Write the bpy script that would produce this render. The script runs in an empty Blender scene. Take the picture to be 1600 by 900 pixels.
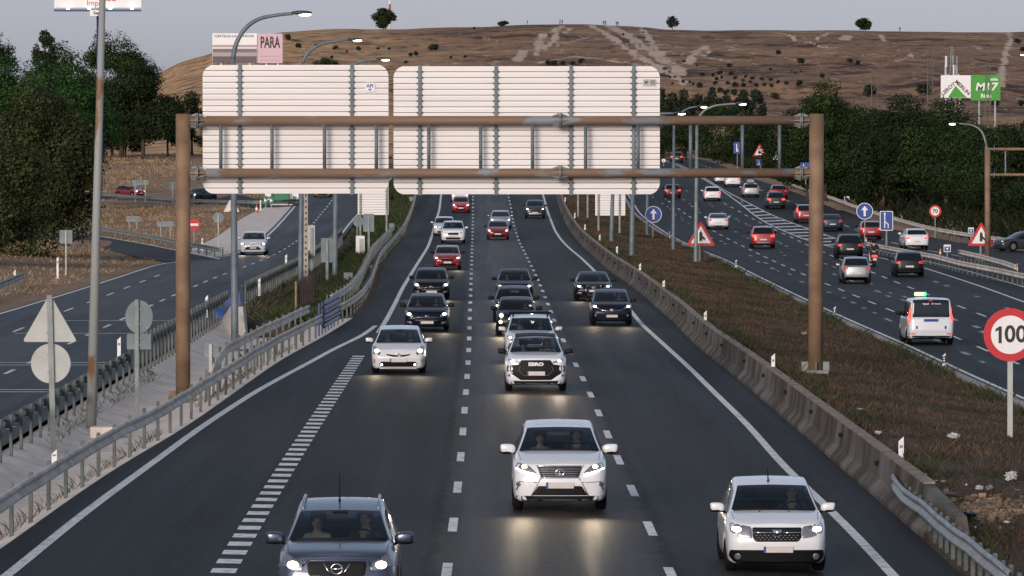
import bpy, bmesh, math, random
import numpy as np
from mathutils import Vector, Matrix
from mathutils.bvhtree import BVHTree
R = math.radians
PI = math.pi
sc = bpy.context.scene
col = sc.collection
rng = random.Random(7)
nrg = np.random.default_rng(11)

# ------------------------------------------------------------------ camera
F = 8500.0            # focal length in pixels of the 1600 px wide photograph
H = 6.9               # eye height above the near carriageway
PITCH = math.atan(196.0 / F)
cam_d = bpy.data.cameras.new('camera')
cam_d.sensor_width = 36.0
cam_d.lens = 36.0 * F / 1600.0
cam_d.clip_start = 1.0
cam_d.clip_end = 9000.0
cam = bpy.data.objects.new('camera', cam_d)
cam.location = (0, 0, H)
cam.rotation_euler = (PI / 2 - PITCH, 0, 0)
col.objects.link(cam)
sc.camera = cam
sc.view_settings.view_transform = 'Standard'
sc.view_settings.look = 'None'
sc.view_settings.gamma = 1.0
sc.view_settings.use_curve_mapping = False
sc.view_settings.exposure = 0.90
sc.cycles.use_denoising = True
sc.cycles.max_bounces = 5
sc.cycles.diffuse_bounces = 2
sc.cycles.glossy_bounces = 3
sc.cycles.transmission_bounces = 3
sc.cycles.transparent_max_bounces = 8
sc.cycles.caustics_reflective = False
sc.cycles.caustics_refractive = False
sc.cycles.sample_clamp_indirect = 6.0

# ------------------------------------------------------------------ dusk sky: sun low behind the camera
SUN_EL, SUN_AZ = 7.0, 200.0        # degrees; azimuth from +Y, clockwise
world = bpy.data.worlds.new('World')
sc.world = world
world.use_nodes = True
wn, wl = world.node_tree.nodes, world.node_tree.links
wn.clear()
w_out = wn.new('ShaderNodeOutputWorld')
w_bg = wn.new('ShaderNodeBackground')
w_sky = wn.new('ShaderNodeTexSky')
w_sky.sky_type = 'NISHITA'
w_sky.sun_disc = False
w_sky.sun_elevation = R(SUN_EL)
w_sky.sun_rotation = R(SUN_AZ)
w_sky.altitude = 600
w_sky.air_density = 1.0
w_sky.dust_density = 0.8
w_sky.ozone_density = 4.0
w_hsv = wn.new('ShaderNodeHueSaturation')
w_hsv.inputs['Saturation'].default_value = 0.55
w_mix = wn.new('ShaderNodeMix')
w_mix.data_type = 'RGBA'
w_mix.blend_type = 'MULTIPLY'
w_mix.inputs['Factor'].default_value = 1.0
# the anti-solar band near the horizon is dimmer and rosier than the sky above
w_tc = wn.new('ShaderNodeTexCoord'); w_sep = wn.new('ShaderNodeSeparateXYZ'); w_cr = wn.new('ShaderNodeValToRGB')
wl.new(w_tc.outputs['Generated'], w_sep.inputs[0]); wl.new(w_sep.outputs['Z'], w_cr.inputs['Fac'])
_e = w_cr.color_ramp.elements
for _p, _c in ((.012, (.62, .585, .775)), (.026, (.72, .625, .785)), (.10, (.68, .635, .70)), (.40, (.97, .945, .88))):
    _q = _e.new(_p); _q.color = (*_c, 1)
_e[0].color = (.62, .585, .775, 1); _e[len(_e) - 1].color = (.97, .945, .88, 1)
wl.new(w_cr.outputs['Color'], w_mix.inputs['B'])
w_bg.inputs['Strength'].default_value = 0.13
wl.new(w_sky.outputs[0], w_hsv.inputs['Color'])
wl.new(w_hsv.outputs[0], w_mix.inputs['A'])
wl.new(w_mix.outputs['Result'], w_bg.inputs['Color'])
wl.new(w_bg.outputs[0], w_out.inputs['Surface'])

sun_d = bpy.data.lights.new('sun', 'SUN')
sun_d.energy = 1.5
sun_d.angle = R(25)
sun_d.color = (1.0, 0.86, 0.76)
sun = bpy.data.objects.new('sun', sun_d)
_az, _el = R(SUN_AZ), R(SUN_EL + 8)
_to = Vector((math.sin(_az) * math.cos(_el), math.cos(_az) * math.cos(_el), math.sin(_el)))
sun.rotation_euler = _to.to_track_quat('Z', 'Y').to_euler()
sun.location = (0, -60, 60)
col.objects.link(sun)

# ------------------------------------------------------------------ profile of the valley
def pchip(xk, yk):
    xk = np.asarray(xk, float); yk = np.asarray(yk, float)
    h = np.diff(xk); d = np.diff(yk) / h
    m = np.zeros(len(xk))
    m[0], m[-1] = d[0], d[-1]
    for i in range(1, len(xk) - 1):
        if d[i - 1] * d[i] > 0:
            w1 = 2 * h[i] + h[i - 1]; w2 = h[i] + 2 * h[i - 1]
            m[i] = (w1 + w2) / (w1 / d[i - 1] + w2 / d[i])
    def f(x):
        x = np.asarray(x, float)
        i = np.clip(np.searchsorted(xk, x) - 1, 0, len(xk) - 2)
        t = (x - xk[i]) / h[i]
        lo = x < xk[0]; hi = x > xk[-1]
        t2, t3 = t * t, t * t * t
        r = (2*t3 - 3*t2 + 1) * yk[i] + (t3 - 2*t2 + t) * h[i] * m[i] + (-2*t3 + 3*t2) * yk[i+1] + (t3 - t2) * h[i] * m[i+1]
        r = np.where(lo, yk[0] + (x - xk[0]) * m[0], r)
        r = np.where(hi, yk[-1] + (x - xk[-1]) * m[-1], r)
        return r
    return f

_h0 = pchip([-200, 0, 180, 250, 330, 410, 510, 560, 650, 790, 900, 1100, 1300],
            [0, 0, 0, .2, .4, .75, 2.0, 3.1, 4.9, 7.0, 7.9, 8.6, 9.0])
_hl = pchip([-200, 180, 330, 400, 560, 640, 720, 800, 900, 1100, 1300],
            [0, 0, .25, .4, 1.2, 1.8, 2.4, 4.6, 7.9, 8.6, 9.0])
def smooth(a, b, x):
    t = np.clip((np.asarray(x, float) - a) / (b - a), 0, 1)
    return t * t * (3 - 2 * t)
def g0(X, Y):
    """height of the road surfaces"""
    k = smooth(-25, -42, X)
    return _h0(Y) * (1 - k) + _hl(Y) * k - 0.02 * np.clip(X, -8, 14)

def ray(px, py):
    u, v = (px - 800.0) / F, (450.0 - py) / F
    return u, math.cos(PITCH) + v * math.sin(PITCH), -math.sin(PITCH) + v * math.cos(PITCH)
def at(px, py, Y):
    u, dy, dz = ray(px, py)
    t = Y / dy
    return Vector((u * t, Y, H + dz * t))
def P(px, py, gf=None, lo=60.0, hi=900.0, dz=0.0):
    """where the line of sight of a photograph pixel meets the ground"""
    gf = gf or g0
    Ys = np.linspace(lo, hi, 700)
    u, dy, dzr = ray(px, py)
    zz = H + dzr * Ys / dy
    gg = gf(u * Ys / dy, Ys) + dz
    k = np.nonzero(zz <= gg)[0]
    if len(k) == 0: return at(px, py, hi)
    k = k[0]
    if k == 0: return at(px, py, lo)
    a = (zz[k-1] - gg[k-1]); b = (gg[k] - zz[k])
    return at(px, py, Ys[k-1] + (Ys[k] - Ys[k-1]) * a / (a + b))

class Curve:
    """X as a smooth function of Y, from pixels traced along a line on the road"""
    def __init__(s, px, sig=10.0, lo=40.0, hi=760.0, gf=None):
        pts = sorted([(p.y, p.x) for p in (P(a, b, gf) for a, b in px)])
        ys = np.array([p[0] for p in pts]); xs = np.array([p[1] for p in pts])
        keep = np.concatenate([[True], np.diff(ys) > 0.5]); ys, xs = ys[keep], xs[keep]
        s.g = np.arange(lo - 60, hi + 60, 2.0)
        n0 = max(1, len(ys) // 4)
        k0 = (xs[n0] - xs[0]) / (ys[n0] - ys[0]); k1 = (xs[-1] - xs[-1 - n0]) / (ys[-1] - ys[-1 - n0])
        v = np.interp(s.g, ys, xs)
        v = np.where(s.g < ys[0], xs[0] + (s.g - ys[0]) * k0, v)
        v = np.where(s.g > ys[-1], xs[-1] + (s.g - ys[-1]) * k1, v)
        n = int(sig * 1.5); ker = np.exp(-0.5 * (np.arange(-n, n + 1) * 2.0 / sig) ** 2); ker /= ker.sum()
        s.v = np.convolve(np.pad(v, n, mode='edge'), ker, 'valid')
        s.lo, s.hi = ys[0], ys[-1]
    def __call__(s, Y):
        return np.interp(Y, s.g, s.v)

# ------------------------------------------------------------------ scene helpers
def tag(o, label=None, cat=None, group=None, kind=None):
    if label: o['label'] = label
    if cat: o['category'] = cat
    if group: o['group'] = group
    if kind: o['kind'] = kind
    return o
def thing(name, label, cat, loc=(0, 0, 0), rz=0.0, group=None):
    o = bpy.data.objects.new(name, None)
    o.empty_display_size = 0.3
    col.objects.link(o)
    o.location = loc
    o.rotation_euler = (0, 0, rz)
    return tag(o, label, cat, group)
def put(name, me, mat, parent=None, loc=None):
    o = bpy.data.objects.new(name, me)
    col.objects.link(o)
    if mat is not None and len(me.materials) == 0: me.materials.append(mat)
    if parent is not None: o.parent = parent
    if loc is not None: o.location = loc
    return o
def kids(o): return [c for c in bpy.data.objects if c.parent == o]
def dup(o, ch, loc, rz=0.0, label=None, scale=None):
    """copy a thing with its parts; ch = [(part, [sub-parts])]"""
    c = o.copy(); col.objects.link(c)
    c.location = loc; c.rotation_euler = (0, 0, rz)
    if label: c['label'] = label
    if scale: c.scale = (scale,) * 3 if not hasattr(scale, '__len__') else scale
    for p, subs in ch:
        q = p.copy(); q.parent = c; col.objects.link(q)
        for s_ in subs:
            t = s_.copy(); t.parent = q; col.objects.link(t)
    return c
ORD = ['nearest', 'second', 'third', 'fourth', 'fifth', 'sixth', 'seventh', 'eighth', 'ninth', 'tenth', 'eleventh', 'twelfth',
       'thirteenth', 'fourteenth', 'fifteenth', 'sixteenth', 'seventeenth', 'eighteenth', 'nineteenth', 'twentieth']
def ordinal(i):
    base = ['first'] + ORD[1:]
    if i < 20: return base[i]
    t = {2: 'twenty', 3: 'thirty', 4: 'forty', 5: 'fifty', 6: 'sixty'}[(i + 1) // 10]
    r_ = (i + 1) % 10
    return (t[:-1] + 'ieth') if r_ == 0 else t + '-' + base[r_ - 1]

class MB:
    def __init__(s): s.v = []; s.f = []
    def add(s, vs, fs):
        o = len(s.v); s.v += [tuple(v) for v in vs]; s.f += [tuple(i + o for i in f) for f in fs]
    def box(s, c, d, rz=0.0, M=None):
        x, y, z = d[0] / 2, d[1] / 2, d[2] / 2
        vs = [Vector((a * x, b * y, e * z)) for a in (-1, 1) for b in (-1, 1) for e in (-1, 1)]
        rot = M if M is not None else Matrix.Rotation(rz, 3, 'Z')
        s.add([rot @ v + Vector(c) for v in vs],
              [(0, 1, 3, 2), (4, 6, 7, 5), (0, 4, 5, 1), (2, 3, 7, 6), (0, 2, 6, 4), (1, 5, 7, 3)])
    def tube(s, pts, r, n=8, cap=True):
        pts = [Vector(p) for p in pts]
        rs = r if hasattr(r, '__len__') else [r] * len(pts)
        rings = []
        up = None
        for i, p in enumerate(pts):
            d = (pts[min(i + 1, len(pts) - 1)] - pts[max(i - 1, 0)]).normalized()
            if up is None: up = Vector((0, 0, 1)) if abs(d.z) < .9 else Vector((1, 0, 0))
            a = d.cross(up).normalized(); b = a.cross(d).normalized(); up = b
            rings.append([p + (a * math.cos(2 * PI * k / n) + b * math.sin(2 * PI * k / n)) * rs[i] for k in range(n)])
        vs = [v for q in rings for v in q]
        fs = [(i * n + k, i * n + (k + 1) % n, (i + 1) * n + (k + 1) % n, (i + 1) * n + k) for i in range(len(pts) - 1) for k in range(n)]
        if cap: fs += [tuple(range(n - 1, -1, -1)), tuple(range((len(pts) - 1) * n, len(pts) * n))]
        s.add(vs, fs)
    def prism(s, poly, y0, y1, fn=None):
        """poly in (x, z), extruded from y0 to y1"""
        n = len(poly)
        vs = [(a, y0, b) for a, b in poly] + [(a, y1, b) for a, b in poly]
        fs = [tuple(range(n)), tuple(range(2 * n - 1, n - 1, -1))] + [(i, i + n, (i + 1) % n + n, (i + 1) % n) for i in range(n)]
        if fn: vs = [fn(*v) for v in vs]
        s.add(vs, fs)
    def ell(s, c, r, nu=14, nv=8):
        vs, fs = [], []
        for j in range(nv + 1):
            a = PI * j / nv - PI / 2
            for i in range(nu):
                b = 2 * PI * i / nu
                vs.append((c[0] + r[0] * math.cos(a) * math.cos(b), c[1] + r[1] * math.cos(a) * math.sin(b), c[2] + r[2] * math.sin(a)))
        for j in range(nv):
            for i in range(nu):
                fs.append((j * nu + i, j * nu + (i + 1) % nu, (j + 1) * nu + (i + 1) % nu, (j + 1) * nu + i))
        s.add(vs, fs)
    def sweep(s, path, prof, closed=True):
        """prof = (lateral, up) section carried along path = [(point, lateral unit vector)]"""
        n = len(prof)
        vs = [Vector(p) + Vector(a) * q[0] + Vector((0, 0, q[1])) for p, a in path for q in prof]
        m = n if closed else n - 1
        fs = [(i * n + k, i * n + (k + 1) % n, (i + 1) * n + (k + 1) % n, (i + 1) * n + k) for i in range(len(path) - 1) for k in range(m)]
        if closed: fs += [tuple(range(n - 1, -1, -1)), tuple(range((len(path) - 1) * n, len(path) * n))]
        s.add(vs, fs)
    def mesh(s, name, smooth=False):
        me = bpy.data.meshes.new(name)
        me.from_pydata(s.v, [], s.f)
        bm = bmesh.new(); bm.from_mesh(me); bmesh.ops.recalc_face_normals(bm, faces=bm.faces); bm.to_mesh(me); bm.free()
        if smooth: me.shade_smooth()
        return me
    def build(s, name, mat, parent=None, smooth=False, loc=None):
        return put(name, s.mesh(name, smooth), mat, parent, loc)

def np_mesh(name, V, Fq, smooth=False):
    me = bpy.data.meshes.new(name)
    V = np.asarray(V, np.float32); Fq = np.asarray(Fq, np.int32); k = Fq.shape[1]
    me.vertices.add(len(V)); me.vertices.foreach_set('co', V.ravel())
    me.loops.add(Fq.size); me.loops.foreach_set('vertex_index', Fq.ravel())
    me.polygons.add(len(Fq)); me.polygons.foreach_set('loop_start', np.arange(0, Fq.size, k, dtype=np.int32))
    if smooth: me.polygons.foreach_set('use_smooth', np.ones(len(Fq), bool))
    me.update(calc_edges=True); me.validate()
    return me
def grid_faces(nr, nc):
    i, j = np.meshgrid(np.arange(nr - 1), np.arange(nc - 1), indexing='ij')
    a = (i * nc + j).ravel()
    return np.stack([a, a + 1, a + nc + 1, a + nc], 1)

def circle(r, n=28, c=(0, 0), a0=0.0): return [(c[0] + r * math.cos(a0 + 2 * PI * k / n), c[1] + r * math.sin(a0 + 2 * PI * k / n)) for k in range(n)]
def rrect(x0, z0, x1, z1, r, n=5):
    out = []
    for cx, cz, a in ((x1 - r, z1 - r, 0), (x0 + r, z1 - r, 90), (x0 + r, z0 + r, 180), (x1 - r, z0 + r, 270)):
        out += [(cx + r * math.cos(R(a + 90 * k / n)), cz + r * math.sin(R(a + 90 * k / n))) for k in range(n + 1)]
    return out
def rpoly(poly, r, n=4):
    """round the corners of a polygon"""
    out = []
    m = len(poly)
    for i in range(m):
        p0, p, p1 = Vector(poly[i - 1]), Vector(poly[i]), Vector(poly[(i + 1) % m])
        a = (p0 - p); b = (p1 - p); t = min(r, a.length * .45, b.length * .45)
        a = p + a.normalized() * t; b = p + b.normalized() * t
        for k in range(n + 1):
            q = k / n
            out.append(tuple(a * (1 - q) ** 2 + p * 2 * q * (1 - q) + b * q * q))
    return out
_dg = None
def text_mesh(body, size=1.0, extrude=0.01, bold=0.0, align='CENTER', sx=1.0, shear=0.0, spacing=1.0):
    cu = bpy.data.curves.new('lettering', 'FONT')
    cu.body = body; cu.size = size; cu.extrude = extrude; cu.offset = bold; cu.align_x = align; cu.align_y = 'CENTER'; cu.shear = shear
    cu.space_character = spacing
    cu.resolution_u = 3
    o = bpy.data.objects.new('lettering', cu); col.objects.link(o)
    dg = bpy.context.evaluated_depsgraph_get()
    me = bpy.data.meshes.new_from_object(o.evaluated_get(dg))
    bpy.data.objects.remove(o); bpy.data.curves.remove(cu)
    # stand it up so that it reads from -Y
    me.transform(Matrix.Rotation(PI / 2, 4, 'X') @ Matrix.Diagonal((sx, 1, 1, 1)))
    me.name = 'lettering'
    return me

# ------------------------------------------------------------------ materials
def nd(nt, t, **kw):
    n = nt.nodes.new(t)
    for k, v in kw.items():
        if k in n.inputs: n.inputs[k].default_value = v
        else: setattr(n, k, v)
    return n
def pmat(name, c, rough=.6, metal=0.0, var=.15, scale=6.0, bump=0.0, bscale=60.0, spec=.5, coat=0.0, c2=None, lo=.35, hi=.65, emit=None, es=0.0, detail=4.0, stretch=None):
    m = bpy.data.materials.new(name); m.use_nodes = True
    nt = m.node_tree; b = nt.nodes['Principled BSDF']; L = nt.links
    tc = nd(nt, 'ShaderNodeTexCoord')
    src = tc.outputs['Object']
    if stretch:
        mp = nd(nt, 'ShaderNodeMapping'); mp.inputs['Scale'].default_value = stretch
        L.new(src, mp.inputs['Vector']); src = mp.outputs['Vector']
    nz = nd(nt, 'ShaderNodeTexNoise', Scale=scale, Detail=detail)
    L.new(src, nz.inputs['Vector'])
    cr = nd(nt, 'ShaderNodeValToRGB')
    c2 = c2 or tuple(min(1, x * (1 - var)) for x in c)
    cr.color_ramp.elements[0].position = lo; cr.color_ramp.elements[1].position = hi
    cr.color_ramp.elements[0].color = (*c2, 1); cr.color_ramp.elements[1].color = (*c, 1)
    L.new(nz.outputs['Fac'], cr.inputs['Fac']); L.new(cr.outputs['Color'], b.inputs['Base Color'])
    b.inputs['Roughness'].default_value = rough; b.inputs['Metallic'].default_value = metal
    b.inputs['Specular IOR Level'].default_value = spec; b.inputs['Coat Weight'].default_value = coat
    b.inputs['Coat Roughness'].default_value = .05
    if bump:
        n2 = nd(nt, 'ShaderNodeTexNoise', Scale=bscale, Detail=3.0); L.new(src, n2.inputs['Vector'])
        bp = nd(nt, 'ShaderNodeBump', Strength=bump, Distance=.02); L.new(n2.outputs['Fac'], bp.inputs['Height']); L.new(bp.outputs['Normal'], b.inputs['Normal'])
    if emit:
        b.inputs['Emission Color'].default_value = (*emit, 1); b.inputs['Emission Strength'].default_value = es
    m['nz'] = 1
    return m
MATS = {}
def paint(c, metal=0.0, name='car_paint'):
    k = ('paint', c, metal)
    if k not in MATS: MATS[k] = pmat(name, c, rough=.34 if metal else .28, metal=metal, var=.05, scale=3.0, coat=.8 if max(c) > .1 else .12, spec=.5 if max(c) > .1 else .3)
    return MATS[k]
def flat(name, c, **kw):
    k = (name, c)
    if k not in MATS: MATS[k] = pmat(name, c, **kw)
    return MATS[k]
galv = pmat('galvanised_steel', (.34, .36, .37), rough=.5, metal=.55, scale=2.5, c2=(.22, .24, .25), bump=.1)
galv_blue = pmat('blue_grey_steel', (.15, .19, .21), rough=.6, metal=.2, scale=2.0, c2=(.10, .13, .145))
galv_dull = pmat('weathered_steel', (.27, .29, .28), rough=.6, metal=.3, scale=1.6, c2=(.16, .18, .17), bump=.2, bscale=25)
post_steel = pmat('weathered_post_steel', (.125, .14, .13), rough=.7, metal=.1, scale=1.6, c2=(.065, .075, .07), bump=.2, bscale=25)
rail_steel = pmat('rail_steel', (.70, .635, .57), rough=.7, metal=0, spec=.15, scale=1.2, c2=(.46, .40, .35), bump=.1)
rust = pmat('rusty_brown_paint', (.26, .168, .098), rough=.7, scale=1.4, c2=(.165, .10, .06), bump=.25, bscale=30, stretch=(1, 1, 1))
white_p = pmat('white_paint', (.78, .77, .75), rough=.5, var=.08, scale=2.0)
black_p = pmat('black_plastic', (.008, .008, .009), rough=.55, var=.2, spec=.2)
rubber = pmat('rubber', (.010, .010, .010), rough=.85, var=.3, scale=12, spec=.15)
rim_m = pmat('alloy', (.45, .45, .46), rough=.35, metal=.8, var=.1)
chrome = pmat('chrome', (.75, .75, .76), rough=.12, metal=1.0, var=.03)
dark_in = pmat('dark_cabin_fabric', (.02, .021, .024), rough=.8, var=.3, spec=.2)
signback = pmat('sign_back_shaded_grey', (.19, .225, .235), rough=.6, metal=.1, scale=1.5, c2=(.14, .17, .18))  # galvanised backs; the shade they stand in is put into this darker colour
signback_w = pmat('sign_back_pale', (.44, .455, .42), rough=.55, scale=1.5, c2=(.36, .37, .345))
sign_red = pmat('sign_red', (.52, .015, .02), rough=.4, var=.1)
sign_white = pmat('sign_white', (.78, .76, .74), rough=.4, var=.05)
sign_blue = pmat('sign_blue', (.012, .055, .27), rough=.4, var=.1)
sign_black = pmat('sign_black', (.012, .012, .012), rough=.5, var=.1)
# ================================================================== SETTING
AL = Curve([(0, 860), (100, 785), (200, 717), (270, 682), (340, 632), (446, 556), (475, 543), (529, 512), (573, 482), (588, 455), (594, 432),
            (600, 412), (617, 390), (640, 360), (650, 332), (655, 307)], sig=8)
AR = Curve([(1500, 897), (1400, 805), (1320, 737), (1250, 675), (1197, 630), (1150, 590), (1087, 540), (1050, 502), (990, 450), (950, 422),
            (920, 395), (900, 375), (885, 352), (875, 330), (869, 307)], sig=8)
D1 = Curve([(697, 893), (709, 825), (716, 763), (720, 713), (724, 673), (726, 638), (728, 612), (730, 587), (732, 565), (734, 500), (736, 440),
            (738, 380), (739, 340), (739, 310)], sig=14)
D2 = Curve([(1047, 893), (1015, 825), (987, 763), (963, 713), (946, 671), (933, 638), (920, 611), (909, 587), (899, 568), (880, 532), (866, 502),
            (857, 477), (850, 460), (839, 433), (829, 413), (818, 391), (809, 372), (805, 359), (802, 349), (800, 332)], sig=10)
ER = Curve([(1392, 897), (1339, 837), (1287, 787), (1225, 730), (1170, 665), (1125, 622), (1075, 572), (1050, 550), (1025, 527), (1000, 505), (987, 487),
            (925, 419), (907, 402), (892, 390), (877, 375), (867, 360), (860, 342), (854, 325), (849, 306)], sig=6)
EL = Curve([(588, 524), (601, 505), (616, 477), (629, 450), (649, 417), (669, 385), (680, 350), (687, 325), (689, 306)], sig=6)
EA = Curve([(15, 897), (130, 802), (254, 712), (310, 670), (402, 610), (477, 570), (527, 542), (567, 525), (587, 508)], sig=5)
DT = Curve([(350, 892), (415, 782), (482, 676), (560, 557)], sig=8)
KB = Curve([(1600, 636), (1500, 590), (1405, 543), (1300, 497), (1200, 447), (1120, 405), (1050, 375), (1017, 355), (990, 333), (975, 307), (958, 280), (946, 258), (940, 248)], sig=10, hi=900)
RA = Curve([(1560, 556), (1515, 536), (1362, 473), (1322, 456), (1284, 441), (1240, 422), (1160, 384), (1085, 343), (1045, 315), (1010, 285), (985, 262)], sig=10, hi=900)
RB = Curve([(1590, 515), (1534, 492), (1436, 455), (1330, 412), (1240, 372), (1160, 333), (1100, 302), (1060, 280), (1020, 258)], sig=10, hi=900)
RE = Curve([(1600, 472), (1532, 447), (1440, 417), (1372, 402), (1295, 385), (1265, 377), (1200, 350), (1165, 325), (1127, 297), (1085, 272), (1040, 252)], sig=8, hi=900)
RG = Curve([(1700, 480), (1600, 448), (1500, 420), (1306, 373), (1285, 365), (1200, 333), (1165, 315), (1129, 296), (1088, 271), (1043, 251)], sig=8, hi=900)
RR = Curve([(1720, 410), (1600, 392), (1520, 382), (1450, 370), (1350, 340), (1265, 309), (1180, 280), (1140, 264), (1100, 250)], sig=10, hi=900)
LL = Curve([(-60, 505), (0, 488), (110, 455), (255, 408), (340, 404), (375, 391), (410, 370), (433, 348), (449, 330), (466, 310)], sig=8)
LR = Curve([(-40, 725), (150, 610), (325, 507), (466, 430), (531, 378), (551, 352), (565, 335), (592, 306)], sig=10)
LA = Curve([(32, 514), (107, 484), (136, 473), (164, 464), (185, 454), (222, 440)], sig=10)
LB = Curve([(15, 581), (102, 540), (131, 525), (155, 515), (170, 509), (252, 470), (270, 462), (349, 428), (375, 420), (408, 407), (437, 394), (464, 377), (492, 346), (505, 330), (517, 316)], sig=10)

Yj_near = P(1420, 826).y
def gmed(X, Y):
    """planted median on the right of the concrete barrier"""
    a = AR(Y) + .42; b = KB(Y)
    t = np.clip((np.asarray(X, float) - a) / np.maximum(b - a, .5), 0, 1)
    near = 1 - smooth(Yj_near, Yj_near + 6, Y)
    return g0(X, Y) + .72 * (1 - smooth(0, 1, t)) * (1 - near * (1 - smooth(0, .5, t))) + .03 - .06 * near * (1 - smooth(0, .1, t))
def gleft(X, Y):
    """lined ditch between the carriageway and the service road"""
    a = LR(Y); b = AL(Y)
    t = np.clip((np.asarray(X, float) - a) / np.maximum(b - a, .5), 0, 1)
    return g0(X, Y) - .10 - .45 * smooth(0, .3, t) * smooth(1.0, .55, t)
def gbank(X, Y):
    X = np.asarray(X, float); Y = np.asarray(Y, float)
    bank = .07 * np.maximum(0, -X - 25) * (1 - smooth(345, 395, Y))
    bank = np.minimum(bank, 3.0)
    rb = .10 * np.clip(X - RR(Y) - 1.5, 0, 20)
    return g0(X, Y) - .06 + bank + rb

def strip(name, mat, fl, fr, Y0, Y1, n, gf, dz=0.0, step=4.0, uref=None, kind='structure', noise=0.0):
    Ys = np.arange(Y0, Y1 + step, step)
    T = np.linspace(0, 1, n + 1)
    xl, xr = fl(Ys), fr(Ys)
    X = xl[:, None] * (1 - T) + xr[:, None] * T
    Y = np.repeat(Ys[:, None], n + 1, 1)
    Z = gf(X, Y) + dz
    if noise: Z = Z + nrg.normal(0, noise, Z.shape)
    me = np_mesh(name, np.stack([X, Y, Z], -1).reshape(-1, 3), grid_faces(len(Ys), n + 1), True)
    if uref is not None:
        uv = me.uv_layers.new(name='lane')
        U = (X - uref(Ys)[:, None]).ravel(); V = Y.ravel()
        idx = np.zeros(len(me.loops), np.int32); me.loops.foreach_get('vertex_index', idx)
        uv.data.foreach_set('uv', np.stack([U[idx], V[idx]], 1).astype(np.float32).ravel())
    return tag(put(name, me, mat), kind=kind)

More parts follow.
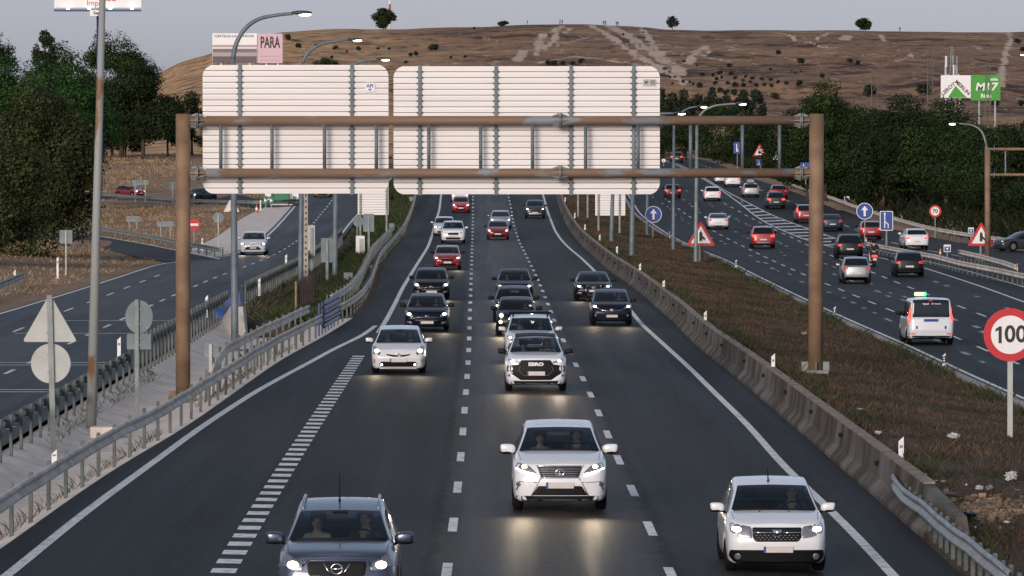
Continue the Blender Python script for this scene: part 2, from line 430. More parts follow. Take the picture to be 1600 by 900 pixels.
def asphalt(name, stops, seams=(), span=14.0, rough=.62, spec=.042, polish=None):
    """stops = [(lateral metres, colour)] across the carriageway; seams = dark construction joints"""
    m = bpy.data.materials.new(name); m.use_nodes = True
    nt = m.node_tree; L = nt.links; b = nt.nodes['Principled BSDF']
    uv = nd(nt, 'ShaderNodeUVMap'); uv.uv_map = 'lane'
    tc = nd(nt, 'ShaderNodeTexCoord')
    sx = nd(nt, 'ShaderNodeSeparateXYZ'); L.new(uv.outputs['UV'], sx.inputs[0])
    wob = nd(nt, 'ShaderNodeTexNoise', Scale=.8, Detail=5.0, Roughness=.65); L.new(uv.outputs['UV'], wob.inputs['Vector'])
    w1 = nd(nt, 'ShaderNodeMath', operation='MULTIPLY_ADD'); L.new(wob.outputs['Fac'], w1.inputs[0]); w1.inputs[1].default_value = .5; w1.inputs[2].default_value = -.25
    ua = nd(nt, 'ShaderNodeMath', operation='ADD'); L.new(sx.outputs['X'], ua.inputs[0]); L.new(w1.outputs[0], ua.inputs[1])
    mr = nd(nt, 'ShaderNodeMapRange'); L.new(ua.outputs[0], mr.inputs[0]); mr.inputs[1].default_value = -span; mr.inputs[2].default_value = span
    cr = nd(nt, 'ShaderNodeValToRGB'); L.new(mr.outputs[0], cr.inputs['Fac'])
    els = cr.color_ramp.elements
    pts = [((u + span) / (2 * span), c) for u, c in stops]
    els[0].position, els[0].color = pts[0][0], (*pts[0][1], 1)
    els[1].position, els[1].color = pts[-1][0], (*pts[-1][1], 1)
    for p_, c_ in pts[1:-1]:
        e = els.new(p_); e.color = (*c_, 1)
    col_out = cr.outputs['Color']
    def mul(src, fac_node_out, lo, hi, a, c):
        q = nd(nt, 'ShaderNodeMapRange'); L.new(fac_node_out, q.inputs[0]); q.inputs[1].default_value = lo; q.inputs[2].default_value = hi; q.inputs[3].default_value = a; q.inputs[4].default_value = c
        x = nd(nt, 'ShaderNodeMix', data_type='RGBA', blend_type='MULTIPLY'); x.inputs['Factor'].default_value = 1.0
        cb = nd(nt, 'ShaderNodeCombineColor')
        for k in range(3): L.new(q.outputs[0], cb.inputs[k])
        L.new(src, x.inputs['A']); L.new(cb.outputs[0], x.inputs['B'])
        return x.outputs['Result']
    # aggregate grain, long oil / wear streaks, large patches
    g1 = nd(nt, 'ShaderNodeTexNoise', Scale=13.0, Detail=3.0, Roughness=.7); L.new(tc.outputs['Object'], g1.inputs['Vector'])
    col_out = mul(col_out, g1.outputs['Fac'], .3, .7, .42, 1.7)
    mp = nd(nt, 'ShaderNodeMapping'); mp.inputs['Scale'].default_value = (1.1, .018, 1); L.new(uv.outputs['UV'], mp.inputs['Vector'])
    g2 = nd(nt, 'ShaderNodeTexNoise', Scale=1.0, Detail=4.0, Roughness=.6); L.new(mp.outputs[0], g2.inputs['Vector'])
    col_out = mul(col_out, g2.outputs['Fac'], .3, .7, .56, 1.5)
    mp3 = nd(nt, 'ShaderNodeMapping'); mp3.inputs['Scale'].default_value = (.12, .02, 1); L.new(uv.outputs['UV'], mp3.inputs['Vector'])
    g3 = nd(nt, 'ShaderNodeTexNoise', Scale=1.0, Detail=3.0); L.new(mp3.outputs[0], g3.inputs['Vector'])
    col_out = mul(col_out, g3.outputs['Fac'], .35, .65, .66, 1.3)
    for us, wd in seams:
        a = nd(nt, 'ShaderNodeMath', operation='SUBTRACT'); L.new(ua.outputs[0], a.inputs[0]); a.inputs[1].default_value = us
        c = nd(nt, 'ShaderNodeMath', operation='ABSOLUTE'); L.new(a.outputs[0], c.inputs[0])
        col_out = mul(col_out, c.outputs[0], wd * .5, wd, .55, 1.0)
    # sealed cracks, wandering across the lanes
    vo = nd(nt, 'ShaderNodeTexVoronoi', feature='DISTANCE_TO_EDGE'); vo.inputs['Scale'].default_value = .16
    mv = nd(nt, 'ShaderNodeMapping'); mv.inputs['Scale'].default_value = (1.0, .45, 1)
    wv = nd(nt, 'ShaderNodeMix', data_type='RGBA'); wv.inputs['Factor'].default_value = .06
    L.new(uv.outputs['UV'], mv.inputs['Vector']); L.new(mv.outputs[0], wv.inputs['A']); L.new(wob.outputs['Color'], wv.inputs['B'])
    L.new(wv.outputs['Result'], vo.inputs['Vector'])
    q = nd(nt, 'ShaderNodeMapRange'); L.new(vo.outputs['Distance'], q.inputs[0]); q.inputs[1].default_value = .002; q.inputs[2].default_value = .007; q.inputs[3].default_value = .78; q.inputs[4].default_value = 1
    x = nd(nt, 'ShaderNodeMix', data_type='RGBA', blend_type='MULTIPLY'); x.inputs['Factor'].default_value = 1.0
    cb = nd(nt, 'ShaderNodeCombineColor')
    for k in range(3): L.new(q.outputs[0], cb.inputs[k])
    L.new(col_out, x.inputs['A']); L.new(cb.outputs[0], x.inputs['B'])
    L.new(x.outputs['Result'], b.inputs['Base Color'])
    r_ = nd(nt, 'ShaderNodeMapRange'); L.new(g2.outputs['Fac'], r_.inputs[0]); r_.inputs[1].default_value = .3; r_.inputs[2].default_value = .7
    r_.inputs[3].default_value = rough - .09; r_.inputs[4].default_value = rough + .09
    if polish:       # the middle lane is worn smoother by traffic
        a = nd(nt, 'ShaderNodeMath', operation='SUBTRACT'); L.new(ua.outputs[0], a.inputs[0]); a.inputs[1].default_value = polish[0]
        c = nd(nt, 'ShaderNodeMath', operation='ABSOLUTE'); L.new(a.outputs[0], c.inputs[0])
        q = nd(nt, 'ShaderNodeMapRange'); L.new(c.outputs[0], q.inputs[0]); q.inputs[1].default_value = polish[1] * .8; q.inputs[2].default_value = polish[1] * 1.15; q.inputs[3].default_value = -polish[2]; q.inputs[4].default_value = 0
        s2 = nd(nt, 'ShaderNodeMath', operation='ADD'); L.new(r_.outputs[0], s2.inputs[0]); L.new(q.outputs[0], s2.inputs[1]); L.new(s2.outputs[0], b.inputs['Roughness'])
    else:
        L.new(r_.outputs[0], b.inputs['Roughness'])
    b.inputs['Specular IOR Level'].default_value = spec
    n2 = nd(nt, 'ShaderNodeTexNoise', Scale=16.0, Detail=3.0); L.new(tc.outputs['Object'], n2.inputs['Vector'])
    bp = nd(nt, 'ShaderNodeBump', Strength=.6, Distance=.012); L.new(n2.outputs['Fac'], bp.inputs['Height']); L.new(bp.outputs['Normal'], b.inputs['Normal'])
    return m

asph_main = asphalt('carriageway_asphalt',
    [(-13, (0.0224, 0.0216, 0.0205)), (-7.6, (0.0224, 0.0224, 0.0221)), (-6.9, (0.0258, 0.0274, 0.0284)), (-3.4, (0.0232, 0.0249, 0.0261)), (-1.8, (0.0310, 0.0315, 0.0316)), (-.5, (0.0275, 0.0282, 0.0284)), (-.25, (0.0430, 0.0382, 0.0340)), (1.0, (0.0396, 0.0349, 0.0308)), (1.9, (0.0550, 0.0481, 0.0411)), (2.9, (0.0396, 0.0357, 0.0316)), (3.75, (0.0430, 0.0382, 0.0340)), (3.95, (0.0310, 0.0324, 0.0324)),
     (5.6, (0.0396, 0.0407, 0.0403)), (7.3, (0.0310, 0.0315, 0.0308)), (7.7, (0.0232, 0.0228, 0.0221)), (11, (0.0215, 0.0212, 0.0205)), (13, (0.0258, 0.0249, 0.0237))], seams=((-.32, .14), (3.86, .14)), polish=(1.8, 1.9, .11))
asph_right = asphalt('opposite_carriageway_asphalt',
    [(-13, (0.0258, 0.0257, 0.0277)), (0, (0.0232, 0.0241, 0.0261)), (3.3, (0.0275, 0.0282, 0.0300)), (7, (0.0258, 0.0266, 0.0284)), (11, (0.0292, 0.0291, 0.0292)), (13, (0.0310, 0.0299, 0.0300))], seams=((3.4, .1), (7.1, .1)))
asph_left = asphalt('service_road_asphalt',
    [(-13, (0.0516, 0.0498, 0.0490)), (-10, (0.0533, 0.0515, 0.0498)), (-7, (0.0473, 0.0473, 0.0474)), (-3.6, (0.0387, 0.0390, 0.0395)), (-3.3, (0.0284, 0.0299, 0.0308)), (0, (0.0275, 0.0282, 0.0284)), (13, (0.0258, 0.0249, 0.0237))], seams=((-3.6, .1),), rough=.54, spec=.06)
asph_old = asphalt('ramp_asphalt', [(-13, (0.0344, 0.0349, 0.0355)), (0, (0.0387, 0.0398, 0.0411)), (13, (0.0344, 0.0349, 0.0355))])
paint_w = pmat('road_paint', (.80, .78, .74), rough=.6, var=.3, scale=5.0, c2=(.40, .39, .375), lo=.34, hi=.52, detail=8)
paint_worn = pmat('worn_road_paint', (.42, .42, .42), rough=.6, scale=5.0, c2=(.12, .12, .125), lo=.38, hi=.6, detail=8)

strip('main_carriageway', asph_main, AL, AR, 40, 780, 14, g0, 0, 4.0, uref=D1)
strip('right_carriageway', asph_right, lambda Y: KB(Y) - .1, RR, 40, 900, 16, g0, 0, 4.0, uref=KB)
strip('service_road', asph_left, LL, lambda Y: LR(Y) - .02, 40, 760, 8, g0, 0, 4.0, uref=LR)

def poly_strip(name, mat, A, B, gf, dz, n=4, m=40, uvs=False, kind='structure'):
    """sheet between two lines given by points on the ground"""
    def res(Q):
        Q = [Vector((q[0], q[1])) for q in Q]
        d = [0]
        for i in range(1, len(Q)): d.append(d[-1] + (Q[i] - Q[i - 1]).length)
        t = np.linspace(0, d[-1], m)
        return np.interp(t, d, [q.x for q in Q]), np.interp(t, d, [q.y for q in Q])
    ax, ay = res(A); bx, by = res(B)
    T = np.linspace(0, 1, n + 1)
    X = ax[:, None] * (1 - T) + bx[:, None] * T; Y = ay[:, None] * (1 - T) + by[:, None] * T
    Z = gf(X, Y) + dz
    me = np_mesh(name, np.stack([X, Y, Z], -1).reshape(-1, 3), grid_faces(m, n + 1), True)
    if uvs:
        uv = me.uv_layers.new(name='lane'); idx = np.zeros(len(me.loops), np.int32); me.loops.foreach_get('vertex_index', idx)
        U = (np.zeros_like(X) + T * 6).ravel(); V = (np.arange(m)[:, None] * 3.0 + 0 * X).ravel()
        uv.data.foreach_set('uv', np.stack([U[idx], V[idx]], 1).astype(np.float32).ravel())
    return tag(put(name, me, mat), kind=kind)
PG = lambda px, py: P(px, py, g0)
ramp_lo = [PG(*q) for q in ((262, 409), (215, 402), (180, 394), (150, 386), (120, 380), (60, 376), (-60, 372))]
ramp_hi = [PG(*q) for q in ((345, 405), (275, 391), (225, 381), (155, 369), (67, 357), (-60, 343))]
poly_strip('exit_ramp', asph_old, ramp_lo, ramp_hi, g0, .012, uvs=True)
up_lo = [PG(*q) for q in ((-60, 309), (60, 308), (180, 312), (300, 322), (400, 325), (470, 322))]
up_hi = [PG(*q) for q in ((-60, 300), (60, 300), (180, 303), (300, 310), (400, 312), (472, 310))]
poly_strip('upper_ramp', asph_old, up_lo, up_hi, g0, .012, uvs=True)

# ---- painted markings
class Marks(MB):
    def line(s, c, w, Y0, Y1, gf=g0, dz=.006, step=4.0, off=0.0):
        Ys = np.append(np.arange(Y0, Y1, step), Y1); xs = c(Ys) + off
        o = len(s.v)
        for y, x in zip(Ys, xs):
            for k in (-.5, .5):
                q = x + k * w; s.v.append((q, y, float(gf(q, y)) + dz))
        s.f += [(o + 2*i, o + 2*i + 1, o + 2*i + 3, o + 2*i + 2) for i in range(len(Ys) - 1)]
    def poly(s, A, B, gf=g0, dz=.006, n=4):
        o = len(s.v)
        for k in range(n + 1):
            t = k / n
            for q in (A, B):
                p = Vector(q[0]).lerp(Vector(q[1]), t); s.v.append((p.x, p.y, float(gf(p.x, p.y)) + dz))
        s.f += [(o + 2*i, o + 2*i + 1, o + 2*i + 3, o + 2*i + 2) for i in range(n)]
mk = Marks()
ys = [P(a, b).y for a, b in ((1015, 826), (987, 763), (963, 713), (946, 672), (933, 638), (920, 611.5), (909, 588), (899, 568), (891, 549.5), (881, 532))]
per = (ys[-1] - ys[0]) / (len(ys) - 1)
y = ys[0] - 3 * per
while y < 770:
    for c in (D1, D2): mk.line(c, .17, y - per / 6, y + per / 6, step=2.0)
    y += per
mk.line(ER, .20, 45, 770); mk.line(EL, .20, P(585, 520).y, 770)
mk.line(EA, .20, 45, P(585, 509).y)
y0 = P(350, 892).y; y1 = P(560, 557).y
n = int(round((y1 - y0) / 2.13))
for k in range(-6, n + 1):
    yy = y0 + (y1 - y0) * k / n
    mk.line(DT, .42, yy - .52, yy + .52, step=1.1)
# service road
mk.line(LL, .16, 60, P(255, 408).y, off=.25); mk.line(LL, .2, P(345, 404).y, 740, off=.3); mk.line(LR, .16, 380, 740, off=-.4)
yb = [P(a, b).y for a, b in ((349, 428), (360, 425), (375, 420), (387, 415), (397, 411), (408, 407), (418, 403), (428, 399), (437, 394), (446, 389), (455, 384), (464, 377))]
pb = (yb[-1] - yb[0]) / (len(yb) - 1)
for k in range(-28, 40):
    yy = yb[0] + k * pb
    if 60 < yy < 735: mk.line(LB, .14, yy - pb * .2, yy + pb * .2, step=2)
for k in range(14):
    yy = P(107, 484).y + (k - 8) * 13.0
    if 90 < yy < P(235, 430).y: mk.line(LA, .13, yy - 2.5, yy + 2.5, step=2)
for py in (501, 521, 566.5, 570.5, 609, 612.5, 667, 671):
    yy = P(40, py).y
    mk.poly(((float(LB(yy)) - 3, yy - .15, 0), (float(LR(yy)) - .5, yy - .15, 0)), ((float(LB(yy)) - 3, yy + .15, 0), (float(LR(yy)) - .5, yy + .15, 0)), n=8)
mk.poly((ramp_hi[0], ramp_hi[1]), (ramp_hi[0] + Vector((.0, -1.2, 0)), ramp_hi[1] + Vector((0, -1.2, 0))), dz=.02)
for i in range(1, 5):
    mk.poly((ramp_hi[i], ramp_hi[i + 1]), (ramp_hi[i] + Vector((0, -1.2, 0)), ramp_hi[i + 1] + Vector((0, -1.2, 0))), dz=.02)
# right carriageway
mk.line(KB, .15, 60, 880, off=.55); mk.line(RE, .16, 60, 860); mk.line(RG, .16, 280, 860)
for c, ph in ((RA, P(1362, 473).y), (RB, P(1534, 492).y)):
    for k in range(-8, 26):
        yy = ph + k * 12.2
        if 60 < yy < 840: mk.line(c, .13, yy - 2.6, yy + 2.6, step=2)
RQ = Curve([(1600, 420), (1500, 400), (1430, 388), (1380, 375), (1320, 352), (1262, 326), (1200, 302), (1160, 285), (1110, 262)], sig=10, hi=900)
for k in range(40):
    yy = 300 + k * 14.0
    mk.line(RQ, .13, yy - 3.2, yy + 3.2, step=2)
ya, yz = P(1310, 388).y, P(1165, 318).y
for k in range(15):          # hatching of the nose
    yy = ya + (yz - ya) * k / 15
    mk.poly(((float(RE(yy)), yy, 0), (float(RG(yy + 3)), yy + 3, 0)), ((float(RE(yy + 2.6)), yy + 2.6, 0), (float(RG(yy + 5.6)), yy + 5.6, 0)))
tag(mk.build('road_markings', paint_w), kind='structure')
# worn leftovers of old markings on the right carriageway
mw = Marks()
rr = random.Random(3)
for c, o_ in ((RA, 1.7), (RB, -1.6), (RB, 2.2), (RA, -1.0)):
    for k in range(46):
        yy = 185 + k * 9.5 + rr.uniform(-3, 3)
        if rr.random() < .7: mw.line(c, .16 + .1 * rr.random(), yy, yy + rr.uniform(1.5, 4.5), off=o_ + rr.uniform(-.2, .2), dz=.004)
tag(mw.build('worn_markings', paint_worn), kind='structure')

# ---- ground sheet
def soil(name, cols, scale=(.05, .6), rough=.95, trail=None, bump=.3):
    m = bpy.data.materials.new(name); m.use_nodes = True
    nt = m.node_tree; L = nt.links; b = nt.nodes['Principled BSDF']
    tc = nd(nt, 'ShaderNodeTexCoord')
    n1 = nd(nt, 'ShaderNodeTexNoise', Scale=scale[0], Detail=6.0, Roughness=.6); L.new(tc.outputs['Object'], n1.inputs['Vector'])
    n2 = nd(nt, 'ShaderNodeTexNoise', Scale=scale[1], Detail=5.0, Roughness=.7); L.new(tc.outputs['Object'], n2.inputs['Vector'])
    n3 = n2
    if trail:
        mp = nd(nt, 'ShaderNodeMapping'); mp.inputs['Scale'].default_value = (.30, .035, .1); L.new(tc.outputs['Object'], mp.inputs['Vector'])
        n3 = nd(nt, 'ShaderNodeTexNoise', Scale=1.0, Detail=5.0, Roughness=.7); L.new(mp.outputs[0], n3.inputs['Vector'])
    ad = nd(nt, 'ShaderNodeMath', operation='MULTIPLY_ADD'); L.new(n2.outputs['Fac'], ad.inputs[0]); ad.inputs[1].default_value = .5; 
    h = nd(nt, 'ShaderNodeMath', operation='MULTIPLY'); L.new(n1.outputs['Fac'], h.inputs[0]); h.inputs[1].default_value = .5
    L.new(h.outputs[0], ad.inputs[2])
    cr = nd(nt, 'ShaderNodeValToRGB'); L.new(ad.outputs[0], cr.inputs['Fac'])
    e = cr.color_ramp.elements
    ps = np.linspace(.42, .58, len(cols)) if trail else np.linspace(.36, .64, len(cols))
    e[0].position, e[0].color = ps[0], (*cols[0], 1); e[1].position, e[1].color = ps[-1], (*cols[-1], 1)
    for p_, c_ in zip(ps[1:-1], cols[1:-1]):
        q = e.new(p_); q.color = (*c_, 1)
    out = cr.outputs['Color']
    if trail:
        at_ = nd(nt, 'ShaderNodeAttribute'); at_.attribute_name = 'trail'
        ad2 = nd(nt, 'ShaderNodeMath', operation='MULTIPLY_ADD'); L.new(n3.outputs['Fac'], ad2.inputs[0]); ad2.inputs[1].default_value = 3.4; ad2.inputs[2].default_value = -1.75
        s2 = nd(nt, 'ShaderNodeMath', operation='ADD'); L.new(at_.outputs['Fac'], s2.inputs[0]); L.new(ad2.outputs[0], s2.inputs[1])
        mr = nd(nt, 'ShaderNodeMapRange'); L.new(s2.outputs[0], mr.inputs[0]); mr.inputs[1].default_value = .25; mr.inputs[2].default_value = .75
        for (an, c_) in (('gold', (.64, .38, .18)), ('trail', trail)):
            if an == 'trail': f_ = mr.outputs[0]
            else:
                a3 = nd(nt, 'ShaderNodeAttribute'); a3.attribute_name = an
                s3 = nd(nt, 'ShaderNodeMath', operation='MULTIPLY'); L.new(a3.outputs['Fac'], s3.inputs[0]); 
                q3 = nd(nt, 'ShaderNodeMapRange'); L.new(n2.outputs['Fac'], q3.inputs[0]); q3.inputs[1].default_value = .35; q3.inputs[2].default_value = .62
                L.new(q3.outputs[0], s3.inputs[1]); f_ = s3.outputs[0]
            mx = nd(nt, 'ShaderNodeMix', data_type='RGBA'); L.new(f_, mx.inputs['Factor']); L.new(out, mx.inputs['A']); mx.inputs['B'].default_value = (*c_, 1)
            out = mx.outputs['Result']
    if trail:        # scattered low scrub on the heath
        mp4 = nd(nt, 'ShaderNodeMapping'); mp4.inputs['Scale'].default_value = (1, .3, 1); L.new(tc.outputs['Object'], mp4.inputs['Vector'])
        n4 = nd(nt, 'ShaderNodeTexNoise', Scale=.17, Detail=4.0, Roughness=.7); L.new(mp4.outputs[0], n4.inputs['Vector'])
        q4 = nd(nt, 'ShaderNodeMapRange'); L.new(n4.outputs['Fac'], q4.inputs[0]); q4.inputs[1].default_value = .57; q4.inputs[2].default_value = .66; q4.inputs[4].default_value = .7
        m4 = nd(nt, 'ShaderNodeMix', data_type='RGBA'); L.new(q4.outputs[0], m4.inputs['Factor']); L.new(out, m4.inputs['A']); m4.inputs['B'].default_value = (.055, .042, .028, 1); out = m4.outputs['Result']
    L.new(out, b.inputs['Base Color']); b.inputs['Roughness'].default_value = rough; b.inputs['Specular IOR Level'].default_value = .1
    bp = nd(nt, 'ShaderNodeBump', Strength=bump, Distance=.3); L.new(n2.outputs['Fac'], bp.inputs['Height']); L.new(bp.outputs['Normal'], b.inputs['Normal'])
    return m
dry = soil('dry_grass_soil', [(.12, .082, .055), (.22, .15, .10), (.32, .215, .14), (.26, .175, .115), (.15, .12, .075)], (.06, 1.2))
xs = np.concatenate([np.arange(-420, -60, 12), np.arange(-60, 62, 1.0), np.arange(62, 430, 12)])
Yg = np.concatenate([np.arange(-120, 40, 10), np.arange(40, 1110, 5.0)])
X, Y = np.meshgrid(xs, Yg)
Z = gbank(X, Y)
inside = smooth(.3, 2.2, X - LL(Y)) * smooth(.3, 2.2, RR(Y) - X)
Z = Z - .9 * inside
fb = np.sin(X * .21 + np.sin(Y * .05) * 2) * np.sin(Y * .043 + X * .09) * .25 * (1 - inside) * smooth(1, 8, np.abs(X) - 26)
Z = Z + fb
tag(put('ground', np_mesh('ground', np.stack([X, Y, Z], -1).reshape(-1, 3), grid_faces(*X.shape), True), dry), kind='structure')

conc = pmat('pale_concrete_lining', (.80, .70, .62), rough=.9, scale=.9, c2=(.62, .53, .46), bump=.4, bscale=8, detail=8)
verge = soil('median_soil', [(.045, .034, .026), (.08, .058, .043), (.115, .082, .060), (.062, .052, .034)], (.3, 3.0))
ycut = P(330, 495, gleft).y
strip('concrete_ditch', conc, LR, AL, 40, ycut, 10, gleft, 0, 2.0, noise=.004)
strip('median_verge_left', verge, LR, AL, ycut, 760, 8, gleft, .0, 4.0, noise=.02)
strip('median_ground', verge, lambda Y: AR(Y) + .02 + .38 * smooth(Yj_near - 3, Yj_near + 2, Y), KB, 40, 700, 10, gmed, -.02, 2.0, noise=.02)
strip('concrete_shoulder', conc, lambda Y: LL(Y) - 3.6 + 1.5 * smooth(480, 560, Y), LL, P(345, 402).y, 600, 3, lambda X, Y: g0(X, Y) + .0, .01, 4.0)

# ---- far hill
RIDGE = pchip([-400, 150, 225, 262, 280, 300, 330, 380, 450, 520, 600, 700, 760, 800, 850, 900, 970, 1010, 1040, 1120, 1200, 1400, 1600, 2000],
              [210, 160, 128, 109, 100, 93, 84, 62, 49, 46, 47, 44, 43, 40, 38.5, 38, 40, 42.5, 46, 48, 48.5, 49.5, 50, 56])
YB, YR = 1060.0, 2300.0
def fbm(X, Y, s, seed=0, octv=4):
    r_ = np.zeros_like(X); a = 1.0
    g = np.random.default_rng(seed)
    for o in range(octv):
        for k in range(3):
            an = g.uniform(0, 2 * PI); ph = g.uniform(0, 6.28, 2)
            r_ = r_ + a * np.sin((X * math.cos(an) + Y * math.sin(an)) * s * 2 ** o + ph[0] + 1.3 * np.sin((X * math.sin(an) - Y * math.cos(an)) * s * 2 ** o * .6 + ph[1])) / 3
        a *= .5
    return r_
def hill(X, Y):
    X = np.asarray(X, float); Y = np.asarray(Y, float)
    u = X / np.maximum(Y, 500) * F + 800
    top = H + (254.0 - RIDGE(u)) * YR / F
    t = np.clip((Y - YB) / (YR - YB), 0, 1.3)
    S = np.where(t < 1, np.maximum(t, 1e-6) ** .92, 1 - (t - 1) * .5)
    base = 8.0
    env = smooth(0, .2, t) * (1 - .8 * smooth(.75, 1.0, t))
    return base + (top - base) * S + env * (2.3 * fbm(X, Y, .022, 5, 3) + .8 * fbm(X * 2.2, Y * .6, .07, 6, 3))
def Ph(px, py): return P(px, py, hill, 1065, 2290)
us = np.linspace(-420, 420, 520) ; 
Yh = np.concatenate([np.linspace(1050, 1500, 90), np.linspace(1505, 2300, 190), np.linspace(2310, 2900, 25)])
X, Y = np.meshgrid(us, Yh)
X = X * (Y / 2300.0) ** .8
Z = hill(X, Y)
me = np_mesh('far_hill', np.stack([X, Y, Z], -1).reshape(-1, 3), grid_faces(*X.shape), True)
TRAILS = [([(810, 95), (825, 78), (845, 62), (868, 48), (880, 40)], 5), ([(838, 86), (852, 76), (866, 62), (890, 44)], 3), ([(850, 80), (872, 68), (905, 62), (955, 59)], 2.0),
          ([(925, 40), (950, 55), (975, 72), (1000, 90), (1030, 105)], 5), ([(950, 38), (975, 52), (1005, 72), (1035, 92), (1062, 115)], 8), ([(1000, 40), (1010, 55), (1020, 70), (1033, 84)], 4),
          ([(1075, 98), (1088, 86), (1102, 72)], 5), ([(1012, 68), (1040, 70), (1060, 74)], 2.2), ([(1035, 110), (1055, 120), (1068, 128)], 4),
          ([(1205, 50), (1240, 58), (1262, 66), (1305, 75)], 2.5), ([(1262, 66), (1280, 57), (1300, 50)], 2.5), ([(1230, 90), (1262, 98)], 2.5), ([(1105, 90), (1140, 96)], 2),
          ([(1575, 48), (1580, 62), (1571, 85), (1566, 110), (1564, 135)], 3.0), ([(1400, 95), (1425, 86)], 2.0), ([(1318, 62), (1326, 56)], 6), ([(1375, 54), (1395, 68)], 2),
          ([(1100, 88), (1150, 70)], 1.6), ([(840, 98), (900, 88), (980, 98), (1040, 112)], 3.5), ([(905, 60), (920, 58), (960, 62)], 1.5)]
pu = X / Y * F + 800; pv = 254 - (Z - H) / Y * F
tr = np.zeros_like(X)
for pts, w in TRAILS:
    for (a, b), (c, d) in zip(pts[:-1], pts[1:]):
        p, q = Ph(a, b), Ph(c, d)
        e = np.array([q.x - p.x, q.y - p.y]); L2 = (e ** 2).sum() + 1e-6
        t = np.clip(((X - p.x) * e[0] + (Y - p.y) * e[1]) / L2, 0, 1)
        dx = X - (p.x + t * e[0]); dy = (Y - (p.y + t * e[1])) * .28
        tr = np.maximum(tr, 1 - smooth(.35, 1.3, np.hypot(dx, dy) / (w * .40)))
gold = (1 - smooth(-70, 10, X + (Y - 1700) * .04)) * .95 + .35 * (1 - smooth(1150, 1350, Y)) + .25 * (fbm(X, Y, .03, 9, 3) > .4)
for nme, arr in (('trail', tr), ('gold', np.clip(gold, 0, 1))):
    a_ = me.attributes.new(nme, 'FLOAT', 'POINT'); a_.data.foreach_set('value', arr.astype(np.float32).ravel())
hill_m = soil('hill_heath', [(.065, .04, .031), (.17, .10, .066), (.29, .172, .10), (.20, .12, .078), (.38, .235, .135)], (.018, .11), trail=(.56, .42, .32))
tag(put('far_hill', me, hill_m), kind='structure')
# ================================================================== VEHICLES
def glass_mat(name, tint, refl=1.0):
    m = bpy.data.materials.new(name); m.use_nodes = True
    nt = m.node_tree; L = nt.links; nt.nodes.clear()
    out = nd(nt, 'ShaderNodeOutputMaterial'); mx = nd(nt, 'ShaderNodeMixShader')
    tr = nd(nt, 'ShaderNodeBsdfTransparent'); tr.inputs['Color'].default_value = (*tint, 1)
    gl = nd(nt, 'ShaderNodeBsdfGlossy'); gl.inputs['Roughness'].default_value = .03; gl.inputs['Color'].default_value = (.9, .95, 1, 1)
    nz = nd(nt, 'ShaderNodeTexNoise', Scale=3.0, Detail=4.0)
    tc = nd(nt, 'ShaderNodeTexCoord'); L.new(tc.outputs['Object'], nz.inputs['Vector'])
    rr_ = nd(nt, 'ShaderNodeMapRange'); L.new(nz.outputs['Fac'], rr_.inputs[0]); rr_.inputs[3].default_value = .02; rr_.inputs[4].default_value = .10
    L.new(rr_.outputs[0], gl.inputs['Roughness'])
    fr = nd(nt, 'ShaderNodeFresnel', IOR=1.5)
    ml = nd(nt, 'ShaderNodeMath', operation='MULTIPLY'); L.new(fr.outputs[0], ml.inputs[0]); ml.inputs[1].default_value = refl
    L.new(ml.outputs[0], mx.inputs['Fac']); L.new(tr.outputs[0], mx.inputs[1]); L.new(gl.outputs[0], mx.inputs[2]); L.new(mx.outputs[0], out.inputs['Surface'])
    return m
glass = glass_mat('windscreen_glass', (.66, .78, .81), .85)
glass_dark = pmat('tinted_glass', (.008, .012, .015), rough=.06, var=.3, spec=.6)
lamp_house = pmat('headlamp_housing', (.30, .30, .31), rough=.2, metal=.6, var=.3, scale=20)
head_em = pmat('headlamp_lit', (1, .93, .82), rough=.3, var=.02, emit=(1.0, .80, .55), es=5.5)
drl_em = pmat('daylight_strip_lit', (1, 1, 1), rough=.3, var=.02, emit=(1.0, .95, .88), es=4.0)
head_off = pmat('headlamp_clear', (.6, .6, .6), rough=.15, metal=.4, var=.2, emit=(1.0, .9, .75), es=.5)
tail_em = pmat('tail_lamp_lit', (.55, .02, .02), rough=.25, var=.1, emit=(1.0, .08, .05), es=1.1)
tail_dim = pmat('tail_lamp', (.40, .012, .012), rough=.2, var=.1, emit=(1.0, .05, .04), es=.25)
plate_m = pmat('number_plate', (.62, .56, .53), rough=.4, var=.12, scale=5)
plate_y = pmat('number_plate_yellow', (.6, .48, .12), rough=.4, var=.1, scale=5)
grille_m = pmat('grille_black', (.006, .006, .007), rough=.55, var=.5, scale=30, spec=.2)
brass = pmat('amber_lens', (.55, .25, .04), rough=.3, var=.2)
taxi_em = pmat('taxi_sign_lit', (.8, .9, .5), rough=.4, var=.05, emit=(.85, 1.0, .45), es=.35)
green_em = pmat('green_lamp_lit', (.05, .6, .2), rough=.4, var=.05, emit=(.05, 1.0, .35), es=1.4)

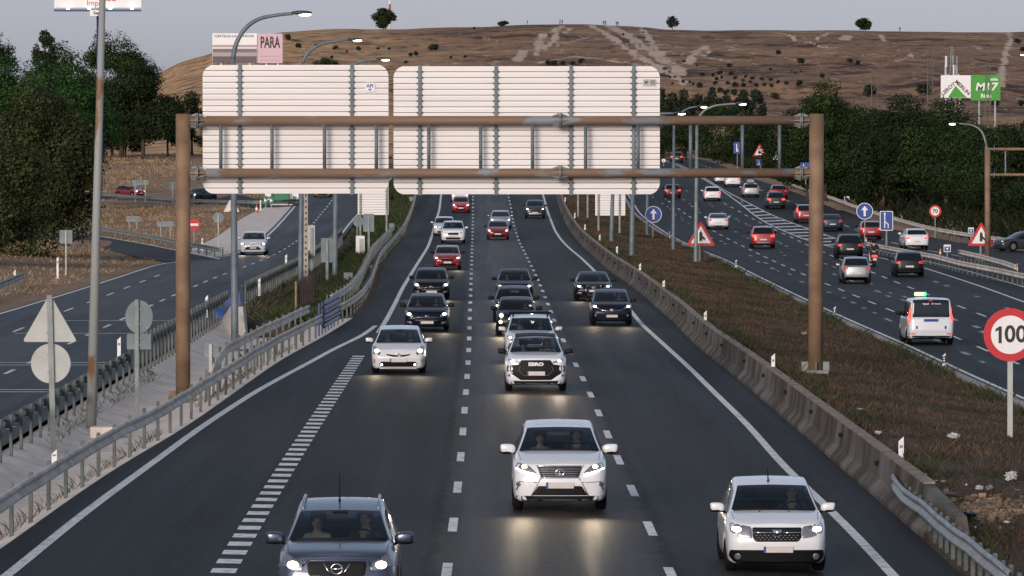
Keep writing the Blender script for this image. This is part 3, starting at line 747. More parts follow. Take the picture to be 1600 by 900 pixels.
PRESET = dict(
    hatch=dict(L=4.05, W=1.73, Hh=1.49, wb=2.55, fo=.82, clr=.17, zn=.80, yc=1.08, zc=.98, yr=1.85, yrr=.62, zrr=.10, yd=.16, zd=1.02, zt=.98, zb=.92, tyre=.31, lean=.14),
    suv=dict(L=4.5, W=1.84, Hh=1.66, wb=2.66, fo=.90, clr=.22, zn=.98, yc=1.18, zc=1.13, yr=2.0, yrr=.62, zrr=.10, yd=.14, zd=1.12, zt=1.08, zb=1.05, tyre=.345, lean=.12),
    sedan=dict(L=4.65, W=1.81, Hh=1.43, wb=2.75, fo=.88, clr=.16, zn=.76, yc=1.32, zc=.94, yr=2.15, yrr=1.45, zrr=.07, yd=.72, zd=1.03, zt=.97, zb=.90, tyre=.325, lean=.14),
    van=dict(L=4.5, W=1.85, Hh=1.80, wb=2.75, fo=.88, clr=.19, zn=.90, yc=1.0, zc=1.10, yr=1.75, yrr=.20, zrr=.05, yd=.05, zd=1.08, zt=1.04, zb=1.05, tyre=.325, lean=.12),
    coupe=dict(L=4.2, W=1.83, Hh=1.36, wb=2.5, fo=.88, clr=.15, zn=.74, yc=1.35, zc=.90, yr=2.15, yrr=1.35, zrr=.06, yd=.45, zd=.98, zt=.93, zb=.88, tyre=.325, lean=.14))

def shell(p, K):
    L, W, Hh, c = p['L'], p['W'] / 2, p['Hh'], p['clr']
    ya, yb = p['fo'], p['fo'] + p['wb']
    yc, yr, yrr, yd = p['yc'], p['yr'], L - p['yrr'], L - p['yd']
    zr = Hh - p.get('rise', .10); zrr = Hh - p['zrr']; r = p['tyre'] + .045
    ypk = (yr + yrr) / 2
    top = pchip([0, .10, yc * .45, yc - .06, yc, yc + .04, yr - .10, yr, ypk, yrr, yrr + (yd - yrr) * .15, yd - .02, yd, L], np.array(
        [p['zn'], p['zn'] + .035, p['zn'] + (p['zc'] - p['zn']) * .62, p['zc'] - .004, p['zc'], p['zc'] + (zr - p['zc']) * .04 / (yr - yc) * 1.15, zr - (zr - p['zc']) * .085 / (yr - yc) * .8, zr, Hh, zrr, zrr - (zrr - p['zd']) * .13, p['zd'] + .015, p['zd'], p['zt']]))
    wid = pchip([0, .04, .12, .30, .55, ya, L * .5, L - .75, L - .3, L - .10, L], W * np.array([.80, .86, .925, .97, .99, 1.0, 1.0, .995, .97, .925, .87]))
    bot = pchip([0, .12, ya - r - .04, ya - r, ya - r * .72, ya, ya + r * .72, ya + r, ya + r + .04, yb - r - .04, yb - r, yb - r * .72, yb, yb + r * .72, yb + r, yb + r + .04, L - .05, L],
                [c + .03, c, c, c + .12, c + .44 * (r / .36), r + p['tyre'] - .02, c + .44 * (r / .36), c + .12, c, c, c + .12, c + .44 * (r / .36), r + p['tyre'] - .02, c + .44 * (r / .36), c + .12, c + .04, c + .06, c + .1])
    sh = pchip([0, .25, yc, yr + .2, yd - .3, yd, L], [p['zn'] - .11, p['zn'] - .06, p['zb'] - .01, p['zb'], p['zb'] + .05, min(p['zb'] + .06, p['zd'] - .04), p['zt'] - .08])
    keys = [0, .04, .12, .3, yc, yc + .04, yr, yrr, yd, L, ypk - .10, ypk + .06, ya, yb]
    for a_ in (ya, yb): keys += [a_ - r - .04, a_ - r, a_ - r * .72, a_ + r * .72, a_ + r, a_ + r + .04]
    ys = set(round(k, 4) for k in keys)
    for k in np.arange(0, L, .22 if K < 3 else .10): 
        if min(abs(k - q) for q in ys) > (.07 if K < 3 else .035): ys.add(round(float(k), 4))
    ys = np.array(sorted(ys))
    n = len(ys)
    Tp, Wd, Bt, Sh = top(ys), wid(ys), bot(ys), sh(ys)
    a = np.clip((Tp - p['zc']) / (zr - p['zc']), 0, 1); a[ys < yc] = 0
    ar = np.clip((Tp - p['zd']) / (zrr - p['zd']), 0, 1); ar[ys > yd] = 0
    A = np.where(ys < ypk, a, ar)
    G = (ys >= yc) & (ys <= yd)
    cp = np.zeros((n, 10, 3))
    zm = .55 * p['zb']
    lerp = lambda u, v, t: u + (v - u) * t
    for j in range(10): cp[:, j, 1] = ys
    Sh = np.minimum(Sh, Tp - .01)
    cp[:, 1, 0] = .86 * Wd; cp[:, 2, 0] = .972 * Wd; cp[:, 3, 0] = Wd; cp[:, 4, 0] = .985 * Wd; cp[:, 5, 0] = .945 * Wd
    cp[:, 0, 2] = Bt; cp[:, 1, 2] = Bt; cp[:, 2, 2] = np.where(Bt > c + .15, Bt + .02, Bt + .08); cp[:, 3, 2] = np.maximum(zm, Bt + .06)
    cp[:, 4, 2] = np.maximum(Sh - .085, cp[:, 3, 2] + .02); cp[:, 5, 2] = np.maximum(Sh, cp[:, 4, 2] + .02)
    d = np.maximum(Tp - cp[:, 5, 2], .005)
    tw = p.get('roofw', .70)
    cp[:, 6, 0] = lerp(.905, tw + .085, A) * Wd; cp[:, 7, 0] = lerp(.855, tw + .015, A) * Wd; cp[:, 8, 0] = lerp(.42, .38, A) * Wd
    cp[:, 6, 2] = cp[:, 5, 2] + d * lerp(.50, .80, A); cp[:, 7, 2] = cp[:, 5, 2] + d * lerp(.80, .95, A); cp[:, 8, 2] = cp[:, 5, 2] + d * .985; cp[:, 9, 2] = Tp
    # windscreen base bows forward, nose leans back, tail bulges
    f = np.interp(ys, [0, yc - .5, yc, yr, yr + .8, L], [0, 0, 1, .6, 0, 0]); bow = np.array([0] * 6 + [0, 0, .09, .12])
    cp[:, :, 1] -= f[:, None] * bow[None, :] * p.get('bow', 1.0)
    zrel = np.clip((cp[:, :, 2] - .5) / (p['zn'] - .5), -1, 1.0)
    nose = np.clip(1 - ys / .7, 0, 1)[:, None]
    cp[:, :, 1] += nose * (p['lean'] * np.maximum(zrel, 0) ** 1.6 + .06 * np.maximum(-zrel, 0))
    tail = np.clip(1 - (L - ys) / .5, 0, 1)[:, None]
    ztr = np.clip((cp[:, :, 2] - .6) / (p['zt'] - .6), -1, 1)
    cp[:, :, 1] -= tail * (.07 * np.maximum(ztr, 0) + .05 * np.maximum(-ztr, 0))
    # refine the section
    js = np.arange(10); jj = np.linspace(0, 9, 9 * K + 1)
    S = np.zeros((n, len(jj), 3))
    hk = np.ones(9)
    dlt = np.diff(cp, axis=1)
    mslope = np.zeros_like(cp)
    same = dlt[:, :-1] * dlt[:, 1:] > 0
    with np.errstate(divide='ignore', invalid='ignore'):
        hm = 2 * dlt[:, :-1] * dlt[:, 1:] / (dlt[:, :-1] + dlt[:, 1:])
    mslope[:, 1:-1] = np.where(same, hm, 0); mslope[:, 0] = dlt[:, 0]; mslope[:, -1] = dlt[:, -1]
    mslope[:, 9, 2] = 0; mslope[:, 9, 1] = 0
    for k, q in enumerate(jj):
        i = min(int(q), 8); t = q - i; t2, t3 = t * t, t ** 3
        S[:, k] = (2*t3 - 3*t2 + 1) * cp[:, i] + (t3 - 2*t2 + t) * mslope[:, i] + (-2*t3 + 3*t2) * cp[:, i+1] + (t3 - t2) * mslope[:, i+1]
    m = len(jj)
    # full ring: left (mirrored) + right
    Lf = S[:, 1:-1].copy(); Lf[:, :, 0] *= -1
    V = np.concatenate([S, Lf[:, ::-1]], 1)          # 0..m-1 right side bottom to top, then left side top to bottom
    nr = V.shape[1]
    verts = V.reshape(-1, 3).tolist()
    faces = []; tags = []
    dark_lo = p.get('skirt', 0)
    for i in range(n - 1):
        ym = (ys[i] + ys[i + 1]) / 2
        for k in range(nr):
            k2 = (k + 1) % nr
            j = (k if k < m - 1 else nr - 1 - k) // K        # control row
            t = 'body' if j > 0 else 'under'
            if 7 <= j and yc + .02 < ym < yr: t = 'windscreen'
            elif 7 <= j and yrr < ym < yd - .01: t = 'rear_window'
            elif j == 5 and yc + .10 < ym < yd - .12 and A[i] > .03:
                t = ('pillar_r' if k < m else 'pillar_l') if (ypk - .10 < ym < ypk + .06) else ('side_r' if k < m else 'side_l')
            faces.append((i * nr + k, i * nr + k2, (i + 1) * nr + k2, (i + 1) * nr + k)); tags.append(t)
    # nose and tail caps
    nx = 12 if K >= 3 else 6
    for row, sgn, blg in ((0, -1, .05), (n - 1, 1, .035)):
        idx = {}
        for k in range(m):
            xk, yk, zk = S[row, k]
            for t in range(nx + 1):
                tt = -1 + 2 * t / nx
                if t == nx: idx[k, t] = row * nr + k
                elif t == 0: idx[k, t] = row * nr + (k if k in (0, m - 1) else nr - k)
                else:
                    verts.append([xk * tt, yk + sgn * blg * (1 - tt * tt) * min(1, xk / (.3 * W)), zk]); idx[k, t] = len(verts) - 1
        for k in range(m - 1):
            for t in range(nx):
                q = [idx[k, t], idx[k, t + 1], idx[k + 1, t + 1], idx[k + 1, t]]
                q2 = []
                for v in q:
                    if v not in q2: q2.append(v)
                if len(q2) >= 3: faces.append(tuple(q2 if sgn < 0 else q2[::-1])); tags.append('body')
    return np.array(verts), faces, tags

BEAM = 42.0
class Car:
    def __init__(s, spec):
        p = dict(PRESET[spec['kind']]); p.update(spec.get('dims', {})); s.p = p; s.spec = spec
        s.near = spec.get('near', 0)
        s.K = 3 if s.near else 2
        V, Fc, T = shell(p, s.K)
        s.V, s.F, s.T = V, Fc, T
        s.bvh = BVHTree.FromPolygons([tuple(v) for v in V], Fc)
        s.L = p['L']
        s.off = Vector((0, -p['L'] / 2, 0))
    def hit(s, x, z, side):
        if side == 'f': o, d = Vector((x, -3, z)), Vector((0, 1, 0))
        elif side == 'r': o, d = Vector((x, s.L + 3, z)), Vector((0, -1, 0))
        elif side == 't': o, d = Vector((x, z, 5)), Vector((0, 0, -1))
        elif side == 'sr': o, d = Vector((4, x, z)), Vector((-1, 0, 0))
        else: o, d = Vector((-4, x, z)), Vector((1, 0, 0))
        h = s.bvh.ray_cast(o, d)
        if h[0] is None: return None
        if side == 'f' and h[0].y > .85 or side == 'r' and h[0].y < s.L - .62: return None
        n = h[1]
        if n.dot(d) > 0: n = -n
        return h[0], n
    def decal(s, poly, side='f', off=.006, rings=3, depth=.03, seg=.07, flatq=False):
        """a moulded piece following the shell over an outline given in front (x, z) view"""
        if sum(poly[i - 1][0] * poly[i][1] - poly[i][0] * poly[i - 1][1] for i in range(len(poly))) < 0: poly = poly[::-1]
        out = []
        for i in range(len(poly)):
            a, b = Vector(poly[i]), Vector(poly[(i + 1) % len(poly)])
            k = max(1, int((b - a).length / seg))
            out += [a.lerp(b, q / k) for q in range(k)]
        c = sum(out, Vector((0, 0))) / len(out)
        rings = max(rings, int(math.ceil(max((q - c).length for q in out) / .11)))
        dirv = {'f': Vector((0, -1, 0)), 'r': Vector((0, 1, 0)), 't': Vector((0, 0, 1)), 'sr': Vector((1, 0, 0)), 'sl': Vector((-1, 0, 0))}[side]
        last = None
        def pt(q, o_):
            nonlocal last
            h = s.hit(q.x, q.y, side)
            if h is None:
                t = 1.0
                while h is None and t > .3:
                    t -= .03; q2 = c.lerp(q, t); h = s.hit(q2.x, q2.y, side)
                if h is None: return Vector((q.x, 0, q.y)) + s.off
            return h[0] + (h[1] * .7 + dirv * .3) * o_ + s.off
        mb = MB(); n = len(out)
        vs = [pt(q, -depth) for q in out]
        vs += [pt(q, off * .6) for q in out]
        for r_ in range(rings):
            t = 1 - (r_ + .12) / rings if r_ == 0 else 1 - r_ / rings
            vs += [pt(c.lerp(q, t), off) for q in out]
        vs.append(pt(c, off)); fs = []
        for r_ in range(rings + 1):
            fs += [(r_ * n + i, r_ * n + (i + 1) % n, (r_ + 1) * n + (i + 1) % n, (r_ + 1) * n + i) for i in range(n)]
        fs += [((rings + 1) * n + i, (rings + 1) * n + (i + 1) % n, len(vs) - 1) for i in range(n)]
        mb.add(vs, fs)
        return mb
    def part_from(s, name, tagset, mat, parent, shift=0.0, smooth=True):
        fs = [f for f, t in zip(s.F, s.T) if t in tagset]
        if not fs: return None
        used = sorted(set(i for f in fs for i in f)); mp = {u: k for k, u in enumerate(used)}
        me = bpy.data.meshes.new(name)
        V = s.V[used]
        me.from_pydata((V + np.array(s.off)).tolist(), [], [tuple(mp[i] for i in f) for f in fs])
        bm = bmesh.new(); bm.from_mesh(me); bmesh.ops.recalc_face_normals(bm, faces=bm.faces)
        bm.to_mesh(me); bm.free()
        if smooth: me.shade_smooth()
        if shift:
            co = np.zeros(len(me.vertices) * 3, np.float32); me.vertices.foreach_get('co', co)
            no = np.zeros(len(me.vertices) * 3, np.float32); me.vertices.foreach_get('normal', no)
            ctr = np.array([0, 0, s.p['Hh'] * .5]); c3 = co.reshape(-1, 3); n3 = no.reshape(-1, 3)
            sg = np.sign(((c3 - ctr) * n3 * np.array([1, .2, 1])).sum(1)).mean()
            me.vertices.foreach_set('co', (c3 - n3 * shift * (1 if sg >= 0 else -1)).ravel())
        return put(name, me, mat, parent)
    def build(s, name, loc, rz):
        sp, p = s.spec, s.p
        root = thing(name, sp['label'], sp.get('cat', 'car'), loc, rz, sp.get('group'))
        if sp.get('scale'): root.scale = (sp['scale'],) * 3
        pm = paint(sp['color'], sp.get('metal', 0.0))
        body = s.part_from('body', ('body',), pm, root)
        s.part_from('underbody', ('under',), rubber, root)
        for q in ('pillar_r', 'pillar_l'): s.part_from('window_pillar', (q,), black_p, root)
        near = s.near
        s.part_from('windscreen', ('windscreen',), glass if near else glass_dark, root)
        s.part_from('rear_window', ('rear_window',), glass if near else glass_dark, root)
        s.part_from('side_window', ('side_r',), glass if near else glass_dark, root)
        s.part_from('side_window', ('side_l',), glass if near else glass_dark, root)
        W, L = p['W'] / 2, p['L']
        if near:
            s.part_from('cabin_lining', ('body', 'pillar_r', 'pillar_l'), dark_in, root, shift=.025)
            d = MB()
            zc = p['zc']; yc = p['yc'] - L / 2
            d.prism(rrect(-W + .14, zc - .40, W - .14, zc - .035, .06), yc + .02, yc + .42)
            d.build('dashboard', dark_in, root)
            st = MB()
            ring = [(.36 + .18 * math.cos(q), yc + .62 + .05 * math.sin(q), zc - .06 + .17 * math.sin(q)) for q in np.linspace(0, 2 * PI, 20)]
            st.tube(ring, .016, 6, cap=False); st.tube([(.36, yc + .40, zc - .14), (.36, yc + .62, zc - .06)], .03, 6)
            st.tube([(.19, yc + .62, zc - .06), (.53, yc + .62, zc - .06)], .015, 5)
            st.build('steering_wheel', black_p, root)
            for x in (-.36, .36):
                q = MB(); q.prism(rrect(x - .24, zc - .62, x + .24, zc - .48, .05), yc + .75, yc + 1.25)
                def tilt(a, b, c_): return (a, b + (c_ - zc + .5) * .22, c_)
                q.prism(rrect(x - .23, zc - .52, x + .23, zc + .10, .08), yc + 1.18, yc + 1.30, tilt)
                q.prism(rrect(x - .13, zc + .13, x + .13, zc + .33, .05), yc + 1.22, yc + 1.31, tilt)
                q.build('seat', dark_in, root)
            q = MB(); q.prism(rrect(-W + .2, zc - .62, W - .2, zc + .06, .08), yc + 2.05, yc + 2.2); q.build('seat', dark_in, root)
            pts = []
            for x in np.linspace(-.80, .80, 13):
                h = s.hit(x * W, p['yc'] - .125 * p.get('bow', 1.0) * (1 - (abs(x) / .86) ** 2.2) + .03, 't')
                if h: pts.append(h[0] + Vector((0, 0, .004)) + s.off)
            q = MB(); q.tube(pts, .024, 6); q.build('wiper_trough', black_p, root, True)
            for sx in (-1, 1):          # shut lines of the bonnet
                pts = []
                for y in np.linspace(.34, p['yc'] - .12, 9):
                    h = s.hit(sx * W * (.80 + .06 * y), y, 't')
                    if h: pts.append(h[0] + Vector((0, 0, -.002)) + s.off)
                q = MB(); q.tube(pts, .006, 4); q.build('shut_line', black_p, root, True)
            q = MB(); q.prism(rrect(-.12, p['Hh'] - .20, .12, p['Hh'] - .13, .02), yc + .70, yc + .73); q.build('rear_view_mirror', black_p, root)
        # wheels
        for ya in (p['fo'], p['fo'] + p['wb']):
            for sx in (-1, 1):
                t = p['tyre']; xo = sx * (W - .012)
                w_ = MB()
                prof = [(.0, t * .62), (.01, t * .68), (-.012, t * .90), (-.035, t), (-.175, t), (-.205, t * .9), (-.21, t * .6)]
                n = 26
                vs = [(xo + sx * a, ya - L / 2 + rr_ * math.cos(2 * PI * k / n), t + rr_ * math.sin(2 * PI * k / n)) for a, rr_ in prof for k in range(n)]
                fs = [(i * n + k, i * n + (k + 1) % n, (i + 1) * n + (k + 1) % n, (i + 1) * n + k) for i in range(len(prof) - 1) for k in range(n)]
                w_.add(vs, fs); wh = w_.build('wheel', rubber, root, True)
                r_ = MB()
                for k in range(7):
                    an = 2 * PI * k / 7
                    M_ = Matrix.Rotation(an, 3, 'X')
                    r_.box((xo - sx * .02, ya - L / 2 + math.cos(an) * t * .33, t + math.sin(an) * t * .33), (.02, t * .58, t * .15), M=M_)
                r_.tube([(xo - sx * .07, ya - L / 2, t), (xo - sx * .055, ya - L / 2, t)], t * .62, 20); r_.tube([(xo - sx * .04, ya - L / 2, t), (xo - .0, ya - L / 2, t)], t * .14, 10)
                r_.build('rim', rim_m, wh)
        # mirrors
        mm = pm if sp.get('mirror', 1) else black_p
        for sx in (-1, 1):
            q = MB(); cx, cy, cz = sx * (W + .10), p['yc'] + .42 - L / 2, p['zb'] + .10
            ms = p.get('mir', 1.0)
            q.ell((cx, cy, cz), (1, 1, 1), 20, 12)
            q.v = [(cx + sx * .02 * (z - cz) + .125 * ms * math.copysign(abs(x - cx) ** .62, x - cx) * (1 - .16 * sx * (x - cx)), cy + .07 * math.copysign(abs(y - cy) ** .7, y - cy), cz + .078 * ms * math.copysign(abs(z - cz) ** .62, z - cz)) for x, y, z in q.v]; mo = q.build('wing_mirror', mm, root, True)
            q = MB(); q.tube([(sx * (W - .07), cy + .02, p['zb'] + .0), (sx * (W + .04), cy, cz - .05)], .025, 6); q.ell((cx, cy - .006, cz - .055 * ms), (.115 * ms, .066, .035 * ms), 12, 6)
            q.build('mirror_foot', black_p, mo)
        s.root, s.pm, s.body = root, pm, body
        return root
    # ---- fittings
    def both(s, name, poly, mat, side='f', off=.006, depth=.03, rings=3):
        r_ = []
        for sx in (1, -1):
            o = s.decal([(sx * a, b) for a, b in poly], side, off, rings, depth).build(name, mat, s.root, True); r_.append(o)
        return r_
    def one(s, name, poly, mat, side='f', off=.006, depth=.03, parent=None, rings=3):
        return s.decal(poly, side, off, rings, depth).build(name, mat, parent or s.root, True)
    def headlights(s, poly, lens, lit=True, house=None):
        """lens = (x, z, rx, rz)"""
        hs = s.both('headlight', rpoly(poly, .05), house or lamp_house)
        for sx, h in zip((1, -1), hs):
            x, z, rx, rz = lens; rx *= .8; rz *= .8
            e = [(sx * x + rx * a, z + rz * b) for a, b in circle(1, 14)]
            s.decal(e, 'f', .014, 2, .01).build('lamp_lens', head_em if lit else head_off, h, True)
            if lit and s.near:
                q = s.hit(sx * x, z, 'f')[0] + s.off
                ld = bpy.data.lights.new('headlamp_beam', 'SPOT'); ld.energy = BEAM; ld.color = (1.0, .78, .54); ld.spot_size = R(75); ld.spot_blend = 1.0; ld.shadow_soft_size = .07
                lo = bpy.data.objects.new('headlamp_beam', ld); col.objects.link(lo); lo.parent = h; lo.location = (q.x, q.y - .12, q.z)
                lo.rotation_euler = (PI / 2 - R(4), 0, PI)
    def plate(s, z, w=.50, h=.105, side='f', x=0.0, mat=None, strip_=True):
        hh = s.hit(x, z, side)
        y = hh[0].y - s.L / 2 + (-.018 if side == 'f' else .018)
        d = -1 if side == 'f' else 1
        # a flat plate on the bumper
        q = MB(); q.box((x, y, z), (w, .012, h)); o = q.build('number_plate', mat or plate_m, s.root)
        if strip_ and s.near:
            q = MB(); q.box((x + (-1 if side == 'f' else -1) * w * .46, y + d * .008, z), (w * .08, .006, h * .96)); q.build('plate_strip', sign_blue, o)
        return o
    def bar(s, pts, r, mat, name='chrome_strip', side='f', off=.012, parent=None, n=6):
        P3 = []
        for i in range(len(pts) - 1):
            a, b = Vector(pts[i]), Vector(pts[i + 1]); k = max(1, int((b - a).length / .08))
            for q in range(k): P3.append(a.lerp(b, q / k))
        P3.append(Vector(pts[-1]))
        o = []
        for q in P3:
            h = s.hit(q.x, q.y, side)
            if h: o.append(h[0] + h[1] * off + s.off)
        m = MB(); m.tube(o, r, n); return m.build(name, mat, parent or s.root, True)
    def roof_rails(s, mat):
        p = s.p
        for sx in (-1, 1):
            m = MB(); x = sx * p['W'] / 2 * (p.get('roofw', .70) - .02)
            pts = []
            for k, t in enumerate(np.linspace(0, 1, 9)):
                y = p['yr'] + .12 + t * (p['L'] - p['yrr'] - p['yr'] - .05)
                h = s.hit(x, y, 't'); z = h[0].z if h else p['Hh']
                pts.append(Vector((x, y, z + (.05 if 0 < k < 8 else .0))) + s.off)
            m.tube(pts, .022, 6); m.build('roof_rail', mat, s.root, True)
    def antenna(s, y=None, h=.35, x=0.0, lean=.12):
        y = y or s.p['yr'] + .25
        q = s.hit(x, y, 't'); z = q[0].z if q else s.p['Hh']
        m = MB(); m.tube([(x, y - s.L / 2, z - .005), (x, y - s.L / 2, z + .03), (x, y + lean - s.L / 2, z + h)], [.03, .014, .007], 6); m.build('antenna', black_p, s.root)
    def roof_panel(s, mat, y0=None, y1=None, fx=.62):
        p = s.p; w = p['W'] / 2 * fx
        y0 = y0 or p['yr'] + .01; y1 = y1 or p['L'] - p['yrr'] - .02
        return s.one('roof_panel', rpoly([(-w, y0), (w, y0), (w, y1), (-w, y1)], .06), mat, 't', .004, .01)

def disc_badge(car, z, r, parts, side='f', x=0.0, off=.02):
    """emblem: ring tubes and bars in the (x, z) plane of the nose"""
    h = car.hit(x, z, side); n = h[1]; y = h[0].y - car.L / 2 + (-off if side == 'f' else off)
    m = MB()
    for kind, a in parts:
        if kind == 'ring':
            rx, rz, t, cx, cz = a
            m.tube([(x + cx + rx * math.cos(q), y, z + cz + rz * math.sin(q)) for q in np.linspace(0, 2 * PI, 25)], t, 6, cap=False)
        elif kind == 'bar': m.tube([(x + a[0], y, z + a[1]), (x + a[2], y, z + a[3])], a[4], 6)
        else: m.prism([(x + u, z + v) for u, v in a], y - .006, y + .012)
    return m.build('badge', chrome, car.root, True)

# ---- where each vehicle stands: the pixel column of its centre and the pixel row of its nearest tyres
def road_dir(c, Y):
    return math.atan2(float(c(Y + 12) - c(Y - 12)), 24.0)
def place(car, name, px, py, curve, rear=False, gf=g0, yaw=0.0, Y=None):
    q = P(px, py, gf) if Y is None else at(px, 450, Y)
    p = car.p
    k = road_dir(curve, q.y)           # lane direction (clockwise from +Y)
    d = (p['wb'] / 2)
    X = q.x + math.sin(k) * d; Yc = q.y + d * math.cos(k)
    z0 = float(gf(X, Yc - d)); z1 = float(gf(X, Yc + d))
    rz = -k + yaw + (PI if rear else 0)
    mid = p['fo'] + p['wb'] / 2 - p['L'] / 2      # wheelbase centre is not the body centre
    f = Vector((math.sin(rz), -math.cos(rz), 0))   # facing direction
    root = car.build(name, (X + f.x * mid, Yc + f.y * mid, (z0 + z1) / 2 + .008), rz)
    pit = math.atan2(z1 - z0, 2 * d)
    root.rotation_euler = (pit if not rear else -pit, 0, rz)
    return root

def lowers(car, z0, z1, w=.92, mat=None):
    """dark lower bumper band"""
    W = car.p['W'] / 2 * w
    car.one('bumper_skirt', rpoly([(-W, z1), (W, z1), (W * .96, z0), (-W * .96, z0)], .05), mat or black_p, 'f', .004)
def rear_lowers(car, z0, z1, w=.92, mat=None):
    W = car.p['W'] / 2 * w
    car.one('bumper_skirt', rpoly([(-W, z1), (W, z1), (W * .96, z0), (-W * .96, z0)], .05), mat or black_p, 'r', .004)

WHITE = (.74, .74, .75); NAVY = (.006, .009, .018); BLACKP = (.004, .0045, .006); REDP = (.26, .016, .014); BLUEGREY = (.058, .072, .112)
SILVER = (.40, .41, .41)
CARS = []
LANE1, LANE2, LANE3 = 'cars in the left-hand lane coming towards the bridge', 'cars in the middle lane coming towards the bridge', 'cars in the right-hand lane coming towards the bridge'
AWAY = 'vehicles driving away on the opposite carriageway'

# 1 blue-grey crossover, nearest
c = Car(dict(kind='suv', near=1, dims=dict(rise=.13, L=4.33, W=1.80, Hh=1.66, wb=2.63, fo=.88, zn=.97, yc=1.10, zc=1.13, yr=1.95, zb=1.03, yrr=.55, roofw=.66, mir=1.15), color=BLUEGREY, metal=.6, cat='car',
        label='blue-grey crossover with roof rails and a tall aerial, nearest car on the carriageway'))
place(c, 'crossover_car', 529, 962, D1); NISS = c
c.headlights([(.83, .99), (.72, .97), (.50, .83), (.50, .74), (.66, .74), (.86, .82)], (.66, .82, .105, .07))
g = c.one('grille', rpoly([(-.45, .86), (.45, .86), (.42, .66), (-.42, .66)], .04), grille_m)
for sx in (-1, 1): c.bar([(sx * .20, .85), (sx * .09, .67)], .013, chrome, parent=g)
c.bar([(-.52, .80), (-.46, .88), (.46, .88), (.52, .80)], .018, c.pm, 'grille_frame')
disc_badge(c, .765, .1, [('ring', (.085, .075, .012, 0, 0)), ('bar', (-.10, 0, .10, 0, .018))])
c.one('air_intake', rpoly([(-.55, .55), (.55, .55), (.48, .36), (-.48, .36)], .05), grille_m); c.plate(.55); lowers(c, .23, .33)
c.both('fog_lamp', circle(.055, 12, (.68, .47)), lamp_house)
c.roof_rails(rim_m); c.antenna(y=2.5, h=.42, lean=.05, x=-.03)

# 2 white hatchback front right
c = Car(dict(kind='hatch', near=1, dims=dict(L=4.06, W=1.735, Hh=1.52, wb=2.59, fo=.82, zn=.86, yc=1.0, zc=1.02, yr=1.78, zb=.95, tyre=.31, lean=.10, roofw=.67), color=WHITE,
        label='white hatchback with a black grille bar, crossing the solid edge line, nearest in its lane'))
place(c, 'hatchback_car', 1210, 892, D2); DACIA = c
c.headlights([(.79, .86), (.43, .80), (.42, .60), (.62, .63), (.79, .71)], (.68, .755, .10, .055))
g = c.one('grille', rpoly([(-.42, .79), (.42, .79), (.415, .62), (.36, .55), (-.36, .55), (-.415, .62)], .03), grille_m)
for zz in (.70,): 
    for sx in (-1, 1): c.bar([(sx * .10, zz), (sx * .40, zz)], .012, chrome, parent=g)
for r_ in range(3):
    for k in range(-5, 6):
        if abs(k * .07 + .035 * (r_ % 2)) < .37: c.bar([(k * .07 + .035 * (r_ % 2) - .014, .655 - r_ * .035), (k * .07 + .035 * (r_ % 2) + .014, .655 - r_ * .035)], .005, rim_m, 'grille_dot', parent=g)
disc_badge(c, .70, .1, [('poly', [(-.085, .06), (.085, .06), (.06, -.045), (.02, -.075), (-.02, -.075), (-.06, -.045)])], off=.03)
c.one('air_intake', rpoly([(-.79, .41), (.79, .41), (.81, .30), (.72, .20), (-.72, .20), (-.81, .30)], .04), grille_m, off=.016)
c.both('fog_lamp', circle(.055, 12, (.66, .30)), lamp_house, off=.028, depth=.01); c.plate(.42, x=.02); c.antenna(y=1.95, h=.22, lean=.26, x=-.05)
for x in (-.26, .24):
    q = c.hit(x, c.p['yc'] - .22, 't')[0] + c.off; m = MB(); m.box((q.x, q.y, q.z + .006), (.025, .03, .016)); m.build('washer_jet', black_p, c.root)
lowers(c, .17, .19, .9)

# 3 white luxury SUV, middle lane
c = Car(dict(kind='suv', near=1, dims=dict(L=4.77, W=1.885, Hh=1.70, wb=2.74, fo=.96, zn=.97, yc=1.25, zc=1.17, yr=2.1, zb=1.08, tyre=.36, roofw=.66, mir=1.25), color=WHITE, cat='suv',
        label='white sport utility with a sunroof and slatted trapezoid grille, first in the middle lane'))
place(c, 'sport_utility_car', 874, 797, D1); LEX = c
c.headlights([(.83, .99), (.60, .92), (.42, .745), (.62, .775), (.89, .865)], (.70, .905, .065, .042))
hl = [k for k in kids(c.root) if k.name.startswith('headlight')]
for sx, h in zip((1, -1), hl): c.bar([(sx * .86, .865), (sx * .64, .79), (sx * .47, .755)], .013, drl_em, 'light_strip', parent=h)
g = c.one('grille', rpoly([(-.45, .905), (.45, .905), (.37, .69), (-.37, .69)], .02), grille_m)
for k in range(6): zz = .875 - k * .034; x_ = .43 - k * .010; c.bar([(-x_, zz), (x_, zz)], .006, rim_m, 'grille_slat', parent=g)
c.bar([(-.47, .915), (.47, .915)], .016, chrome); c.bar([(-.37, .69), (.37, .69)], .010, chrome)
disc_badge(c, .795, .1, [('ring', (.085, .062, .011, 0, 0)), ('bar', (.01, .05, -.035, -.03, .012)), ('bar', (-.035, -.03, .06, -.03, .010))])
c.one('air_intake', rpoly([(-.43, .53), (.43, .53), (.55, .345), (-.55, .345)], .03), grille_m)
for sx in (-1, 1):
    c.bar([(sx * .37, .69), (sx * .43, .60), (sx * .56, .34)], .012, rim_m, 'spindle_edge')
    f_ = c.one('fog_lamp', circle(.048, 14, (sx * .815, .565)), lamp_house, off=.012); c.bar([(sx * .815, .52), (sx * .85, .45)], .012, black_p, 'fog_trim', parent=f_)
    c.bar([(sx * .80, .615), (sx * .45, .60)], .008, rim_m, 'bumper_crease')
c.plate(.545, w=.55, h=.12); lowers(c, .22, .335, .93)
c.roof_panel(paint((.62, .63, .65)), 2.2, 3.0, .52)

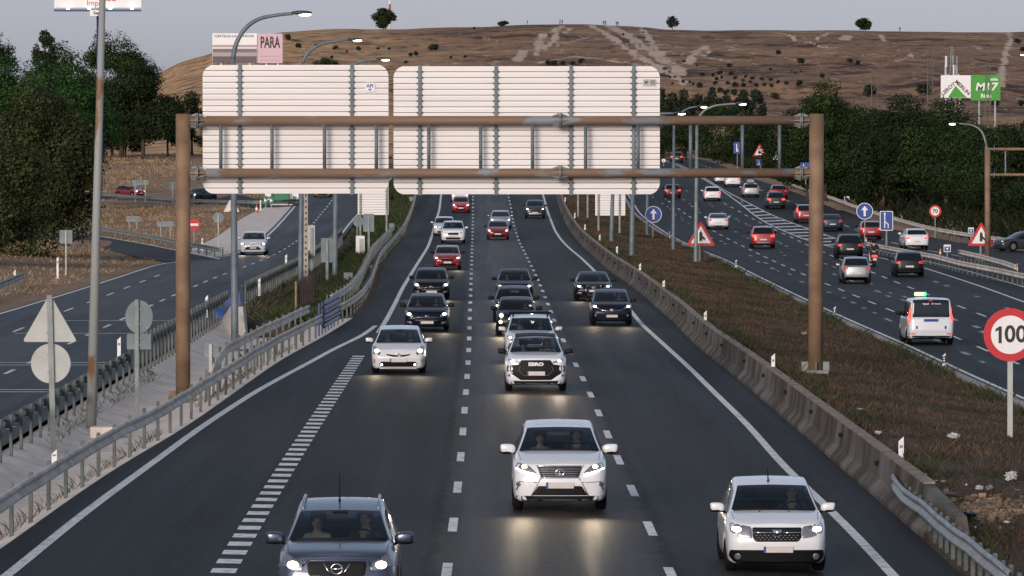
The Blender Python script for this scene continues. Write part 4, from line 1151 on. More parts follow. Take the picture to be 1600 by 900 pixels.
# 4 white SUV with black grille lettering
c = Car(dict(kind='suv', near=1, dims=dict(L=4.53, W=1.865, Hh=1.69, wb=2.68, fo=.90, zn=1.02, yc=1.22, zc=1.17, yr=2.05, zb=1.08, tyre=.36, roofw=.66, lean=.09), color=WHITE, mirror=0, cat='suv',
        label='white sport utility with black roof, black mirrors and a big chrome-lettered black grille'))
place(c, 'sport_utility_car', 837, 611, D1); EBRO = c
c.headlights([(.83, 1.02), (.66, .96), (.48, .90), (.50, .855), (.84, .93)], (.70, .935, .075, .03))
g = c.one('grille', rpoly([(-.44, .96), (.44, .96), (.52, .83), (.87, .79), (.87, .62), (.66, .50), (.46, .36), (-.46, .36), (-.66, .50), (-.87, .62), (-.87, .79), (-.52, .83)], .03), grille_m)
me = text_mesh('EBRO', .135, .01, .008, sx=1.35); hq = c.hit(0, .835, 'f')[0] + c.off
put('lettering', me, sign_white, g, (hq.x, hq.y - .045, .835))
c.bar([(-.47, .78), (-.52, .66), (-.36, .50), (.36, .50), (.52, .66), (.47, .78)], .008, galv_blue, 'grille_edge', parent=g)
for sx in (-1, 1): c.one('fog_lamp', circle(.04, 12, (sx * .80, .50)), lamp_house, off=.012)
c.both('bumper_corner', rpoly([(.50, .34), (.86, .60), (.86, .34)], .03), c.pm, off=.01)
c.plate(.56, w=.54, h=.12); lowers(c, .22, .335, .93); c.roof_panel(black_p, 2.06, None, .66)

# 5 white car with roof box rack behind it
c = Car(dict(kind='suv', near=1, dims=dict(L=4.5, W=1.80, Hh=1.60, wb=2.67, zn=.96, yc=1.15, zc=1.10, yr=1.95, zb=1.03), color=WHITE, label='white estate with a black crossbar roof rack, close behind the lettered black grille', cat='car'))
place(c, 'estate_car', 829, 566, D1); ESTATE = c
c.headlights([(.82, .95), (.62, .92), (.50, .80), (.52, .76), (.82, .84)], (.70, .87, .07, .035))
c.one('grille', rpoly([(-.42, .80), (.42, .80), (.36, .64), (-.36, .64)], .03), grille_m); c.plate(.5); c.one('air_intake', rpoly([(-.6, .40), (.6, .40), (.55, .28), (-.55, .28)], .04), grille_m)
m = MB()
for y in (2.1, 3.1):
    m.tube([(-.74, y - c.L / 2, 1.66), (.74, y - c.L / 2, 1.66)], .025, 6)
    for x in (-.60, .60): m.tube([(x, y - c.L / 2, 1.52), (x, y - c.L / 2, 1.66)], .03, 6)
m.build('roof_rack', black_p, c.root)

# 6 small dark round-lamp car
c = Car(dict(kind='hatch', near=1, dims=dict(L=3.57, W=1.63, Hh=1.49, wb=2.3, fo=.68, zn=.86, yc=.82, zc=1.0, yr=1.55, zb=.96, tyre=.29, lean=.12), color=BLACKP, metal=.2, label='small dark city car with round headlamps, partly hidden by the white estate with roof rack', mirror=0))
place(c, 'city_car', 807, 524, D1); FIAT = c
c.headlights(circle(.115, 16, (.60, .80)), (.60, .80, .085, .085)); hs = c.both('fog_lamp', circle(.085, 14, (.63, .55)), lamp_house)
for sx, h in zip((1, -1), hs): c.decal(circle(.06, 12, (sx * .63, .55)), 'f', .014, 2, .01).build('lamp_lens', head_em, h, True)
c.plate(.45); c.one('air_intake', rpoly([(-.5, .36), (.5, .36), (.45, .26), (-.45, .26)], .03), grille_m); c.bar([(-.2, .70), (.2, .70)], .012, chrome)

def generic(kind, px, py, curve, color, label, name, metal=0.3, near=1, dims=None, rail=None, lit=True, mirror=0, yaw=0.0, gf=g0, grill=True, group=None, hl=None, scale=None, cat='car', Y=None, fogs=False):
    c = Car(dict(kind=kind, near=near, dims=dims or {}, color=color, metal=metal, label=label, mirror=mirror, group=group, cat=cat, scale=scale))
    place(c, name, px, py, curve, yaw=yaw, gf=gf, Y=Y)
    z = c.p['zn']; W = c.p['W'] / 2
    hl = hl or [(.93, .99), (.74, .95), (.57, .82), (.60, .74), (.92, .84)]
    c.headlights([(a * W, b * z) for a, b in hl], (.77 * W, .875 * z, .085, .05), lit)
    if grill:
        c.one('grille', rpoly([(-.46 * W, .80 * z), (.46 * W, .80 * z), (.42 * W, .64 * z), (-.42 * W, .64 * z)], .04), grille_m)
        c.bar([(-.46 * W, .815 * z), (.46 * W, .815 * z)], .009, chrome)
    c.one('air_intake', rpoly([(-.62 * W, .46 * z), (.62 * W, .46 * z), (.58 * W, .29 * z), (-.58 * W, .29 * z)], .05), grille_m)
    c.plate(.54 * z)
    if fogs: c.both('fog_lamp', circle(.05, 10, (.74 * W, .42 * z)), lamp_house, off=.012)
    if rail: c.roof_rails(rail)
    return c
g1 = generic('hatch', 803, 503, D1, BLACKP, 'black hatchback following the small round-lamp city car in the middle lane', 'hatchback_car', dims=dict(W=1.78, L=4.3, Hh=1.5, roofw=.67))
g2 = generic('sedan', 804, 468, D1, NAVY, 'dark saloon, hindmost of the three dark cars queueing in the middle lane', 'saloon_car', dims=dict(W=1.82, Hh=1.47, roofw=.68))
g2.headlights
# right lane
CORSA = c = Car(dict(kind='hatch', near=1, dims=dict(L=4.02, W=1.74, Hh=1.48, zn=.86, yc=1.02, zc=1.0, zb=.95, lean=.16), color=NAVY, metal=.3, mirror=0, label='dark blue hatchback with a chrome smile-shaped grille bar, beside the solid edge line'))
place(c, 'hatchback_car', 955, 508, D2)
c.headlights([(.82, .90), (.72, .86), (.50, .74), (.56, .70), (.82, .76)], (.70, .80, .085, .05))
g = c.one('grille', rpoly([(-.44, .70), (.44, .70), (.34, .56), (-.34, .56)], .05), grille_m)
c.bar([(-.50, .70), (-.40, .64), (-.15, .615), (.15, .615), (.40, .64), (.50, .70)], .014, chrome, parent=g)
disc_badge(c, .645, .1, [('ring', (.062, .062, .011, 0, 0)), ('bar', (-.07, -.01, .07, .012, .010))]); c.plate(.40); c.both('fog_lamp', circle(.05, 10, (.68, .42)), lamp_house)
c.one('air_intake', rpoly([(-.5, .33), (.5, .33), (.45, .22), (-.45, .22)], .04), grille_m)
AUDI = c = Car(dict(kind='sedan', near=1, dims=dict(W=1.85, L=4.7, Hh=1.40, zn=.80, roofw=.66), color=BLACKP, metal=.2, mirror=0, label='black saloon with a chrome-framed shield grille, behind the dark blue hatchback by the barrier'))
place(c, 'saloon_car', 927, 470, D2)
c.headlights([(.86, .80), (.60, .76), (.50, .68), (.54, .62), (.86, .70)], (.70, .72, .10, .045))
g = c.one('grille', rpoly([(-.36, .73), (.36, .73), (.38, .55), (.26, .30), (-.26, .30), (-.38, .55)], .04), grille_m)
c.bar([(-.36, .73), (.36, .73), (.38, .55), (.26, .30), (-.26, .30), (-.38, .55), (-.36, .73)], .010, chrome, parent=g)
disc_badge(c, .67, .1, [('ring', (.035, .035, .006, q, 0)) for q in (-.075, -.025, .025, .075)]); c.plate(.50); c.both('fog_lamp', rpoly([(.55, .42), (.82, .44), (.80, .34), (.58, .34)], .03), lamp_house)
c.one('bumper_skirt', rpoly([(-.7, .28), (.7, .28), (.66, .2), (-.66, .2)], .03), grille_m)
g3 = generic('suv', 836, 341, D2, (.03, .036, .05), 'dark sport utility with a pale lower bumper, alone far up the road near the barrier', 'sport_utility_car', dims=dict(W=1.84), near=0, cat='suv')
g3.one('bumper_trim', rpoly([(-.6, .50), (.6, .50), (.55, .36), (-.55, .36)], .04), rim_m, off=.012)
# left lane
PRI = c = Car(dict(kind='hatch', near=1, dims=dict(L=4.46, W=1.755, Hh=1.49, wb=2.7, fo=.92, zn=.80, yc=1.05, zc=.98, yr=2.0, zb=.95, lean=.16, roofw=.66, bow=1.2), color=WHITE, label='white liftback with a thin winged grille slit, beside the dense dashed line'))
place(c, 'liftback_car', 623, 583, D1)
c.headlights([(.84, .90), (.74, .88), (.56, .68), (.60, .60), (.82, .64)], (.70, .74, .095, .065))
c.one('grille', rpoly([(-.40, .645), (-.2, .60), (.2, .60), (.40, .645), (.36, .60), (.16, .555), (-.16, .555), (-.36, .60)], .01), grille_m)
disc_badge(c, .615, .1, [('ring', (.075, .05, .010, 0, 0)), ('ring', (.045, .022, .008, 0, .015)), ('ring', (.02, .045, .007, 0, 0))])
c.one('air_intake', rpoly([(-.56, .40), (.56, .40), (.62, .30), (.56, .23), (-.56, .23), (-.62, .30)], .03), grille_m)
hs = c.both('fog_lamp', circle(.05, 12, (.535, .30)), lamp_house, off=.014)
for sx, h in zip((1, -1), hs): c.decal(circle(.035, 10, (sx * .535, .30)), 'f', .018, 2, .006).build('lamp_lens', drl_em, h, True)
c.both('side_lamp', rpoly([(.74, .48), (.80, .48), (.79, .34), (.74, .36)], .02), brass); c.plate(.445, w=.54, h=.12)
c.bar([(-.6, .19), (.6, .19)], .018, c.pm, 'bumper_lip')
I30 = c = Car(dict(kind='hatch', near=1, dims=dict(L=4.3, W=1.78, Hh=1.47, wb=2.65, fo=.85, zn=.80, yc=1.10, zc=.96, yr=1.9, zb=.92, roofw=.66), color=NAVY, metal=.4, mirror=0, label='dark blue hatchback with a hexagonal grille, right behind the white liftback'))
place(c, 'hatchback_car', 667, 517, D1)
def hex_front(c, badge=True):
    c.headlights([(.85, .84), (.76, .80), (.52, .64), (.56, .57), (.84, .64)], (.70, .69, .095, .06))
    g = c.one('grille', rpoly([(-.44, .55), (.44, .55), (.48, .42), (.34, .20), (-.34, .20), (-.48, .42)], .03), grille_m); c.bar([(-.45, .56), (.45, .56)], .010, chrome, parent=g)
    c.bar([(-.47, .45), (.47, .45)], .008, rim_m, 'grille_slat', parent=g); c.plate(.36, w=.54)
    c.both('fog_lamp', rpoly([(.56, .36), (.80, .43), (.78, .33), (.60, .27)], .03), lamp_house)
    if badge: disc_badge(c, .60, .1, [('ring', (.07, .042, .007, 0, 0)), ('bar', (-.03, -.03, -.015, .03, .008)), ('bar', (.015, -.03, .03, .03, .008)), ('bar', (-.022, 0, .022, 0, .007))])
hex_front(c)
HB2 = c = Car(dict(kind='hatch', near=1, dims=dict(L=4.2, W=1.76, Hh=1.48, wb=2.6, zn=.80, yc=1.08, zc=.97, zb=.93), color=BLACKP, metal=.2, mirror=0, label='black hatchback with a white number plate, between the dark blue hatchback and the red hatchback'))
place(c, 'hatchback_car', 674, 467, D1); hex_front(c)
R206 = generic('hatch', 699, 421, D1, REDP, 'red hatchback with bright headlamps, following the black hatchback with a white plate', 'hatchback_car', near=1, dims=dict(L=3.84, W=1.67, Hh=1.43), metal=.1, grill=True, fogs=True)
RAV = generic('suv', 708, 380, D1, WHITE, 'white sport utility with unlit headlamps and roof rails, behind the red hatchback', 'sport_utility_car', metal=0, near=1, lit=False, mirror=1, rail=rim_m, cat='suv', fogs=True)
generic('hatch', 694, 368, D1, WHITE, 'white hatchback half hidden behind the white sport utility with unlit headlamps', 'hatchback_car', metal=0, near=0, mirror=1, dims=dict(W=1.76, L=4.2))
generic('hatch', 720, 332, D1, (.40, .02, .025), 'bright red hatchback just below the lower edge of the wide sign back', 'hatchback_car', metal=0, near=0, dims=dict(L=3.8, W=1.66, Hh=1.5))
generic('hatch', 719, 316, D1, WHITE, 'pale car mostly hidden behind the bright red hatchback under the sign back', 'hatchback_car', metal=0, near=0, mirror=0)
generic('hatch', 778, 374, D1, (.20, .012, .012), 'dark red hatchback in the middle lane, in front of the silver estate with roof rails', 'hatchback_car', metal=.1, near=0, dims=dict(W=1.76, L=4.2, Hh=1.48))
generic('suv', 782, 359, D1, (.30, .31, .33), 'silver estate with roof rails behind the dark red hatchback', 'estate_car', metal=.6, near=0, rail=rim_m, mirror=1, dims=dict(W=1.8, Hh=1.6), cat='car')
# service road and ramps
TOY = c = Car(dict(kind='suv', near=1, dims=dict(L=4.36, W=1.79, Hh=1.56, zn=.88, yc=1.08, zc=1.05, zb=1.0, clr=.17, lean=.16), color=WHITE, label='white crossover alone on the service road, between the round sign back and the lamp column'))
place(c, 'crossover_car', 396, 398, LB)
c.headlights([(.85, .88), (.70, .82), (.50, .72), (.56, .62), (.85, .66)], (.72, .74, .09, .06)); c.bar([(-.5, .78), (0, .70), (.5, .78)], .012, grille_m, 'grille_slit')
c.one('grille', rpoly([(-.36, .56), (.36, .56), (.60, .34), (-.60, .34)], .05), grille_m); c.plate(.47); c.bar([(-.62, .26), (.62, .26)], .012, rim_m, 'bumper_lip')
disc_badge(c, .72, .1, [('ring', (.065, .045, .009, 0, 0)), ('ring', (.03, .02, .007, 0, .01))])
generic('hatch', 504, 308, LB, (.35, .25, .03), 'dark yellow car mostly hidden by the sign back on the service road', 'hatchback_car', metal=0, near=0)
# ramp cars seen from their side
q = P(203, 307.5, g0)
c = Car(dict(kind='hatch', near=0, dims=dict(L=4.2), color=(.20, .015, .02), metal=.2, mirror=0, label='dark red hatchback on the upper ramp beyond the dry verge, headlamps lit'))
c.build('hatchback_car', (q.x, q.y, q.z + .02), R(48)); c.headlights([(.80, .80), (.60, .78), (.52, .68), (.8, .68)], (.68, .73, .08, .05)); c.plate(.45); c.one('air_intake', rpoly([(-.5, .38), (.5, .38), (.45, .25), (-.45, .25)], .04), grille_m)
q = P(312, 317.5, g0)
c = Car(dict(kind='suv', near=0, color=(.02, .024, .028), metal=.2, mirror=0, cat='suv', label='dark sport utility on the upper ramp, just left of the sign gantry panel, headlamp lit'))
c.build('sport_utility_car', (q.x, q.y, q.z + .02), R(-28)); c.headlights([(.84, .96), (.60, .94), (.52, .84), (.84, .84)], (.70, .90, .09, .05)); c.plate(.5); c.one('grille', rpoly([(-.45, .82), (.45, .82), (.4, .6), (-.4, .6)], .04), grille_m)

# ---- going away on the right
def away(kind, px, py, curve, color, label, name, metal=0.2, dims=None, tl=None, win=None, plate=.62, skirt=(.22, .36), cat='car', rail=None, mirror=0, near=0, bright=False, light_bar=None, yaw=0.0):
    c = Car(dict(kind=kind, near=near, dims=dims or {}, color=color, metal=metal, label=label, mirror=mirror, cat=cat, group=None))
    place(c, name, px, py, curve, rear=True, yaw=yaw)
    W = c.p['W'] / 2; z = c.p['zt']
    tl = tl or [(.93, .97), (.60, .94), (.60, .80), (.92, .78)]
    c.both('tail_light', rpoly([(a * W, b * z) for a, b in tl], .04), tail_em if bright else tail_dim, 'r')
    if plate: c.plate(plate * z, side='r')
    rear_lowers(c, *skirt)
    if rail: c.roof_rails(rail)
    hl = [(.93, .99), (.74, .95), (.57, .82), (.60, .74), (.92, .84)]
    c.headlights([(a * W, b * c.p['zn']) for a, b in hl], (.77 * W, .875 * c.p['zn'], .085, .05), False)
    return c
RL = lambda a, b, t: (lambda Y: a(Y) * (1 - t) + b(Y) * t)
TAXI = c = Car(dict(kind='van', near=1, dims=dict(L=4.5, W=1.855, Hh=1.82, roofw=.78), color=WHITE, mirror=0, cat='taxi', label='white taxi van with a lit green roof lamp, driving away beside the grass median'))
place(c, 'taxi_van', 1452, 538, KB, rear=True)
tls = c.both('tail_light', rpoly([(.74, 1.46), (.80, 1.46), (.895, .90), (.82, .84), (.76, 1.05)], .02), tail_em, 'r')
for sx, h in zip((1, -1), tls): c.decal([(sx * .80, 1.02), (sx * .86, 1.0), (sx * .87, .90), (sx * .83, .90)], 'r', .012, 2, .01).build('lamp_lens', pmat('clear_lens', (.6, .45, .42), rough=.2), h, True)
c.one('tailgate_window', rpoly([(-.70, 1.66), (.70, 1.66), (.73, 1.10), (-.73, 1.10)], .05), glass_dark, 'r', .010)
h = c.one('tailgate', rpoly([(-.74, 1.05), (.74, 1.05), (.74, .52), (-.74, .52)], .05), c.pm, 'r', .004)
c.plate(.96, w=.56, h=.105, side='r', mat=sign_blue, strip_=False); rear_lowers(c, .2, .36)
c.both('reflector', rpoly([(.60, .45), (.86, .46), (.85, .41), (.60, .41)], .01), tail_dim, 'r')
c.one('brake_light', rpoly([(-.07, 1.745), (.07, 1.745), (.07, 1.71), (-.07, 1.71)], .008), tail_dim, 'r', .012)
c.both('door_crest', rpoly([(.52, .74), (.60, .74), (.60, .64), (.56, .61), (.52, .64)], .01), sign_blue, 'r', .012)
hq = c.hit(-.25, 1.58, 'r')[0] + c.off
for tx, x_, s_ in (('taxi', .20, .12), ('24 horas', -.20, .075)):
    me = text_mesh(tx, s_, .002, .002, sx=1.4); me.transform(Matrix.Rotation(PI, 4, 'Z')); put('lettering', me, sign_white, c.root, (x_, hq.y + .03, 1.60))
m = MB(); m.prism(rrect(.05, 1.83, .42, 1.98, .03), 1.55 - c.L / 2, 1.72 - c.L / 2); sg = m.build('taxi_sign', taxi_em, c.root)
m = MB(); m.tube([(-.0, 1.62 - c.L / 2, 1.83), (-.0, 1.62 - c.L / 2, 1.98)], .045, 10); m.build('green_lamp', green_em, sg)
c.headlights([(.80, .88), (.55, .86), (.55, .74), (.80, .74)], (.68, .8, .08, .05), False)

away('hatch', 1338, 443, RA, SILVER, 'small silver hatchback with red tail lamps, driving behind the black estate and the scooter', 'hatchback_car', metal=.6, dims=dict(L=3.64, W=1.66, Hh=1.5), mirror=1, skirt=(.2, .26), plate=.60)
away('hatch', 1420, 432, RB, BLACKP, 'black hatchback with a white plate, beside the crash barrier ahead of the taxi van', 'hatchback_car', dims=dict(L=4.25, W=1.79, Hh=1.49))
away('suv', 1327, 404, RB, BLACKP, 'black estate with grey roof rails and tall rear window, left of the scooter rider', 'sport_utility_car', dims=dict(W=1.87, L=4.7, Hh=1.69), rail=rim_m, cat='suv')
away('suv', 1192, 388, RA, (.30, .014, .014), 'red sport utility with a silver rear bumper plate, alone in the lane nearest the median', 'sport_utility_car', dims=dict(W=1.82, Hh=1.66), cat='suv', bright=True).one('bumper_trim', rpoly([(-.5, .50), (.5, .50), (.46, .40), (-.46, .40)], .03), rim_m, 'r', .014)
away('coupe', 1122, 358, RA, WHITE, 'white low coupe with a sloping roof beyond the merge warning sign', 'coupe_car', metal=0, mirror=1, skirt=(.18, .34))
away('hatch', 1113, 314, RA, WHITE, 'white hatchback with a dark lower bumper, just below the gantry beam', 'hatchback_car', metal=0, dims=dict(W=1.78, L=4.3), mirror=1, bright=True)
away('hatch', 1051, 310, RA, (.10, .012, .014), 'dark red hatchback partly behind the lamp column', 'hatchback_car', metal=.2, dims=dict(W=1.78), bright=True)
away('van', 1145, 292, RE, WHITE, 'white van under the gantry beam, beside another white car', 'delivery_van', metal=0, cat='van', dims=dict(W=1.85, L=4.4))
away('hatch', 1128, 287, RE, WHITE, 'white car almost hidden by the white van under the gantry beam', 'hatchback_car', metal=0, mirror=1)
c = away('hatch', 1173, 308, RG, (.45, .44, .43), 'pale silver estate with a roof box', 'estate_car', metal=.4, dims=dict(L=4.5, W=1.78), mirror=1)
m = MB(); m.prism(rpoly([(-.38, 1.56), (.38, 1.56), (.36, 1.78), (.25, 1.88), (-.25, 1.88), (-.36, 1.78)], .05), -.6, 1.2); m.build('roof_box', galv_dull, c.root)
away('suv', 1212, 326, RQ, (.03, .035, .037), 'dark grey sport utility with red tail lamps, close behind a red car', 'sport_utility_car', dims=dict(W=1.85), cat='suv', bright=True)
away('hatch', 1217, 311, RQ, (.20, .015, .02), 'red car half hidden by the dark grey sport utility', 'hatchback_car', dims=dict(W=1.8))
away('suv', 1259, 348, RQ, (.22, .016, .02), 'dark red sport utility half hidden by the right gantry column', 'sport_utility_car', dims=dict(W=1.86), cat='suv', tl=[(.93, 1.35), (.84, 1.35), (.72, .95), (.74, .85), (.93, .85)], bright=True)
away('sedan', 1300, 361, RQ, (.02, .045, .06), 'teal blue saloon just right of the gantry column', 'saloon_car', metal=.4, dims=dict(W=1.79))
away('hatch', 1360, 374, RQ, (.26, .014, .016), 'red hatchback behind the blue lane sign and the round arrow sign', 'hatchback_car', dims=dict(W=1.80, L=4.3), bright=True)
away('suv', 1431, 390, RQ, WHITE, 'white crossover on the slip lane right of the blue lane sign', 'crossover_car', metal=0, dims=dict(W=1.80, Hh=1.56, zt=1.0), mirror=1, bright=True)
away('suv', 1057, 255, RA, (.05, .03, .03), 'dark sport utility at the far bend where the carriageway meets the trees', 'sport_utility_car', dims=dict(W=1.86), cat='suv', bright=True)
# wagon at the right edge, seen from its side
q = P(1592, 393, g0)
c = Car(dict(kind='suv', near=0, dims=dict(L=4.75, W=1.86, Hh=1.50, zb=.93, zn=.80, zc=.98, zd=1.0, zt=.95, clr=.16), color=(.07, .075, .085), metal=.6, mirror=0, label='dark grey estate seen from its side at the right edge behind the barrier', cat='car'))
c.build('estate_car', (q.x + .6, q.y + 1, q.z + .02), R(-68)); c.headlights([(.80, .80), (.60, .78), (.52, .68), (.8, .68)], (.68, .73, .08, .05), False); c.both('tail_light', [(.9, .95), (.6, .92), (.6, .82), (.9, .82)], tail_dim, 'r')
# ================================================================== STREET FURNITURE
def SZ(Y): return Y / F          # metres per photograph pixel at a distance
# ---- sign gantry across the near carriageway, seen from behind
GY = 165.0
k = SZ(GY)
def gp(px, py, dy=0.0): return at(px, py, GY) + Vector((0, dy, 0))
patchy = pmat('weathering_steel_tube', (.185, .115, .072), rough=.65, scale=.9, c2=(.20, .215, .225), lo=.42, hi=.48, bump=.2, bscale=20, detail=6, stretch=(.8, 2, 2))
bl = gp(286, 612); br = gp(1274, 580)
bl.z = float(gleft(bl.x, GY)); br.z = float(gmed(br.x, GY))
GO = Vector((0, GY, 0))
gan = thing('sign_gantry', 'rusty tubular sign gantry spanning the near carriageway', 'gantry', GO)
for b_, px in ((bl, 286), (br, 1276)):
    t_ = gp(px, 178)
    m = MB(); m.tube([b_ - GO + Vector((0, 0, -.1)), t_ - GO], .222, 20)
    cc = m.build('column', rust, gan, True)
    m = MB(); q = b_ - GO; m.box((q.x, q.y, q.z + .06), (.75, .75, .10))
    for a in range(4): m.box((q.x + .29 * math.cos(a * PI / 2), q.y + .29 * math.sin(a * PI / 2), q.z + .22), (.26, .03, .28), rz=a * PI / 2)
    m.build('base_plate', galv_dull if px > 800 else rust, gan)
for py in (188.5, 270.5):
    m = MB(); m.tube([gp(322, py) - GO, gp(860, py) - GO, gp(1240, py) - GO], .145, 18); m.build('beam', patchy, gan, True)
    for px, w in ((308, 22), (875, 24), (1252, 22)):
        m = MB(); q = gp(px, py) - GO
        for d in (-.02, .02): m.tube([q + Vector((d - .012, 0, 0)), q + Vector((d + .012, 0, 0))], .235, 18)
        for a in range(8):
            M_ = Matrix.Rotation(a * PI / 4, 3, 'X')
            for sx in (-1, 1):
                v = [Vector((sx * .03, 0, .14)), Vector((sx * .03, 0, .23)), Vector((sx * w * k * .55, 0, .145))]
                vs = [M_ @ (u + Vector((0, e, 0))) + q for e in (-.008, .008) for u in v]
                m.add(vs, [(0, 1, 2), (3, 5, 4), (0, 3, 4, 1), (1, 4, 5, 2), (2, 5, 3, 0)])
        m.build('flange', galv_dull, gan)
    for pa, pb in ((290, 322), (1240, 1272)):
        m = MB()
        for e in (-.075, .075): m.box(((gp(pa, py) + gp(pb, py)) / 2 - GO + Vector((0, 0, e))), ((pb - pa) * k, .16, .03))
        m.tube([gp(pa, py) - GO, gp(pb, py) - GO], .07, 10); m.build('bracket', rust, gan)
for px in (345, 425, 507, 588, 670, 751, 832, 915, 997, 1079, 1160, 1218):
    m = MB(); m.tube([gp(px, 195) - GO, gp(px, 264) - GO], .055, 10); m.build('brace', galv_blue, gan, True)

def sign_panel(x0, x1, y0, y1, stiff, label, dy=.42, Y=GY, rad=.36, plank=.178, posts=None, gp_=None):
    kk = SZ(Y + dy)
    a = at(x0, y1, Y + dy); b = at(x1, y0, Y + dy)
    W, Hh = b.x - a.x, b.z - a.z
    o = Vector(((a.x + b.x) / 2, Y + dy, a.z))
    root = thing('overhead_sign', label, 'road sign', o, group=gp_)
    n = max(3, int(round(Hh / plank))); ph = Hh / n
    def hw(z):
        z = min(z, Hh - z)
        return W / 2 - (0 if z >= rad else rad - math.sqrt(max(0, rad * rad - (rad - z) ** 2)))
    m = MB(); m.prism(rrect(-W / 2 + .01, .01, W / 2 - .01, Hh - .01, rad, 8), .0, .02); m.build('backing_sheet', pmat('panel_groove', (.10, .075, .06), rough=.7), root)
    m = MB()
    for i in range(n):
        z0, z1 = i * ph + .011, (i + 1) * ph - .011
        zs = np.linspace(z0, z1, 5)
        poly = [(hw(z), z) for z in zs] + [(-hw(z), z) for z in zs[::-1]]
        m.prism(poly, -.028, -.001, lambda x, y, z, z0=z0, z1=z1: (x, y - (.020 * (1 - abs((z - z0) / (z1 - z0) - .85) / .85) if y < -.01 else 0), z))
    tag(m.build('planks', pmat('white_panel_back', (.86, .83, .80), rough=.5, scale=.7, c2=(.78, .74, .71), stretch=(.25, 1, 6), detail=6), root), kind='stuff')
    for px in stiff:
        x = at(px, 300, Y + dy).x - o.x
        m = MB(); m.box((x, -.09, Hh / 2 + .0), (.10, .018, Hh + .04)); m.box((x, -.065, Hh / 2), (.02, .05, Hh + .04)); st_ = m.build('stiffener', galv_blue, root)
        m = MB()
        for i in range(1, n):
            for s_ in (-1, 1): m.box((x + s_ * .065, -.07, i * ph), (.06, .05, .05))
        tag(m.build('clamps', flat('clamp_steel', (.045, .045, .048)), st_), kind='stuff')
    for px, pyb, w in posts or []:
        q = at(px, pyb, Y); m = MB(); m.box((q.x - o.x, -.12, (q.z + o.z + Hh) / 2 - o.z), (w, w * .7, Hh + o.z - q.z)); m.build('post', galv_dull, root)
    return root, o, W, Hh
p1, o1, W1, H1 = sign_panel(317, 607, 101, 303, (375, 550), 'white plank back of the smaller overhead sign, on the left half of the gantry')
p2, o2, W2, H2 = sign_panel(615, 1031, 103, 304, (656, 775, 892, 990), 'white plank back of the wide overhead sign over the middle of the carriageway')
def sticker(root, o, cx, cy, w, h, txts, mat):
    q = at(cx, cy, GY + .30) - o
    m = MB(); m.prism(rrect(-w / 2, -h / 2, w / 2, h / 2, .03), -.01, .0); s_ = m.build('sticker', mat, root, loc=(q.x, -.062, q.z))
    for body, size, x, z, mt in txts: put('lettering', text_mesh(body, size, .002, .004), mt, s_, (x, -.014, z))
    return s_
s_ = sticker(p1, o1, 578, 136, .31, .28, [('API', .15, 0, .03, sign_blue)], sign_white)
m = MB(); m.prism([(-.06, -.05), (.06, -.05), (0, -.12)], -.014, -.011); m.build('emblem', sign_blue, s_)
s_ = sticker(p2, o2, 1015, 129, .40, .20, [('M', .10, -.10, .0, sign_black)], signback_w)
m = MB(); m.tube([(-.10 + .06 * math.cos(t), -.014, .06 * math.sin(t)) for t in np.linspace(0, 2 * PI, 20)], .006, 5); m.prism([(.02, -.07), (.17, -.07), (.17, .07), (.02, .07)], -.013, -.010); m.build('emblem', galv_dull, s_)
# signs further up the road, also seen from behind
for (x0, x1, y0, y1, pst, pyb, lab, gf) in ((559, 607, 150, 336, (563, 604), 385, 'tall white sign back on two posts beside the grass verge, behind the gantry', gleft),
                                            (930, 977, 230, 337, (935, 968), 364, 'white sign back on posts in the median, below the wide overhead sign', gmed)):
    Yq = P((x0 + x1) / 2, pyb, gf).y
    sign_panel(x0, x1, y0, y1, (), lab, dy=.12, Y=Yq, rad=.08, plank=.2, posts=[(q, pyb, .14) for q in pst])

